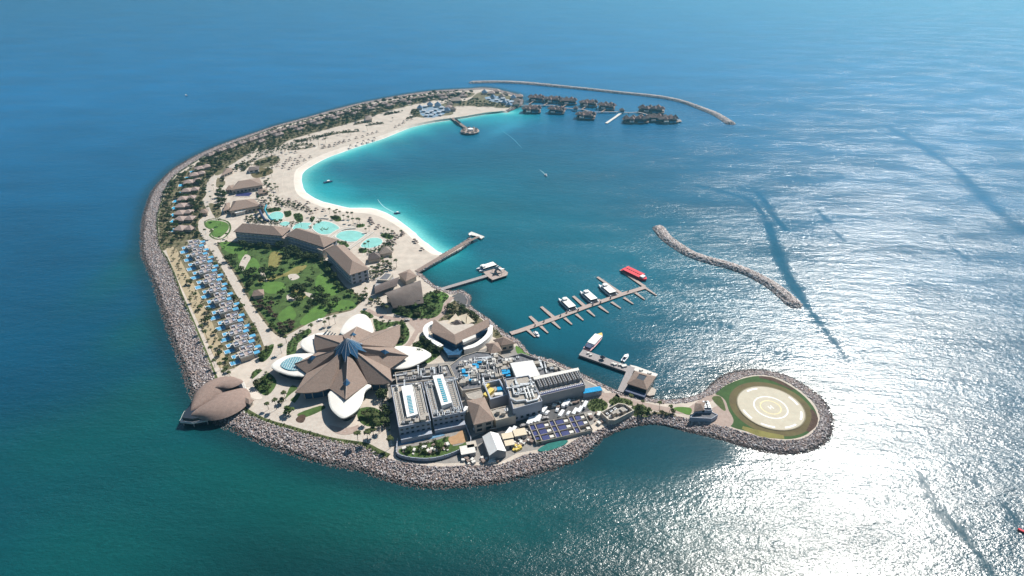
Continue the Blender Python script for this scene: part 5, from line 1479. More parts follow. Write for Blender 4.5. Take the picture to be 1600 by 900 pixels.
# groyne deck
r = pier('groyne_walk', 'timber boardwalk along the rock groyne ending at a white T-shaped landing', [c550(620, 392), c550(760, 310), c550(920, 215), c550(1080, 120), c550(1220, 58)], [4, 4.6, 4.6, 4.2, 3.2], ZG + .5, None, 'timber', piles=False)
q = [(p.x - r.location.x, p.y - r.location.y) for p in GL([c550(*t) for t in ((1118, 30), (1150, 12), (1275, 60), (1245, 80), (1185, 52), (1150, 44))], 1.6)]
mb = MB(); mb.prism(ccw(q), .8, 1.7); mb.build('landing', M['offwhite'], r)
q = [(p.x - r.location.x, p.y - r.location.y) for p in GL([c550(*t) for t in ((1120, 38), (1140, 30), (1150, 42), (1130, 48))], 3)]
mb = MB(); mb.prism(ccw(q), 1.5, 3.2); mb.build('kiosk', M['white'], r)
# L-shaped jetty with hipped terminal
c880 = lambda x, y: (880 + x / 6.154, 510 + y / 6.154)
c0 = G(984, 590, 0); r = empty('service_jetty', c0); tag(r, 'L-shaped concrete jetty with a boat at its tip and a roofed terminal', 'jetty')
def lj(px, z): return [(p.x - c0.x, p.y - c0.y) for p in GL([c880(*t) for t in px], z)]
mb = MB(); mb.prism(ccw(lj(((150, 275), (190, 222), (600, 370), (630, 385), (615, 440)), 2)), .9, 2.2); mb.build('deck', M['greydeck'], r)
mb = MB(); mb.prism(ccw(lj(((632, 378), (690, 400), (585, 640), (520, 622)), 2.2)), 1.4, 2.5); mb.build('causeway', M['greydeck'], r)
mb = MB(); mb.prism(ccw(lj(((640, 372), (700, 385), (912, 462), (880, 500), (680, 425)), 2)), .9, 2.35); mb.build('landing', M['offwhite'], r)
mb = MB()
for x, y in ((175, 285), (260, 315), (350, 345), (440, 378), (530, 410), (610, 435), (200, 235), (880, 490), (800, 660), (620, 640)):
    p = lj([(x, y)], 1)[0]; mb.bar((*p, -2), (*p, .9), .4, 6)
mb.build('piles', M['timber'], r)
mb = MB()
for x, y, s in ((500, 370, 1.6), (545, 375, 1.4), (585, 385, 2.4), (475, 362, 1.3), (240, 262, 1.2), (265, 280, 1.2), (750, 425, 1.5), (830, 455, 1.6)):
    p = lj([(x, y)], 2.3)[0]; mb.box((*p, 2.2), (s * 1.6, s, 1.2), .3)
mb.build('freight', M['offwhite'], r)
p = lj([(378, 315)], 2.3)[0]; mb = MB(); mb.cyl((*p, 2.2), .3, .3, 2.2, 6); mb.cyl((*p, 4.2), 2.2, .1, 1.4, 8); mb.build('parasol', M['dark'], r)
zr = ZG + 5; rr_ = empty('jetty_terminal', (c0.x, c0.y, 2.5)); tag(rr_, 'square brown hip-roofed terminal with a dark roof opening beside the jetty', 'building')
q = ccw(lj(((690, 425), (895, 482), (805, 610), (612, 548)), zr)); h = zr - 2.5
mb = MB(); mb.prism(inset(q, .93), -1.2, h - .1); mb.build('wall', M['dark'], rr_)
cc = cen(q); mb = MB(); qi = inset(q, .36)
mb.add([(*p, h) for p in q] + [(*p, h + 2.6) for p in qi] + [(*p, h - .4) for p in q], [(i, (i + 1) % 4, 4 + (i + 1) % 4, 4 + i) for i in range(4)] + [(8 + i, 8 + (i + 1) % 4, (i + 1) % 4, i) for i in range(4)]); mb.build('roof', M['thatch'], rr_)
mb = MB(); mb.prism(qi, h + 2.0, h + 2.3); mb.build('roof_light', M['dark'], rr_)
mb = MB(); a, b = lj([(612, 548), (805, 610)], zr); pm = lerp(a, b, .5); mb.box((pm[0] - .8, pm[1] - 2.2, -1.2), (math.hypot(b[0] - a[0], b[1] - a[1]) * .96, 4.2, 3.6), math.atan2(b[1] - a[1], b[0] - a[0])); mb.build('dark_awning', M['darkblue'], rr_)
q = lj(((800, 660), (850, 585), (895, 610), (880, 660), (830, 670)), 1)
mb = MB(); mb.prism(ccw(q), -1, 1.3); o = mb.build('boat_ramp', M['path'], loc=(c0.x, c0.y, 0)); tag(o, 'pale concrete boat ramp beside the hip-roofed jetty terminal', 'ramp')

# beach pier with round thatched platform
c640 = lambda x, y: (640 + x / 8.889, 130 + y / 8.889)
r = pier('beach_pier', 'timber pier from the far beach ending in a round thatched deck', [c640(500, 405), c640(560, 460), c640(680, 545), c640(790, 622)], 5.0, 2.6, None, 'timber')
pc = G(*c640(838, 662), 2.6); lx, ly = pc.x - r.location.x, pc.y - r.location.y
mb = MB(); mb.cyl((lx, ly, 2.0), 14.5, 14.5, .8, 28); mb.build('round_deck', M['deck'], r)
mb = MB()
for k in range(14): a = 2 * math.pi * k / 14; mb.bar((lx + 13 * math.cos(a), ly + 13 * math.sin(a), -2), (lx + 13 * math.cos(a), ly + 13 * math.sin(a), 2), .3, 5)
mb.build('piles', M['timber'], r)
mb = MB(); mb.cyl((lx + 1, ly + 1, 2.8), 4.6, 4.2, 3.0, 14); mb.build('bar_wall', M['white'], r)
for k in range(9):
    a = 2 * math.pi * (k + .5) / 9
    mb = MB(); x_, y_ = lx + 10.5 * math.cos(a), ly + 10.5 * math.sin(a)
    mb.bar((x_, y_, 2.8), (x_, y_, 5), .12, 4); mb.cyl((x_, y_, 4.6), 2.9, .1, 2.0, 8); mb.build('thatched_parasol', M['thatch3' if k % 2 else 'thatch2'], r)
mb = MB(); x_, y_ = lc((0, 0), 0, Vector((0, 0, 0))); p1, p2 = [Vector((p.x - r.location.x, p.y - r.location.y)) for p in GL([c640(640, 515), c640(700, 560)], 3)]
mb.bar((p1.x, p1.y, 5.0), (p2.x, p2.y, 5.0), 1.6, 4); mb.build('thatched_cover', M['thatch2'], r)

# boats
def hull_mesh(L, Wd, H, bow=.3, stern=.9):
    st = [(-.5, stern), (-.2, 1), (.15, 1), (.33, .78), (.44, .42), (.5, .05)]
    vs = []
    for t, k in st:
        w_ = Wd / 2 * k; b = Wd / 2 * k * .72
        sh = H * (1 + .25 * max(0, t) * 2)
        vs += [(L * t, -w_, sh), (L * t * .96, -b, -.3), (L * t * .96, b, -.3), (L * t, w_, sh)]
    n = len(st); fs = []
    for i in range(n - 1):
        a = i * 4; c = a + 4
        fs += [(a, a + 1, c + 1, c), (a + 1, a + 2, c + 2, c + 1), (a + 2, a + 3, c + 3, c + 2), (a + 3, a, c, c + 3)]
    fs += [(0, 3, 2, 1), (4 * n - 4, 4 * n - 3, 4 * n - 2, 4 * n - 1)]
    return vs, fs
def ferry(loc, rz, label, group='white passenger catamarans in the harbour', L=21, Wd=7.6, roof='white', hull='hull'):
    r = empty('passenger_ferry', loc, rz); tag(r, label, 'ferry', group)
    for s in (-1, 1):
        vs, fs = hull_mesh(L, Wd * .34, 1.7); mb = MB(); mb.add([(x, y + s * Wd * .33, z) for x, y, z in vs], fs); mb.build('hull', M[hull], r)
    mb = MB(); mb.box((-L * .04, 0, .9), (L * .84, Wd * .96, .85)); mb.build('main_deck', M[hull], r)
    mb = MB(); mb.box((-L * .06, 0, 1.75), (L * .66, Wd * .84, 1.5)); mb.build('cabin_windows', M['dark'], r)
    mb = MB(); mb.box((-L * .06, 0, 3.25), (L * .68, Wd * .9, .3)); mb.build('cabin_roof', M[roof], r)
    mb = MB(); mb.box((L * .2, 0, 3.55), (L * .13, Wd * .5, 1.2)); mb.box((L * .195, 0, 4.75), (L * .16, Wd * .56, .15)); wh = mb.build('wheelhouse', M[roof], r)
    mb = MB(); mb.box((L * .266, 0, 3.85), (.12, Wd * .46, .6)); mb.build('windscreen', M['dark'], wh)
    mb = MB(); mb.bar((L * .16, 0, 4.9), (L * .16, 0, 6.6), .08, 4); mb.build('mast', M['steel'], r)
    mb = MB(); mb.box((-L * .445, 0, 1.75), (L * .09, Wd * .7, .5)); mb.build('stern_benches', M['dark'], r)
    return r
def heading(a, b): A, B = GL([a, b], 0); return math.atan2(B.y - A.y, B.x - A.x)
hd = heading(c780(1105, 420), c780(985, 320)); d0 = lambda x, y: (lambda p: (p.x, p.y, 0))(G(*c780(x, y), 1.5))
ferry(d0(655, 522), hd, 'white catamaran ferry nearest the shore, first along the marina pontoon')
ferry(d0(862, 450), hd, 'white catamaran ferry in the middle of the three at the marina pontoon')
ferry(d0(1042, 385), hd, 'white catamaran ferry at the outer long finger, closest to the red boat')
p = G(*c550(1300, 355), 1.5); hd2 = heading(c550(1380, 325), c550(1230, 372)); ferry((p.x, p.y, 0), hd2, 'white ferry with a long white roof moored at the ferry platform')
# red tender
p = G(*c780(1305, 235), 1.5); hd3 = heading(c780(1200, 175), c780(1410, 275))
r = empty('red_boat', (p.x, p.y, 0), hd3); tag(r, 'large red boat with red canopy and white stern deck at the outermost finger', 'boat')
vs, fs = hull_mesh(27, 10, 1.8); mb = MB(); mb.add(vs, fs); mb.build('hull', M['red'], r)
mb = MB(); mb.box((-2, -2.4, 3.0), (20, 4.3, .35)); mb.box((-2, 2.4, 3.0), (20, 4.3, .35)); mb.build('canopy', M['red'], r)
mb = MB(); mb.box((-2, 0, 2.0), (18.4, 8.6, .95)); mb.build('seating', M['dark'], r)
mb = MB(); mb.box((9.2, -.4, 2.2), (3.6, 4.2, 1.5)); mb.build('wheelhouse', M['white'], r)
mb = MB()
for k in range(7): mb.box((-9 + k * 2.4, .2, 3.35), (.9, .8, .35))
mb.build('canopy_vents', M['dark'], r)
# colourful excursion boat at the jetty tip
p = G(*c880(300, 150), 1.2); hd4 = heading(c880(240, 215), c880(360, 85))
r = empty('excursion_boat', (p.x, p.y, 0), hd4); tag(r, 'white cabin boat with yellow bow and pink hull at the jetty tip', 'boat')
vs, fs = hull_mesh(25, 7.2, 2.0); mb = MB(); mb.add(vs, fs)
M['pinkhull'] = mat('pink_white_hull', (0.62, 0.35, 0.36), .4, .1, .8); mb.build('hull', M['pinkhull'], r)
mb = MB(); mb.box((.5, 0, 2.0), (14, 5.8, 1.7)); mb.build('cabin', M['white'], r)
mb = MB(); mb.box((2, 0, 2.9), (8, 5.95, .5)); mb.build('windows', M['dark'], r)
mb = MB(); mb.box((.3, 0, 3.7), (13, 6.2, .25)); mb.build('roof', M['white'], r)
mb = MB(); mb.add([(7.8, -2.9, 2.5), (12.4, -.3, 2.75), (12.4, .3, 2.75), (7.8, 2.9, 2.5)], [(0, 1, 2, 3)]); mb.build('yellow_bow', M['yellow'], r)
mb = MB(); mb.box((-9.5, 0, 2.0), (4.5, 5.0, 1.5)); mb.bar((-9, 2, 2), (-10, 2, 6), .15, 5); mb.bar((-9, -2, 2), (-10, -2, 6), .15, 5); mb.build('stern_gear', M['darkblue'], r)
def small_boat(px, rz, L, Wd, label, hull='hull', deck='darkblue', top=True, group='small motor boats'):
    p = G(px[0], px[1], .6); r = empty('motor_boat', (p.x, p.y, 0), rz); tag(r, label, 'boat', group)
    vs, fs = hull_mesh(L, Wd, .95); mb = MB(); mb.add(vs, fs); mb.build('hull', M[hull], r)
    mb = MB(); mb.box((-L * .08, 0, .95), (L * .55, Wd * .66, .12)); mb.build('cockpit', M[deck], r)
    mb = MB(); mb.box((-L * .5, 0, .5), (.7, .6, 1.2)); mb.build('outboard', M['dark'], r)
    if top:
        mb = MB(); mb.box((L * .02, 0, 2.2), (L * .3, Wd * .7, .12))
        for sx in (-1, 1):
            for sy in (-1, 1): mb.bar((L * .02 + sx * L * .13, sy * Wd * .3, .95), (L * .02 + sx * L * .13, sy * Wd * .3, 2.25), .06, 4)
        mb.build('hard_top', M['white'], r)
    return r
small_boat((977, 559), heading(c880(560, 340), c880(620, 265)), 10, 3.4, 'white motor boat with dark open cockpit beside the L-shaped jetty')
small_boat((838.5, 522.5), heading((836, 519), (842, 526)), 8, 2.8, 'small white motor boat at the first shoreward finger of the marina')
small_boat((513, 284), heading((508, 285), (519, 283)), 11, 4, 'dark moored raft boat in the turquoise shallows of the lagoon', 'darkblue', 'dark')
small_boat((621, 333), R(10), 7, 2.6, 'dark motor boat at the end of a white wake near the beach', 'darkblue')
small_boat((853, 274), heading((845, 267), (854, 275)), 6, 2.2, 'tiny white speedboat drawing a wake in mid lagoon', 'hull')
small_boat((1596, 829), R(140), 3.4, 1.4, 'tiny red boat at the right edge of the glittering sea', 'red', 'red', False)
small_boat((291, 149), R(140), 7, 2.4, 'tiny white boat alone on the blue sea beyond the outer shore', 'hull')
M['foam'] = mat('wake_foam', (0.40, 0.62, 0.66), .8, .25, .5)
M['foam2'] = mat('faint_wake_foam', (0.10, 0.36, 0.45), .5, .25, .3)
def wake(px, w0, m): 
    o = ribbon('wake_foam', px, w0, m, .05, 4, 0.0, 'stuff')
wake([(590,311),(594,317),(600,323),(608,328),(616,332),(620,334)], [.3, .6, .8, .5], 'foam')
wake([(843,265),(848,269),(852,273)], [.2, .8], 'foam')
wake([(785,205),(797,213),(806,221),(815,231)], [.3, .5, .3], 'foam2')
# ------------------------------------------------------------------ overwater villas
def overwater(seed, n=4, w_=1.0, white=True):
    rr = random.Random(seed)
    r = empty('overwater_villa'); 
    mb = MB(); mb.box((0, 0, 1.6), (22 * w_, 17, .7)); mb.build('deck', M['timber'], r)
    mb = MB()
    for x in np.linspace(-10 * w_, 10 * w_, 5):
        for y in (-7.5, 0, 7.5): mb.bar((x, y, -2), (x, y, 1.6), .3, 5)
    mb.build('piles', M['dark'], r)
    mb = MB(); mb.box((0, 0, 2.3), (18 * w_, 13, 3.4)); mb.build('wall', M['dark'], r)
    spots = [(-8.0 * w_, 3.2, 7.6), (-1.6 * w_, 5.2, 8.0), (5.2 * w_, 4.6, 7.4), (9.0 * w_, -.5, 6.6), (-9.4 * w_, -2.6, 6.6), (-4.2 * w_, -4.0, 7.2), (2.0 * w_, -2.0, 8.2), (6.0 * w_, -5.0, 6.0)]
    for i, (x, y, s) in enumerate(spots):
        s *= rr.uniform(.92, 1.08); mb = MB(); a = rr.uniform(-.4, .4)
        q = [(x + rot2(p, a)[0], y + rot2(p, a)[1]) for p in ((-s / 2, -s / 2), (s / 2, -s / 2), (s / 2, s / 2), (-s / 2, s / 2))]
        h0 = 5.4 + rr.uniform(-.5, .9); hip(mb, q, h0, h0 + rr.uniform(2.6, 3.8), 0, (1, 1)); mb.build('roof', M[('thatchp', 'thatch2', 'roofbrown')[i % 3]], r)
    mb = MB(); mb.box((3.5 * w_, -8.3, 2.3), (7.5, 3.0, .35)); pl = mb.build('plunge_pool', M['pool'], r)
    mb = MB(); mb.box((-4.5 * w_, -8.2, 2.3), (5.5, 2.6, 1.6)); mb.build('white_screen', M['offwhite'], r)
    return r
ov = [overwater(1), overwater(2, w_=1.05), overwater(3, w_=1.45)]
ovk = [kids_of(o) for o in ov]
OWV = [(838.4, 156, 0, 'back row of overwater villas, first from the island tip'), (863.6, 158, 1, 'back row of overwater villas, second from the island tip'), (888, 160.5, 0, 'back row of overwater villas, third from the island tip'), (919.7, 164, 1, 'back row of overwater villas, fourth from the island tip'), (948, 168.5, 0, 'back row of overwater villas, fifth from the island tip'),
       (831, 173.5, 1, 'front row of overwater villas, nearest the island tip'), (870, 174.5, 0, 'front row of overwater villas, middle one'), (915.6, 183, 1, 'front row of overwater villas, third from the island tip'),
       (993, 189, 2, 'largest overwater villa with white pool deck facing the lagoon'), (1018, 173.5, 2, 'wide overwater villa at the back of the far cluster'), (1043, 189, 1, 'last overwater villa with a white sun deck, farthest from the island'), (1024, 187, 0, 'thatched overwater villa squeezed between the two end villas')]
usedo = set()
for x, y, k, lab in OWV:
    p = G(x, y, 2); p.z = 0; rz = R(random.uniform(-14, 8)); lab = 'thatched villa in the ' + lab if lab[0] in 'bf' else lab
    if k not in usedo:
        usedo.add(k); o = ov[k]; o.location = p; o.scale = (1.25,) * 3; o.rotation_euler = (0, 0, rz); tag(o, lab, 'villa', 'overwater villas')
    else: put(ov[k], p, rz, random.uniform(1.2, 1.34), lab, 'overwater villas', 'villa', ovk[k])
c810 = lambda x, y: (810 + x / 6.154, 140 + y / 6.154)
wk = pier('villa_walkway', 'boardwalk on stilts linking the two rows of overwater villas', [c810(20, 150), c810(130, 148), c810(330, 150), c810(450, 175), c810(560, 185), c810(620, 190), c810(720, 215), c810(930, 212), c810(1000, 205)], 3.0, 2.4, None, 'greydeck', 'walkway')
for a, b in (((100, 140), (170, 95)), ((240, 150), (310, 112)), ((420, 170), (480, 128)), ((610, 188), (670, 148)), ((800, 212), (850, 180))):
    A, B = [(p.x - wk.location.x, p.y - wk.location.y) for p in GL([c810(*a), c810(*b)], 2.4)]; deck_seg(wk, 'branch_walk', [A, B], 2.4, 2.45, 'timber', .4)
wk2 = pier('villa_walkway', 'curved boardwalk around the far cluster of overwater villas', [c810(1000, 215), c810(1060, 220), c810(1150, 215), c810(1230, 235), c810(1290, 262), c810(1360, 280)], 3.0, 2.4, None, 'greydeck', 'walkway')
jt = pier('floating_landing', 'pale floating boat landing angled out from the overwater villas', [c810(845, 322), c810(930, 265), c810(985, 225)], 4.4, 1.0, None, 'offwhite', 'landing')
for px, lab in ((c810(995, 210), 'small dark thatched arrival hut at the pale floating landing'), (c810(550, 190), 'small dark thatched hut midway along the villa boardwalk')):
    p = G(*px, 2.4); r = empty('arrival_hut', (p.x, p.y, 2.4)); tag(r, lab, 'hut')
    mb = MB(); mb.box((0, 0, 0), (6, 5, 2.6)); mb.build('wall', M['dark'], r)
    mb = MB(); hip(mb, [(-4.5, -4), (4.5, -4), (4.5, 4), (-4.5, 4)], 2.6, 6.2, 0, (1, 1)); mb.build('roof', M['thatch2'], r)
p = G(*c810(1530, 300), 1.5); r = empty('sun_deck', (p.x, p.y, 1.4)); tag(r, 'grey platform with a small canopy off the last overwater villa', 'platform')
mb = MB(); mb.box((0, 0, 0), (12, 12, .6)); mb.build('deck', M['greydeck'], r); mb = MB(); mb.box((-1, 3, 3), (7, 4, .3)); mb.bar((-4, 3, .6), (-4, 3, 3), .15, 4); mb.bar((2, 3, .6), (2, 3, 3), .15, 4); mb.build('canopy', M['dark'], r)

# ------------------------------------------------------------------ island villas
def pool_villa(seed):
    rr = random.Random(seed); r = empty('thatched_villa')
    mb = MB(); mb.box((-3.4, 0, 0), (6.8, 8.4, 3.2)); mb.box((4.6, 1.5, 0), (6.0, 6.6, 3.0)); mb.box((.8, 0, 0), (3, 4, 2.8)); mb.build('wall', M['cream'], r)
    for x, y, a, b, rm in ((-3.4, 0, 9.6, 10.6, 'roofpink'), (4.8, 1.5, 8.2, 8.8, 'roofpink')):
        mb = MB(); hip(mb, [(x - a / 2, y - b / 2), (x + a / 2, y - b / 2), (x + a / 2, y + b / 2), (x - a / 2, y + b / 2)], 3.1, 5.6, 0, (.8, .8)); mb.build('roof', M[rm], r)
    mb = MB(); mb.box((-11.2, 0, 0), (5.2, 7.6, .3)); mb.build('pool_rim', M['offwhite'], r)
    mb = MB(); mb.box((-11.2, 0, .3), (4.0, 6.4, .06)); mb.build('pool', M['poolblue'], r)
    mb = MB(); mb.box((-8.0, -3.2, 0), (1.4, 2.0, 2.2)); mb.build('outdoor_shower', M['white'], r)
    return r
M['poolblue'] = mat('villa_pool_water', (0.05, 0.36, 0.58), .1, .1, .5)
pv = pool_villa(1); pvk = kids_of(pv)
LV = [(316,262),(308,272),(300,284),(297,297),(291,310),(289,321),(287,332),(288,342),(288,357)]
for i, (x, y) in enumerate(LV):
    p = G(x, y, ZG + 3); p.z = ZG; rz = R([38, 30, 22, 12, 8, 4, 2, -2, -8][i])
    lab = 'thatched pool villa, %s in the western row' % ('first from the north end', 'second from the north end', 'third from the north end', 'fourth from the north end', 'fifth and middle one', 'fourth from the south end', 'third from the south end', 'second from the south end', 'last at the south end')[i]
    if i == 0: pv.location = p; pv.rotation_euler = (0, 0, rz); tag(pv, lab, 'villa', 'thatched villas of the western row'); pv.scale = (1.15, 1.15, 1.1)
    else: put(pv, p, rz, random.uniform(1.08, 1.24), lab, 'thatched villas of the western row', 'villa', pvk)
# upper arc, two staggered rows of twin-roofed villas
def arc_villa():
    r = empty('arc_villa'); mb = MB(); mb.box((-3.2, 0, 0), (6, 8, 3.2)); mb.box((4.2, .5, 0), (5.4, 6.6, 3)); mb.build('wall', M['cream'], r)
    mb = MB(); hip(mb, [(-7.6, -5), (1.0, -5), (1.0, 5), (-7.6, 5)], 3.2, 6.2, 0, (.8, .8)); mb.build('roof', M['roofgrey'], r)
    mb = MB(); hip(mb, [(.6, -4), (8, -4), (8, 4.8), (.6, 4.8)], 3.0, 5.6, 0, (.8, .8)); mb.build('roof', M['roofpink'], r)
    mb = MB(); mb.box((0, -8, 0), (6, 3.2, .35)); mb.build('terrace', M['path'], r)
    return r
M['roofgrey'] = mat('grey_brown_shingle', (0.225, 0.18, 0.165), .9, .2, .8)
av = arc_villa(); avk = kids_of(av)
arc = np.array([(p.x, p.y) for p in GL([(330,244),(352,235),(378,226),(406,216),(436,207),(464,199),(492,190.5),(522,182.5),(560,172.5),(600,164),(640,157),(680,151.5),(720,148.5)], ZG)])
rs = resample(arc, 27); t = np.gradient(rs, axis=0); t /= np.hypot(*t.T)[:, None]; nn = np.c_[t[:, 1], -t[:, 0]]
k = 0
for i in range(27):
    for row in (0, 1):
        if row == 1 and (i % 2 or i < 3): continue
        q = rs[i] + nn[i] * (17 + random.uniform(-2, 3)) * row + nn[i] * random.uniform(-1.5, 1.5); a = math.atan2(t[i][1], t[i][0])
        side = 'seaward' if row == 0 else 'beachward'
        lab = 'twin-roofed villa in the %s row of the northern arc, %s' % (side, ('%s from the western end' % ['first', 'second', 'third', 'fourth', 'fifth', 'sixth', 'seventh', 'eighth', 'ninth', 'tenth', 'eleventh', 'twelfth', 'thirteenth', 'fourteenth'][(i if row == 0 else (i - 4) // 2)]) if (row == 1 or i < 14) else ('%s from the eastern end' % ['first', 'second', 'third', 'fourth', 'fifth', 'sixth', 'seventh', 'eighth', 'ninth', 'tenth', 'eleventh', 'twelfth', 'thirteenth'][26 - i]))
        if k == 0: av.location = (*q, ZG); av.rotation_euler = (0, 0, a); tag(av, lab, 'villa', 'twin-roofed villas of the northern arc')
        else: put(av, (*q, ZG), a + R(random.uniform(-10, 10)), random.uniform(.92, 1.1), lab, 'twin-roofed villas of the northern arc', 'villa', avk)
        k += 1
# flat roofed duplex pool villas
M['navy2'] = mat('terrace_shade_blue', (0.07, 0.10, 0.17), .7, .3, .8)
def duplex():
    r = empty('flat_roofed_villa')
    mb = MB(); mb.box((-1.2, -3.7, 0), (9.6, 6.6, 3.3)); mb.box((1.4, 3.7, 0), (9.6, 6.4, 3.3)); mb.build('wall', M['cream'], r)
    mb = MB(); mb.box((-1.2, -3.7, 3.3), (9.2, 6.2, .35)); mb.box((1.4, 3.7, 3.3), (9.2, 6.0, .35)); mb.build('roof_terrace', M['pinkroof'], r)
    mb = MB()
    for cx, cy, wx, wy in ((-1.2, -3.7, 9.8, 6.8), (1.4, 3.7, 9.8, 6.6)):
        for s in (-1, 1): mb.box((cx, cy + s * wy / 2, 3.3), (wx, .3, 1.1)); mb.box((cx + s * wx / 2, cy, 3.3), (.3, wy - .4, 1.1))
        mb.box((cx - 1.2, cy, 3.6), (.3, wy - .6, .9))
    mb.build('parapet', M['offwhite'], r)
    for x, y in ((-4.2, -5.0), (1.8, -5.4), (-1.0, 5.2), (4.2, 2.2)):
        mb = MB(); mb.box((x, y, 3.65), (2.3, 1.9, 1.5)); mb.build('roof_plant', M['bluewall'], r)
    mb = MB(); mb.box((-3.6, -2.0, 3.66), (3.2, 2.6, .12)); mb.box((3.4, 5.0, 3.66), (3.6, 1.8, .12)); mb.box((1.2, -2.2, 3.66), (1.6, 2.6, .12)); mb.build('shaded_terrace', M['navy2'], r)  # thin dark blue slabs paint shade onto the roof terraces
    for x, y, lx, ly in ((-10.0, -4.4, 7.4, 5.6), (-7.4, 3.4, 6.4, 5.0)):
        mb = MB(); mb.box((x, y, 0), (lx, ly, .5)); mb.build('pool_rim', M['white'], r)
        mb = MB(); mb.box((x, y, .5), (lx - .9, ly - .9, .08)); mb.build('pool', M['poolblue2'], r)
    mb = MB(); mb.box((-6.9, -.2, 0), (2.4, 2.0, 2.7)); mb.build('garden_screen', M['offwhite'], r)
    for x, y, lx, ly in ((6.2, -4.4, 4.4, 4.2), (8.8, 2.6, 4.4, 4.0)):
        mb = MB(); mb.box((x, y, 0), (lx, ly, 2.7)); mb.build('entry_block', M['bluewall'], r)
        mb = MB(); mb.box((x, y, 2.7), (lx - .3, ly - .3, .25)); mb.build('entry_roof', M['poolblue2'], r)
    mb = MB(); mb.box((6.6, -.7, 0), (2.6, 2.0, 3.6)); mb.build('stair_block', M['cream'], r)
    return r
M['poolblue2'] = mat('bright_blue_pool', (0.10, 0.32, 0.50), .2, .15, .4)
dv = duplex(); dvk = kids_of(dv)
A, B = Vector(G(306, 383, ZG)), Vector(G(383, 560, ZG))
ctr = [(304,384),(310,396.5),(316,409.5),(323,423),(330,437),(338,452),(346,467.5),(355,484),(363,500.5),(371,517.5),(378.5,534.5),(387,552)]
ords = ['first', 'second', 'third', 'fourth', 'fifth', 'sixth', 'seventh', 'eighth', 'ninth', 'tenth', 'eleventh', 'twelfth']
for i, (x, y) in enumerate(ctr):
    p = G(x - 1, y, ZG + 2); p.z = ZG
    j = min(i, len(ctr) - 2); P0, P1 = G(*ctr[j], ZG), G(*ctr[j + 1], ZG); a = math.atan2(P1.y - P0.y, P1.x - P0.x) + R(90)
    step = (P1 - P0).length
    lab = 'flat-roofed pool villa with bright blue pools, %s' % ('%s from the north end of its row' % ords[i] if i < 6 else '%s from the south end of its row' % ords[11 - i])
    if i == 0: dv.location = p; dv.rotation_euler = (0, 0, a); tag(dv, lab, 'villa', 'flat-roofed pool villas'); dstep = step; dv.scale = (1, step / 17.5, 1)
    else: put(dv, p, a + R(random.uniform(-2, 2)), (random.uniform(.95, 1.06), step / 17.5, random.uniform(.9, 1.15)), lab, 'flat-roofed pool villas', 'villa', dvk)
print('duplex step', step)
# beach club and tip village
def pavilion(name, roofm, s, h, rise, wall='white'):
    r = empty(name); mb = MB(); mb.box((0, 0, 0), (s * .8, s * .8, h)); mb.build('wall', M[wall], r)
    mb = MB(); hip(mb, [(-s / 2, -s / 2), (s / 2, -s / 2), (s / 2, s / 2), (-s / 2, s / 2)], h, h + rise, 0, (1, 1)); mb.build('roof', M[roofm], r); return r
M['cabana'] = mat('cabana_roof', (0.36, 0.39, 0.43), .7, .15, .5)
pa = {'blue': pavilion('club_pavilion', 'bluethatch', 10, 3, 5), 'grey': pavilion('club_pavilion', 'thatch3', 11, 3.2, 4.5, 'cream'), 'white': pavilion('club_cabana', 'cabana', 7, 2.6, .6, 'bluewall'), 'pink': pavilion('club_pavilion', 'roofpink', 12, 3.2, 3.4, 'cream')}
pak = {k: kids_of(v) for k, v in pa.items()}; upa = set()
cl1 = [('blue',656,168),('white',662,172),('white',668,175),('white',674,173),('blue',672,163),('white',680,170),('white',686,174),('white',692,172),('blue',684,164),('white',678,176),('white',666,179),('white',674,179),('pink',701,167),('grey',708,170),('blue',699,172),('white',690,167),('white',664,165),('white',688,178),('grey',703,162)]
cl2 = [('blue',757,144),('pink',776,142),('blue',770,151),('white',764,153),('white',776,155),('blue',795,163),('blue',802,152),('pink',812,150),('white',786,153),('grey',790,146),('white',782,158),('grey',784,150),('white',798,158),('blue',788,160),('grey',808,157),('pink',768,145),('white',792,156),('grey',716,155),('grey',806,162)]
for cl, where in ((cl1, 'beach club by the beach pier'), (cl2, 'village at the island tip')):
    cnt = {}
    tot = {k: sum(1 for c in cl if c[0] == k) for k in pa}
    order = {k: sorted([c for c in cl if c[0] == k], key=lambda c: c[1]) for k in pa}
    for c in cl:
        k, x, y = c; i = order[k].index(c); p = G(x, y, ZG + 3); p.z = ZG
        desc = {'blue': 'steep blue-roofed pavilion', 'grey': 'grey thatched pavilion', 'white': 'small white flat cabana', 'pink': 'pink-brown roofed pavilion'}[k]
        lab = '%s, %s from the left in the %s' % (desc, (ords + ['thirteenth', 'fourteenth'])[i], where)
        if k not in upa: upa.add(k); o = pa[k]; o.location = p; tag(o, lab, 'pavilion', 'pavilions of the far beach')
        else: put(pa[k], p, R(random.uniform(-20, 20)), random.uniform(.9, 1.15), lab, 'pavilions of the far beach', 'pavilion', pak[k])
M['clubblue'] = mat('club_pool_terrace', (0.10, 0.26, 0.42), .4, .0, .22, col2=(0.34, 0.32, 0.30))
for q in ([(655,173),(668,168),(690,165),(698,172),(690,181),(664,184)], [(757,152),(780,150),(792,156),(786,161),(766,158)], [(790,160),(800,156),(806,160),(800,166),(790,166)]):
    sheet('club_pool', q, 'clubblue', .1, 2)
hip_house('spa_house', 'long low grey-purple thatched house behind the far beach club', [(704, 158), (722, 157), (718, 151), (706, 152)], ZG + 4, 3.5, (.6, .6), m_roof='thatch3', win=False)
hip_house('beach_house', 'small blue-grey roofed house on the sand behind the umbrellas of the northern beach', [(570, 188), (582, 186), (580, 180), (571, 181)], ZG + 3.5, 3, (.7, .7), m_roof='thatch3', win=False)
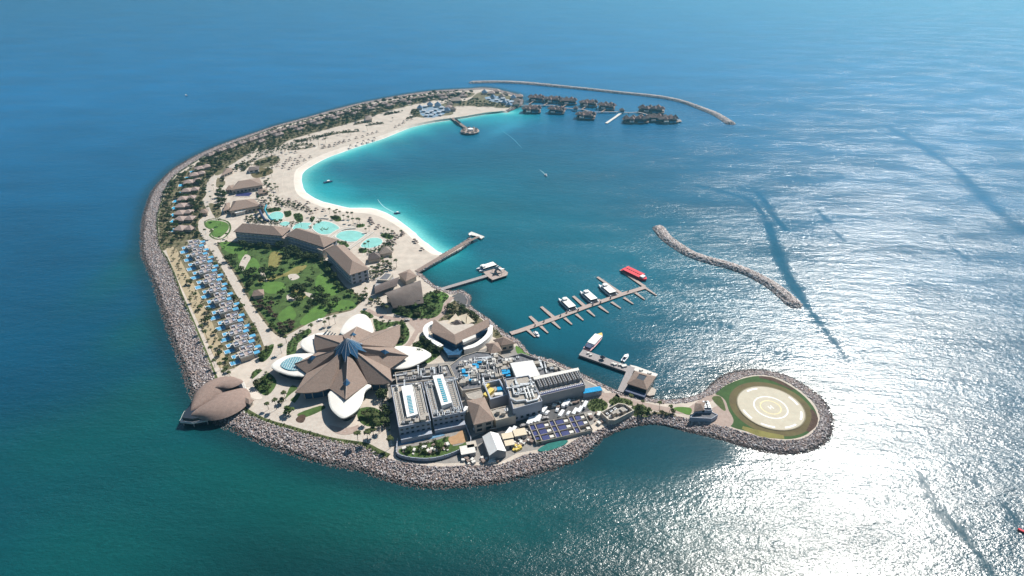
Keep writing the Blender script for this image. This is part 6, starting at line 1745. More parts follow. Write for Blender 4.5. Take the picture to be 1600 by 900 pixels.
# ------------------------------------------------------------------ lagoon pools with curved bridges
c400 = lambda x, y: (400 + x / 6.154, 250 + y / 6.154)
def pool(px, lab, m='lagoonpool'):
    pts = ccw(smoothc(W2([c400(*p) for p in px], ZG + .3), 4, True)); c = cen(pts); q = rel(pts, c)
    r = empty('lagoon_pool', (c[0], c[1], ZG)); tag(r, lab, 'pool', 'turquoise pools between the hotel and the beach')
    mb = MB(); mb.prism(inset(q, 1.10, (0, 0)), 0, .3); mb.build('rim', M['offwhite'], r)
    mb = MB(); mb.prism(q, .25, .36); mb.build('water', M[m], r)
pool([(355, 650), (400, 610), (470, 602), (545, 615), (500, 660), (440, 672), (370, 668)], 'leftmost turquoise pool, behind the middle hotel wing')
pool([(545, 650), (590, 605), (660, 590), (740, 610), (800, 655), (760, 690), (690, 712), (610, 705)], 'largest turquoise pool with dark lane markings')
pool([(770, 735), (810, 695), (900, 678), (990, 690), (1050, 725), (1010, 765), (910, 785), (820, 765)], 'oval turquoise pool between the two curved white bridges')
pool([(1010, 830), (1050, 775), (1110, 750), (1190, 755), (1215, 790), (1170, 825), (1090, 845)], 'rightmost turquoise pool beside the thatched pool bars')
pool([(110, 555), (150, 510), (220, 497), (265, 525), (240, 570), (170, 585)], 'shallow splash pool at the foot of the water slides')
pool([(230, 610), (280, 592), (325, 605), (300, 632), (250, 630)], 'small pale round pool behind the western hotel wing')
mb = MB()
for x0, y0, x1, y1 in ((615, 660, 640, 680), (640, 645, 625, 670), (650, 665, 690, 668), (700, 650, 670, 672), (660, 655, 640, 665)):
    a, b = G(*c400(x0, y0), ZG + .5), G(*c400(x1, y1), ZG + .5); mb.bar(a, b, .3, 4)
tag(mb.build('pool_netting', M['hedge']), 'dark green floating ropes in the largest turquoise pool', 'floating ropes')
for px, w_, lab in (([(520, 640), (560, 600), (585, 560), (590, 545)], 5, 'white curved footbridge between the leftmost and the largest pool'), ([(705, 745), (770, 690), (850, 655), (960, 645)], 7, 'broad white curved footbridge between the largest and the oval pool'), ([(890, 850), (960, 800), (1050, 735), (1115, 690)], 5, 'white curved footbridge between the oval and the rightmost pool'), ([(590, 560), (640, 555), (700, 560)], 3, 'low white walk at the beach side of the largest pool')):
    p = G(*c400(*px[0]), ZG); r = empty('footbridge', (p.x, p.y, ZG)); tag(r, lab, 'footbridge', 'footbridges over the pools')
    L = smoothc([(q.x - p.x, q.y - p.y) for q in GL([c400(*t) for t in px], ZG + 1)], 4, False); deck_seg(r, 'deck', L, w_ * .8, 1.1, 'offwhite', 1.1)
    deck_seg(r, 'walking_surface', L, w_ * .55, 1.16, 'path', .1)
sheet('pool_terrace', [c400(*p) for p in ((560, 560), (700, 560), (860, 640), (1120, 690), (1250, 760), (1230, 840), (1080, 870), (960, 830), (760, 780), (520, 690), (350, 690), (330, 610), (450, 580))], 'path', 0.06, 3)
# water slides
c0 = G(408, 340, ZG); r = empty('water_slide', c0); tag(r, 'dark green twisting water slides with a tall tower above the splash pool', 'water slide')
mb = MB(); pl = [Vector((p.x - c0.x, p.y - c0.y, z)) for p, z in zip(GL([c400(*t) for t in ((60, 480), (40, 510), (60, 545), (90, 575), (115, 565))], ZG + 3), (8, 6.5, 4.5, 2.5, .8))]
for a, b in zip(pl[:-1], pl[1:]): mb.bar(a, b, 1.3, 8)
mb.build('slide', M['tealdark'] if 'tealdark' in M else M['darkblue'], r)
mb = MB(); pl2 = [p + Vector((5, 2, 0)) for p in pl]
for a, b in zip(pl2[:-1], pl2[1:]): mb.bar(a, b, 1.0, 8)
mb.build('slide', M['tealglass'], r)
mb = MB(); mb.box((pl[0].x, pl[0].y, 0), (4, 4, 8)); mb.build('tower', M['timber'], r)
mb = MB(); hip(mb, [(pl[0].x - 3, pl[0].y - 3), (pl[0].x + 3, pl[0].y - 3), (pl[0].x + 3, pl[0].y + 3), (pl[0].x - 3, pl[0].y + 3)], 9, 11, 0, (1, 1)); mb.build('tower_roof', M['thatch2'], r)
# ------------------------------------------------------------------ vegetation
def leafmat(name, a, b):
    m = mat(name, a, 0.85, 0, 0.25, col2=b, spec=.15, detail=3)
    return m
M['leaf1'] = leafmat('dark_foliage', (0.028, 0.044, 0.017), (0.068, 0.090, 0.034))
M['leaf2'] = leafmat('green_foliage', (0.038, 0.064, 0.018), (0.085, 0.125, 0.036))
M['leaf3'] = leafmat('olive_foliage', (0.06, 0.070, 0.03), (0.115, 0.115, 0.055))
M['leaf4'] = leafmat('brown_foliage', (0.065, 0.045, 0.032), (0.12, 0.085, 0.06))
M['palmleaf'] = leafmat('palm_foliage', (0.035, 0.050, 0.018), (0.075, 0.085, 0.03))
M['bark'] = mat('bark', (0.13, 0.10, 0.08), .95, .2, 2)
def leaves(n, lobes, size, r_):
    """leaf clumps spread through several lobes; returns arrays"""
    V = []; F = []
    for k in range(n):
        lx, ly, lz, lr = lobes[k % len(lobes)]
        d = r_.normal(size=3); d /= np.linalg.norm(d); rad = lr * r_.uniform(.55, 1.05) ** .6
        c = np.array([lx, ly, lz]) + d * rad * np.array([1, 1, .72])
        nrm = d * .8 + r_.normal(size=3) * .55 + np.array([0, 0, .35]); nrm /= np.linalg.norm(nrm)
        u = np.cross(nrm, r_.normal(size=3)); u /= np.linalg.norm(u); v = np.cross(nrm, u); s = size * r_.uniform(.6, 1.3)
        b = len(V); V += [c + u * s, c + v * s * .8, c - u * s, c - v * s * .8]; F.append((b, b + 1, b + 2, b + 3))
    return V, F
def make_tree(seed, R_, H, leaf, n=260, size=.55):
    r_ = np.random.default_rng(seed); r = empty('garden_tree')
    lobes = [(0, 0, H * .68, R_ * .62)]
    for k in range(5):
        a = 2 * math.pi * k / 5 + r_.uniform(-.5, .5); q = R_ * r_.uniform(.4, .62); lobes.append((q * math.cos(a), q * math.sin(a), H * r_.uniform(.48, .75), R_ * r_.uniform(.34, .5)))
    V, F = leaves(n, lobes, size, r_); mb = MB(); mb.add(V, F); mb.build('crown', M[leaf], r)
    mb = MB(); mb.bar((0, 0, -.1), (0, 0, H * .5), .22, 6, .14)
    for l in lobes[1:4]: mb.bar((0, 0, H * .3), (l[0] * .8, l[1] * .8, l[2]), .1, 5, .04)
    mb.build('trunk', M['bark'], r); return r
def make_palm(seed, H=8.5, R_=2.9):
    r_ = np.random.default_rng(seed); r = empty('palm_tree'); lean = r_.uniform(-.5, .5, 2); mb = MB(); p0 = Vector((0, 0, -.1))
    for i in range(4):
        p1 = Vector((lean[0] * ((i + 1) / 4) ** 2, lean[1] * ((i + 1) / 4) ** 2, H * (i + 1) / 4)); mb.bar(p0, p1, .2 - .02 * i, 6, .18 - .02 * i); p0 = p1
    mb.build('trunk', M['bark'], r); mb = MB()
    for k in range(17):
        a = 2 * math.pi * k / 17 + r_.uniform(-.15, .15); up = r_.uniform(.1, .85) ; L = R_ * r_.uniform(.85, 1.1)
        d = Vector((math.cos(a), math.sin(a), 0)); s = Vector((-d.y, d.x, 0)); pts = []
        for t in (0, .35, .7, 1.0):
            z = up * L * t - 1.15 * L * t * t * (.5 + .3 * up); w_ = (.12, .55, .5, .08)[int(round(t / .35)) if t < 1 else 3]; q = p0 + d * (L * t * (1 - .15 * t)) + Vector((0, 0, z)); pts.append((q - s * w_ + Vector((0, 0, -.12)), q, q + s * w_ + Vector((0, 0, -.12))))
        vs = [v for t_ in pts for v in t_]; fs = []
        for i in range(3): fs += [(3 * i, 3 * i + 1, 3 * i + 4, 3 * i + 3), (3 * i + 1, 3 * i + 2, 3 * i + 5, 3 * i + 4)]
        mb.add(vs, fs)
    mb.build('crown', M['palmleaf'], r); return r
TREES = [make_tree(1, 3.9, 6.5, 'leaf1'), make_tree(2, 3.2, 5.5, 'leaf2'), make_tree(3, 4.6, 7.0, 'leaf1', 330, .6), make_tree(4, 2.7, 4.5, 'leaf3', 200), make_tree(5, 3.0, 4.8, 'leaf4', 200), make_tree(6, 2.3, 4.0, 'leaf2', 160, .5)]
TK = [kids_of(o) for o in TREES]
NAMES = ['dark leafy tree', 'bright green tree', 'large dark tree', 'olive tree', 'reddish brown tree', 'small green tree']
PALMS = [make_palm(1), make_palm(2, 7.0, 2.6), make_palm(3, 9.5, 3.1)]
PK = [kids_of(o) for o in PALMS]
usedt = set(); usedp = set(); FARS = []; NT = [0]
blocks = []   # places kept clear (world polygons)
def clear_px(px, z=ZG): blocks.append([(p.x, p.y) for p in GL(px, z)])
for q in LAWNS[:8]: clear_px(inset(q, .86))
for q in [[(423,395),(440,396),(437,414),(420,420)], [(424,430),(445,427),(462,417),(480,415),(464,428),(440,433)]]: clear_px(q)
PATHS_CLEAR = [[(p.x, p.y) for p in GL(q, ZG)] for q in (
    [(370,256),(346,267),(332,279),(326,294),(328,305),(323,315),(329,327),(330,338),(318,344),(315,352),(318,362),(328,377),(333,386),(343,403),(353,419),(364,440),(374,458),(385,476),(398,497),(411,517),(420,539)],
    [(385,604),(403,590),(423,572),(434,552),(446,532),(465,519),(497,502),(530,493),(554,487),(568,476),(585,462)], [(574,484),(590,492),(615,498),(647,501),(677,500),(692,489),(697,475)])]
ROOFS = []
def ok_points(P, rad=3.0):
    k = np.ones(len(P), bool)
    for b in blocks: k &= ~inside(P, b)
    for pl in PATHS_CLEAR: k &= distpl(P, pl) > rad + 1.5
    for cx, cy, r_ in BUILT: k &= np.hypot(P[:, 0] - cx, P[:, 1] - cy) > r_
    return k
bpy.context.view_layer.update()
BUILT = []
for o in COL.objects:
    if o.parent is None and o.type == 'EMPTY' and o.get('category') in ('villa', 'building', 'pavilion', 'hut', 'pool bar', 'kiosk', 'pool', 'hotel building', 'building'):
        for c_ in o.children:
            if c_.name.startswith(('wall', 'rim', 'pool_rim', 'entry_block', 'roof_shell')) and c_.type == 'MESH':
                bb = [c_.matrix_world @ Vector(v) for v in c_.bound_box]; xs = [v.x for v in bb]; ys = [v.y for v in bb]
                lx, ly = max(xs) - min(xs), max(ys) - min(ys)
                if max(lx, ly) > 40: continue
                BUILT.append(((max(xs) + min(xs)) / 2, (max(ys) + min(ys)) / 2, .5 * max(lx, ly) * .9 + (2.2 if c_.name.startswith('pool_rim') else 0)))
def plant(poly_px, spacing, kinds, where, group, smin=.8, smax=1.25, far=False, clump=False, maxn=999):
    W_ = [(p.x, p.y) for p in GL(poly_px, ZG)]
    P = scatter(W_, spacing, .42); P = P[ok_points(P)] if len(P) else P
    if clump: P = P[(np.sin(P[:, 0] / 9.5 + 1.7 * np.sin(P[:, 1] / 17)) + np.sin(P[:, 1] / 11 + P[:, 0] / 23) + rng.uniform(-.5, .5, len(P))) > .25]
    rng.shuffle(P); P = P[:maxn]
    for x, y in P:
        k = kinds[rng.integers(0, len(kinds))]; s = rng.uniform(smin, smax); rz = rng.uniform(0, 6.28)
        if far or NT[0] >= 300: FARS.append((k, x, y, s, rz)); continue
        lab = NAMES[k] + ' ' + where; NT[0] += 1
        if k not in usedt: usedt.add(k); o = TREES[k]; o.location = (x, y, ZG); o.rotation_euler = (0, 0, rz); o.scale = (s,) * 3; tag(o, lab, 'tree', group)
        else: put(TREES[k], (x, y, ZG), rz, s, lab, group, 'tree', TK[k])
plant([(352,396),(372,398),(390,388),(412,392),(430,398),(470,400),(500,412),(520,432),(520,450),(540,468),(530,482),(500,495),(470,508),(448,520),(430,518),(412,500),(392,474),(376,446),(362,422)], 8.3, [0, 1, 2, 0, 1, 5], 'in the garden below the hotel', 'trees of the central garden', clump=True)
plant([(425,505),(430,495),(450,505),(466,508),(448,524),(430,520)], 7, [4, 3, 4], 'at the southern corner of the central garden', 'brown trees of the garden corner')
plant([(400,478),(425,470),(436,484),(430,500),(412,502),(398,488)], 7.5, [4, 3, 4, 1], 'in the south-western part of the central garden', 'brown trees of the garden corner')
plant([(366,383),(440,386),(500,404),(530,436),(556,462),(546,470),(520,450),(500,424),(470,402),(430,394),(372,392)], 9, [0, 2, 1], 'in the shade along the hotel wings', 'trees along the hotel', maxn=20)
plant([(612,488),(628,475),(654,473),(668,460),(688,456),(692,474),(690,488),(673,498),(647,497)], 8.5, [1, 3, 5, 0], 'on the slope below the barrel-roofed theatre', 'trees below the theatre')
plant([(698,478),(712,472),(730,484),(744,494),(757,505),(738,509),(700,498)], 8, [0, 3, 1], 'on the terrace behind the V-shaped hall', 'trees behind the V-shaped hall')
plant([(588,500),(604,506),(628,504),(640,520),(632,538),(620,538),(624,512),(600,512)], 8, [1, 0, 3], 'between the star-shaped hall and the pink junction', 'trees north-east of the star hall', maxn=14)
plant([(640,548),(662,532),(690,550),(672,566),(655,568)], 8, [0, 1], 'between the east petal and V-shaped hall', 'trees by the east petal', maxn=9)
plant([(597,612),(608,612),(611,690),(602,680),(598,650)], 6.5, [0, 2, 0], 'in the dark strip along the western plant hall', 'trees along the plant hall', maxn=22)
plant([(414,544),(428,536),(440,530),(438,545),(424,556),(408,562)], 7, [1, 0, 3], 'beside the path junction north of the west petal', 'trees by the path junction', maxn=8)
plant([(397,596),(406,580),(424,590),(430,602),(418,616),(404,612)], 6.5, [1, 3, 5], 'in the bed beside the shell restaurant', 'trees by the shell restaurant')
plant([(430,632),(440,624),(448,640),(438,650),(426,645)], 7, [1, 3], 'on the paved south apron near the hedge', 'trees on the south apron', maxn=4)
plant([(446,648),(460,645),(464,654),(450,656)], 6, [1], 'on the paved south apron beside the white terrace', 'trees on the south apron', maxn=3)
plant([(570,640),(598,640),(600,668),(580,680),(566,665)], 8, [1, 3, 0], 'on the lawn east of the south petal canopy', 'trees east of the south petal', maxn=9)
plant([(626,702),(660,694),(700,684),(704,700),(680,710),(640,712)], 8, [1, 3, 5], 'in the small garden inside the curved fence', 'trees in the fenced garden', .55, .85, maxn=10)
plant([(1018,640),(1054,645),(1056,650),(1020,646)], 7, [0, 3], 'on the narrow neck before the helipad', 'trees on the neck', .6, .9, maxn=8)
plant([(996,634),(1010,634),(1018,648),(1000,650)], 5, [0, 1], 'beside the walled tank enclosure', 'trees on the neck', .6, .9, maxn=8)
plant([(840,700),(858,692),(850,686),(830,690)], 6, [1, 3], 'on the rock edge below the panel bays', 'trees at the panel bays', .6, .9, maxn=4)
plant([(814,700),(826,696),(822,704)], 5, [0, 1], 'by the yellow heap at the rock edge', 'trees at the panel bays', .6, .9, maxn=4)
# west belts
plant([(300,384),(306,396),(316,420),(330,446),(342,474),(352,500),(360,524),(366,548),(374,566),(352,574),(340,552),(326,516),(310,480),(296,444),(284,412),(282,390)], 8.4, [0, 3, 0, 1], 'on the dry shelf seaward of the flat-roofed villas', 'trees seaward of the flat-roofed villas', .75, 1.2)
plant([(330,392),(346,420),(362,448),(378,476),(396,506),(410,532),(404,550),(390,530),(372,492),(350,450),(330,408)], 8.5, [0, 1, 3], 'between the flat-roofed villas and the pale path', 'trees landward of the flat-roofed villas', .6, 1.0)
plant([(296,262),(330,246),(352,252),(340,268),(330,282),(322,300),(318,318),(322,330),(312,346),(310,360),(322,376),(300,374),(270,382),(254,384),(250,350),(256,312),(268,285)], 9.0, [0, 1, 2, 0, 3], 'between the thatched villas of the western row', 'trees among the thatched villas', .65, 1.1)
plant([(336,262),(372,256),(384,264),(350,284),(338,276)], 9, [0, 1, 3], 'around the store houses', 'trees by the store houses', .6, .9, maxn=12)
plant([(343,290),(352,300),(352,318),(346,332),(338,322),(338,300)], 7, [0, 2, 1], 'left of the two beach restaurants', 'trees by the restaurants', .7, 1.0, maxn=14)
plant([(398,252),(428,242),(440,250),(424,262),(404,262)], 10, [0, 1, 3], 'on the sand above the far restaurant', 'trees above the far restaurant', .5, .8, maxn=9)
plant([(414,272),(422,280),(426,300),(420,302),(412,284)], 6, [0, 1], 'at the beach end of the far restaurant', 'trees at the restaurants end', .5, .8, maxn=8)
plant([(326,318),(342,322),(346,336),(336,340)], 6, [0, 1, 3], 'in the bed right of the small path hut', 'trees by the path hut', .5, .8, maxn=6)
plant([(428,306),(446,312),(468,320),(486,326),(480,332),(452,326),(430,318)], 8, [0, 1, 3], 'on the sand between the restaurants and the slides', 'trees by the slides', .4, .7, maxn=12)
plant([(398,298),(412,304),(420,318),(412,330),(404,322),(400,308)], 7, [0, 1, 5], 'between the two beach restaurants', 'trees between the restaurants', .45, .75, maxn=8)
plant([(574,392),(592,378),(612,378),(616,392),(600,400),(580,408)], 6.5, [0, 1, 3], 'around the thatched pool bars', 'trees at the pool bars', .4, .7, maxn=12)
plant([(566,424),(586,414),(606,410),(622,420),(600,432),(578,440)], 7, [0, 1, 3], 'on the sand behind the foyer court', 'trees behind the foyer', .4, .7, maxn=12)
plant([(556,462),(576,456),(590,466),(600,482),(584,484),(566,474)], 7, [0, 1, 3], 'at the path junction west of the theatre', 'trees west of the theatre', .5, .85, maxn=10)
plant([(384,341),(440,345),(440,350),(388,347)], 6, [0, 1, 3], 'behind the roof of the western hotel wing', 'trees behind the west wing', .5, .8, maxn=12)
plant([(372,252),(400,240),(428,232),(430,240),(404,248),(378,262)], 9, [0, 1, 3], 'in the planting at the top of the beach', 'trees at the top of the beach', .5, .8, maxn=14)
print('trees', NT[0])
plant([(318,248),(342,236),(372,225),(402,214),(432,203),(462,194.5),(492,186),(496,204),(452,219),(436,228),(404,236),(372,250),(352,252)], 8.0, [0, 1, 3, 0], '', '', .6, 1.0, far=True)
plant([(492,186),(522,178),(562,167),(602,159),(642,152),(682,146.5),(722,144),(742,147),(730,153),(700,155),(672,159),(644,165),(608,174),(566,188),(530,198),(496,206)], 8.5, [0, 1, 2, 0, 3], '', '', .7, 1.2, far=True)
plant([(722,158),(745,154),(752,160),(786,162),(800,168),(780,169),(745,166),(715,166),(690,160),(700,156)], 8, [0, 1, 3], '', '', .6, 1.0, far=True)
plant([(642,178),(650,170),(656,178),(648,184)], 6, [0, 1], '', '', .6, .9, far=True)
# far trees as one mass
def merged(name, items, protos, label):
    VV = []; FF = []; MM = []; b = 0; mats = []
    cache = {}
    for k, x, y, s, rz in items:
        if k not in cache:
            me = [c for c in protos[k] if c.name.startswith('crown')][0].data
            v = np.empty(len(me.vertices) * 3); me.vertices.foreach_get('co', v); v = v.reshape(-1, 3)
            f = np.array([p.vertices[:] for p in me.polygons]); 
            keep = rng.uniform(size=len(f)) < .6; cache[k] = (v, f[keep], me.materials[0])
            if me.materials[0] not in mats: mats.append(me.materials[0])
        v, f, m = cache[k]; c_, s_ = math.cos(rz), math.sin(rz)
        w_ = np.c_[(v[:, 0] * c_ - v[:, 1] * s_) * s + x, (v[:, 0] * s_ + v[:, 1] * c_) * s + y, v[:, 2] * s + ZG]
        VV.append(w_); FF.append(f + b); MM.append(np.full(len(f), mats.index(m))); b += len(v)
    V = np.concatenate(VV); F = np.concatenate(FF); MI = np.concatenate(MM)
    me = bpy.data.meshes.new(name); me.vertices.add(len(V)); me.vertices.foreach_set('co', V.astype(np.float32).ravel())
    me.loops.add(F.size); me.loops.foreach_set('vertex_index', F.astype(np.int32).ravel()); me.polygons.add(len(F)); me.polygons.foreach_set('loop_start', np.arange(0, F.size, 4, dtype=np.int32))
    me.update(calc_edges=True)
    for m in mats: me.materials.append(m)
    me.polygons.foreach_set('material_index', MI.astype(np.int32)); 
    o = link_mesh(name, me); tag(o, label, 'vegetation', kind='stuff'); return o
print('far', len(FARS))
merged('far_tree_belt', FARS, TK, 'dense dark green trees between the far villas and in outlying beds')
# low shrubs
SH = []
def shrubs(px, spacing, kinds, smin=.22, smax=.5, respect=True):
    P = scatter([(p.x, p.y) for p in GL(px, ZG)], spacing, .5)
    if respect and len(P): P = P[ok_points(P, 1.0)]
    for x, y in P: SH.append((kinds[rng.integers(0, len(kinds))], x, y, rng.uniform(smin, smax), rng.uniform(0, 6)))
shrubs(BELT_L, 4.2, [0, 1, 3]); shrubs(VROW_L, 5.0, [0, 3, 3]); shrubs(BELT_U[:8] + BELT_U[-9:], 5, [0, 1, 3])
shrubs(GARD, 11, [0, 1, 3, 1], .25, .6)
for q in ([(428,306),(446,312),(486,326),(480,334),(430,318)], [(574,392),(612,376),(618,394),(580,410)], [(566,424),(606,408),(622,420),(578,440)], [(556,462),(590,462),(600,482),(566,476)], [(384,340),(500,352),(500,360),(384,348)], [(404,238),(440,228),(500,210),(500,216),(440,236),(404,246)]): shrubs(q, 3.6, [0, 1, 3])
shrubs([(330,380),(336,396),(346,412),(356,432),(366,452),(378,472),(392,494),(404,515),(412,530),(400,556),(382,520),(360,470),(336,418)], 4.5, [0, 1, 3])
shrubs([(612,488),(628,474),(654,471),(668,458),(688,455),(702,463),(693,474),(691,489),(673,499),(647,498)], 3.4, [1, 3, 0])
shrubs([(698,478),(712,470),(730,482),(744,492),(760,505),(756,503),(738,510),(720,505),(698,500),(684,502),(696,490)], 3.6, [0, 1, 3])
for q in ([(393,584),(405,577),(425,586),(432,600),(418,618),(404,612),(396,600)], [(583,498),(600,504),(628,502),(640,520),(634,536),(618,540),(626,508),(606,512),(590,520)], [(640,548),(662,530),(690,548),(672,566),(654,568)],
          [(414,544),(428,538),(422,556),(410,566),(404,560)], [(452,528),(468,516),(480,512),(486,520),(466,536),(462,552),(448,556)], [(988,636),(1004,632),(1014,642),(1050,647),(1056,650),(1016,650),(1000,652),(988,648)],
          [(562,486),(575,486),(584,495),(574,497)], [(768,508),(782,522),(790,535),(778,530),(762,520)], [(626,702),(660,694),(700,684),(704,700),(680,710),(640,712)], [(598,612),(610,612),(611,695),(602,680)]):
    shrubs(q, 3.2, [0, 1, 3])
# clipped round shrub beds: solid low cover
for q in ([(917,634),(925,624),(940,624),(950,632),(944,642),(926,643)], [(951,627),(962,621),(985,625),(988,634),(970,630),(958,634)]):
    shrubs(q, 1.6, [1, 5], .2, .3, False)
# hedge line along the crest
for seg in (CR_W[13:34], [(372,634),(388,644),(408,654),(428,661),(460,670),(490,679),(520,687),(553,692),(572,696),(590,706),(606,714)]):
    pl = np.array(sm(GL(seg, ZG))); L = np.hypot(*np.diff(pl, axis=0).T).sum()
    for x, y in resample(pl, int(L / 1.6)): SH.append((3 if rng.uniform() < .5 else 0, x + rng.uniform(-.7, .7), y + rng.uniform(-.7, .7), rng.uniform(.16, .27), rng.uniform(0, 6)))
# strips of planting on the upper beach
BEACH_STRIPS = [[(450,231),(470,227),(490,226)], [(455,234),(475,232),(489,229)], [(462,222),(480,219)], [(490,216),(505,213),(520,208)], [(500,214),(520,210),(546,204)], [(534,208),(550,206),(562,205)], [(600,180),(612,177),(626,175)], [(604,179),(620,176)], [(554,195),(566,192),(578,192)], [(577,196),(586,194),(599,193)],
                [(636,186),(650,182),(655,182)], [(745,167),(760,165),(775,165)], [(404,236),(418,232),(440,228)], [(372,262),(380,256),(396,252)], [(378,268),(384,262),(390,256)], [(395,258),(412,254),(430,250)], [(400,272),(414,270),(424,264)]]
for s_ in BEACH_STRIPS:
    ribbon('planting_strip', s_, 5.0, 'garden', .03, 3)
    pl = resample([(p.x, p.y) for p in GL(s_, ZG)], 24)
    for x, y in pl: SH.append((int(rng.choice([0, 1, 3])), x + rng.uniform(-2.5, 2.5), y + rng.uniform(-2.5, 2.5), rng.uniform(.3, .6), rng.uniform(0, 6)))
sheet('dry_lawn', [(392,272),(398,262),(412,262),(424,264),(426,270),(412,276),(398,278)], 'turfring', .04)
for q in ([c400(*p) for p in ((100, 470), (230, 460), (230, 490), (120, 505))], [c400(*p) for p in ((360, 520), (440, 520), (450, 590), (390, 590))], [c400(*p) for p in ((710, 545), (800, 540), (820, 580), (770, 590))], [c400(*p) for p in ((520, 560), (560, 545), (575, 570), (540, 605))],
          [c400(*p) for p in ((970, 625), (1040, 615), (1040, 640), (980, 650))], [c400(*p) for p in ((1200, 715), (1260, 705), (1320, 740), (1290, 765), (1210, 740))], [c400(*p) for p in ((780, 780), (860, 790), (900, 830), (870, 840), (790, 800))], [c400(*p) for p in ((580, 600), (620, 580), (640, 590), (610, 620))],
          [c400(*p) for p in ((990, 850), (1060, 850), (1060, 890), (1000, 890))], [c400(*p) for p in ((270, 500), (330, 490), (340, 530), (290, 550))]):
    sheet('planting_bed', q, 'turf2', .09, 3); shrubs(q, 2.2, [0, 1, 5], .25, .45, False)
print('shrubs', len(SH))
merged('shrubbery', SH, TK, 'low green shrubs and hedges filling the planted beds of the island')
# palms
npalm = [0]
def palm(x, y, lab, group, s=1.0):
    k = npalm[0] % 3; npalm[0] += 1; p = G(x, y, ZG); rz = rng.uniform(0, 6)
    s *= rng.uniform(.85, 1.12)
    if k not in usedp: usedp.add(k); o = PALMS[k]; o.location = p; o.rotation_euler = (0, 0, rz); o.scale = (s,) * 3; tag(o, lab, 'palm tree', group)
    else: put(PALMS[k], p, rz, s, lab, group, 'palm tree', PK[k])
for x, y in ((710, 520), (755, 530), (780, 540), (810, 545), (845, 570), (888, 560), (890, 600), (935, 610), (975, 620), (1000, 625), (985, 600), (770, 560), (930, 560)): palm(*c400(x, y), 'palm in the loose row between the turquoise pools and sea', 'palms between pools and sea', .8)
for x, y in ((225, 450), (155, 400), (150, 440), (195, 300), (190, 280), (130, 470), (215, 300), (440, 650), (540, 540), (1230, 690), (1275, 720), (1310, 730), (1060, 700), (1090, 690), (1400, 730), (1050, 850), (1085, 840), (1330, 790)): palm(*c400(x, y), 'palm scattered around the pool terraces and slides', 'palms around the pools', .8)
for x, y in ((404,259),(409,246),(436,240),(445,238),(430,262),(420,236),(432,231),(442,229),(446,236),(452,240),(441,242),(485,222),(484,217),(498,227),(509,224),(531,211),(548,212),(574,204),(614,189),(424,242),(425,245),(468,228),(462,236),(420,270),(425,277),(432,256)): palm(x, y, 'palm rising from the open sand of the northern beach', 'palms on the northern beach', .9)
for x, y in ((417,296),(418,288),(420,310),(424,318),(414,304),(428,306),(411,326),(416,330),(408,336),(402,341),(394,345)): palm(x, y, 'palm at the beach edge beside the two brown restaurants', 'palms by the restaurants', .85)
for x, y in ((560,692),(575,690),(584,684),(592,676),(588,664),(576,660),(600,672),(610,700)): palm(x, y, 'palm on the sandy terrace east of the south petal', 'palms east of the south petal')
for x, y in ((352,590),(357,586),(361,592),(345,578),(366,576),(336,574),(332,552),(318,520),(324,530),(346,540),(300,478),(308,470)): palm(x, y, 'palm on the dry ground near the hedge line', 'palms at the hedge line', .85)
for x, y in ((448,536),(440,552),(515,508),(508,511),(524,506),(487,520),(420,640),(432,640),(447,626)): palm(x, y, 'palm beside the pale path around the star-shaped hall', 'palms around the star hall', .85)
for x, y in ((1003,634),(1030,640),(1046,644),(960,630),(985,630)): palm(x, y, 'palm on the narrow neck leading to the helipad', 'palms on the neck', .7)
for x, y in ((586,428),(592,422),(600,420),(606,418),(590,432),(584,436),(598,414),(611,421),(620,418),(612,412),(582,424)): palm(x, y, 'palm in the grove between pool bars and theatre', 'palms by the theatre', .85)
for x, y in ((560,475),(566,470),(574,466),(580,478),(572,460),(600,484),(606,490)): palm(x, y, 'palm near the path junction west of the theatre', 'palms west of the theatre', .85)
for x, y in ((332,272),(327,288),(334,297),(330,314),(326,330),(338,345),(345,352),(322,366),(334,372),(345,378),(356,372)): palm(x, y, 'palm beside the pale path west of the hotel', 'palms along the western path', .8)
# beach umbrellas
mb = MB(); mb.bar((0, 0, 0), (0, 0, 2.4), .09, 5); mb.cyl((0, 0, 2.0), 1.9, .15, 1.0, 9, 1); 
for s in (-1, 1): mb.box((s * 1.7, -.6, .1), (.9, 2.2, .35), 0, 2)
um = mb.mesh('beach_umbrella', [M['bark'], M['thatch2'], M['timber']])
def umb(x, y, lab, group):
    p = G(x, y, ZG); p.z = ZG + .0; o = link_mesh('beach_umbrella', um, None, p); o.rotation_euler = (0, 0, rng.uniform(-.4, .4) + .6); tag(o, lab, 'beach umbrella', group)
A_ = [(1175,670),(1215,690),(1235,675),(1270,640),(1265,655),(1310,650),(1350,630),(1330,665),(1380,655),(1425,630),(1290,690),(1265,720),(1535,545),(1575,540),(1520,560),(1240,660),(1170,700),(1215,712),(1330,680),(1310,595)]
for x, y in A_: umb(200 + x / 5, 120 + y / 5, 'thatched umbrella in the western field where the beach curves', 'beach umbrellas')
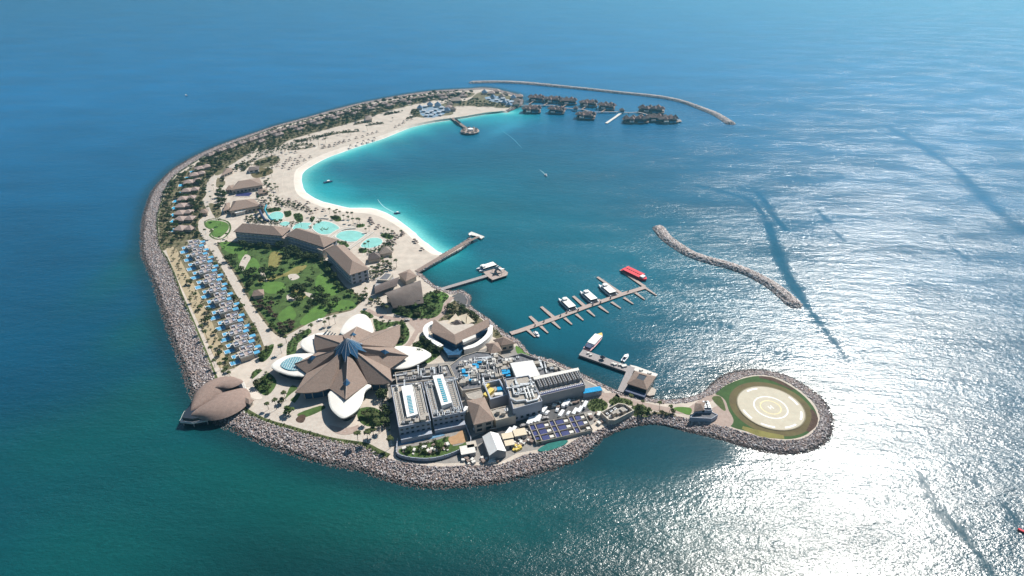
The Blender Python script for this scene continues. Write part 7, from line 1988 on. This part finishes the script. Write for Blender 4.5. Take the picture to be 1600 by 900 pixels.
B_ = [(35,605),(75,600),(115,590),(145,575),(185,565),(230,550),(285,530),(335,520),(375,505),(410,495),(445,485),(240,595),(295,575),(340,560),(380,550),(425,535),(75,590),(120,575),(590,445),(620,430),(655,405),(685,390),(715,385),(650,415),(155,565),(190,555),(30,540),(50,530)]
for x, y in B_: umb(500 + x / 5, 110 + y / 5, 'thatched umbrella in the long rows on the northern beach', 'beach umbrellas')
C_ = [(275,410),(320,385),(385,410),(425,430),(475,450),(505,470),(495,490),(530,515),(580,480),(650,490),(265,430),(315,400),(500,415),(210,430),(90,400),(60,405)]
for x, y in C_: umb(*c400(x, y), 'thatched umbrella on the sand beyond the water slides', 'beach umbrellas')
D_ = [(1100,570),(1095,585),(1110,600),(1120,615),(1160,660),(1180,640),(1315,700),(1330,725),(1355,740),(1345,760),(1410,710),(1405,725),(1525,780),(1540,795),(1595,865),(1270,800),(1300,790),(1330,810)]
for x, y in D_: umb(*c400(x, y), 'thatched umbrella on the beach beyond the rightmost pool', 'beach umbrellas')
# removed prototypes that stayed unused
for k, o in enumerate(TREES):
    if k not in usedt:
        for c_ in TK[k]: bpy.data.objects.remove(c_)
        bpy.data.objects.remove(o)

# things of one kind in one bed are told apart by their order from the left
def ordn(i):
    return '%d%s' % (i, 'th' if 10 <= i % 100 <= 20 else {1: 'st', 2: 'nd', 3: 'rd'}.get(i % 10, 'th'))
same = {}
for o in COL.objects:
    if o.parent is None and o.get('label') and o.get('kind') is None: same.setdefault(o['label'], []).append(o)
for lab, os_ in same.items():
    if len(os_) < 2: continue
    def px_(o):
        x, y, z = o.location; d = y * math.cos(PITCH) + (CAM_H - z) * math.sin(PITCH); return 800 + FOC * x / d
    os_.sort(key=px_)
    for i, o in enumerate(os_): o['label'] = '%s, %s from left' % (lab, ordn(i + 1))

for q in ([(398,252),(428,243),(438,250),(424,260),(404,261)], [(340,278),(352,284),(348,292),(338,292)], [(326,318),(342,322),(346,336),(336,340)], [(335,262),(352,258),(348,270),(336,274)]):
    sheet('planting_bed', q, 'garden', .1, 3)

for o in COL.objects:
    if o.get('label') and len(o['label'].replace('-', ' ').split()) > 16: print('LONG', o['label'])
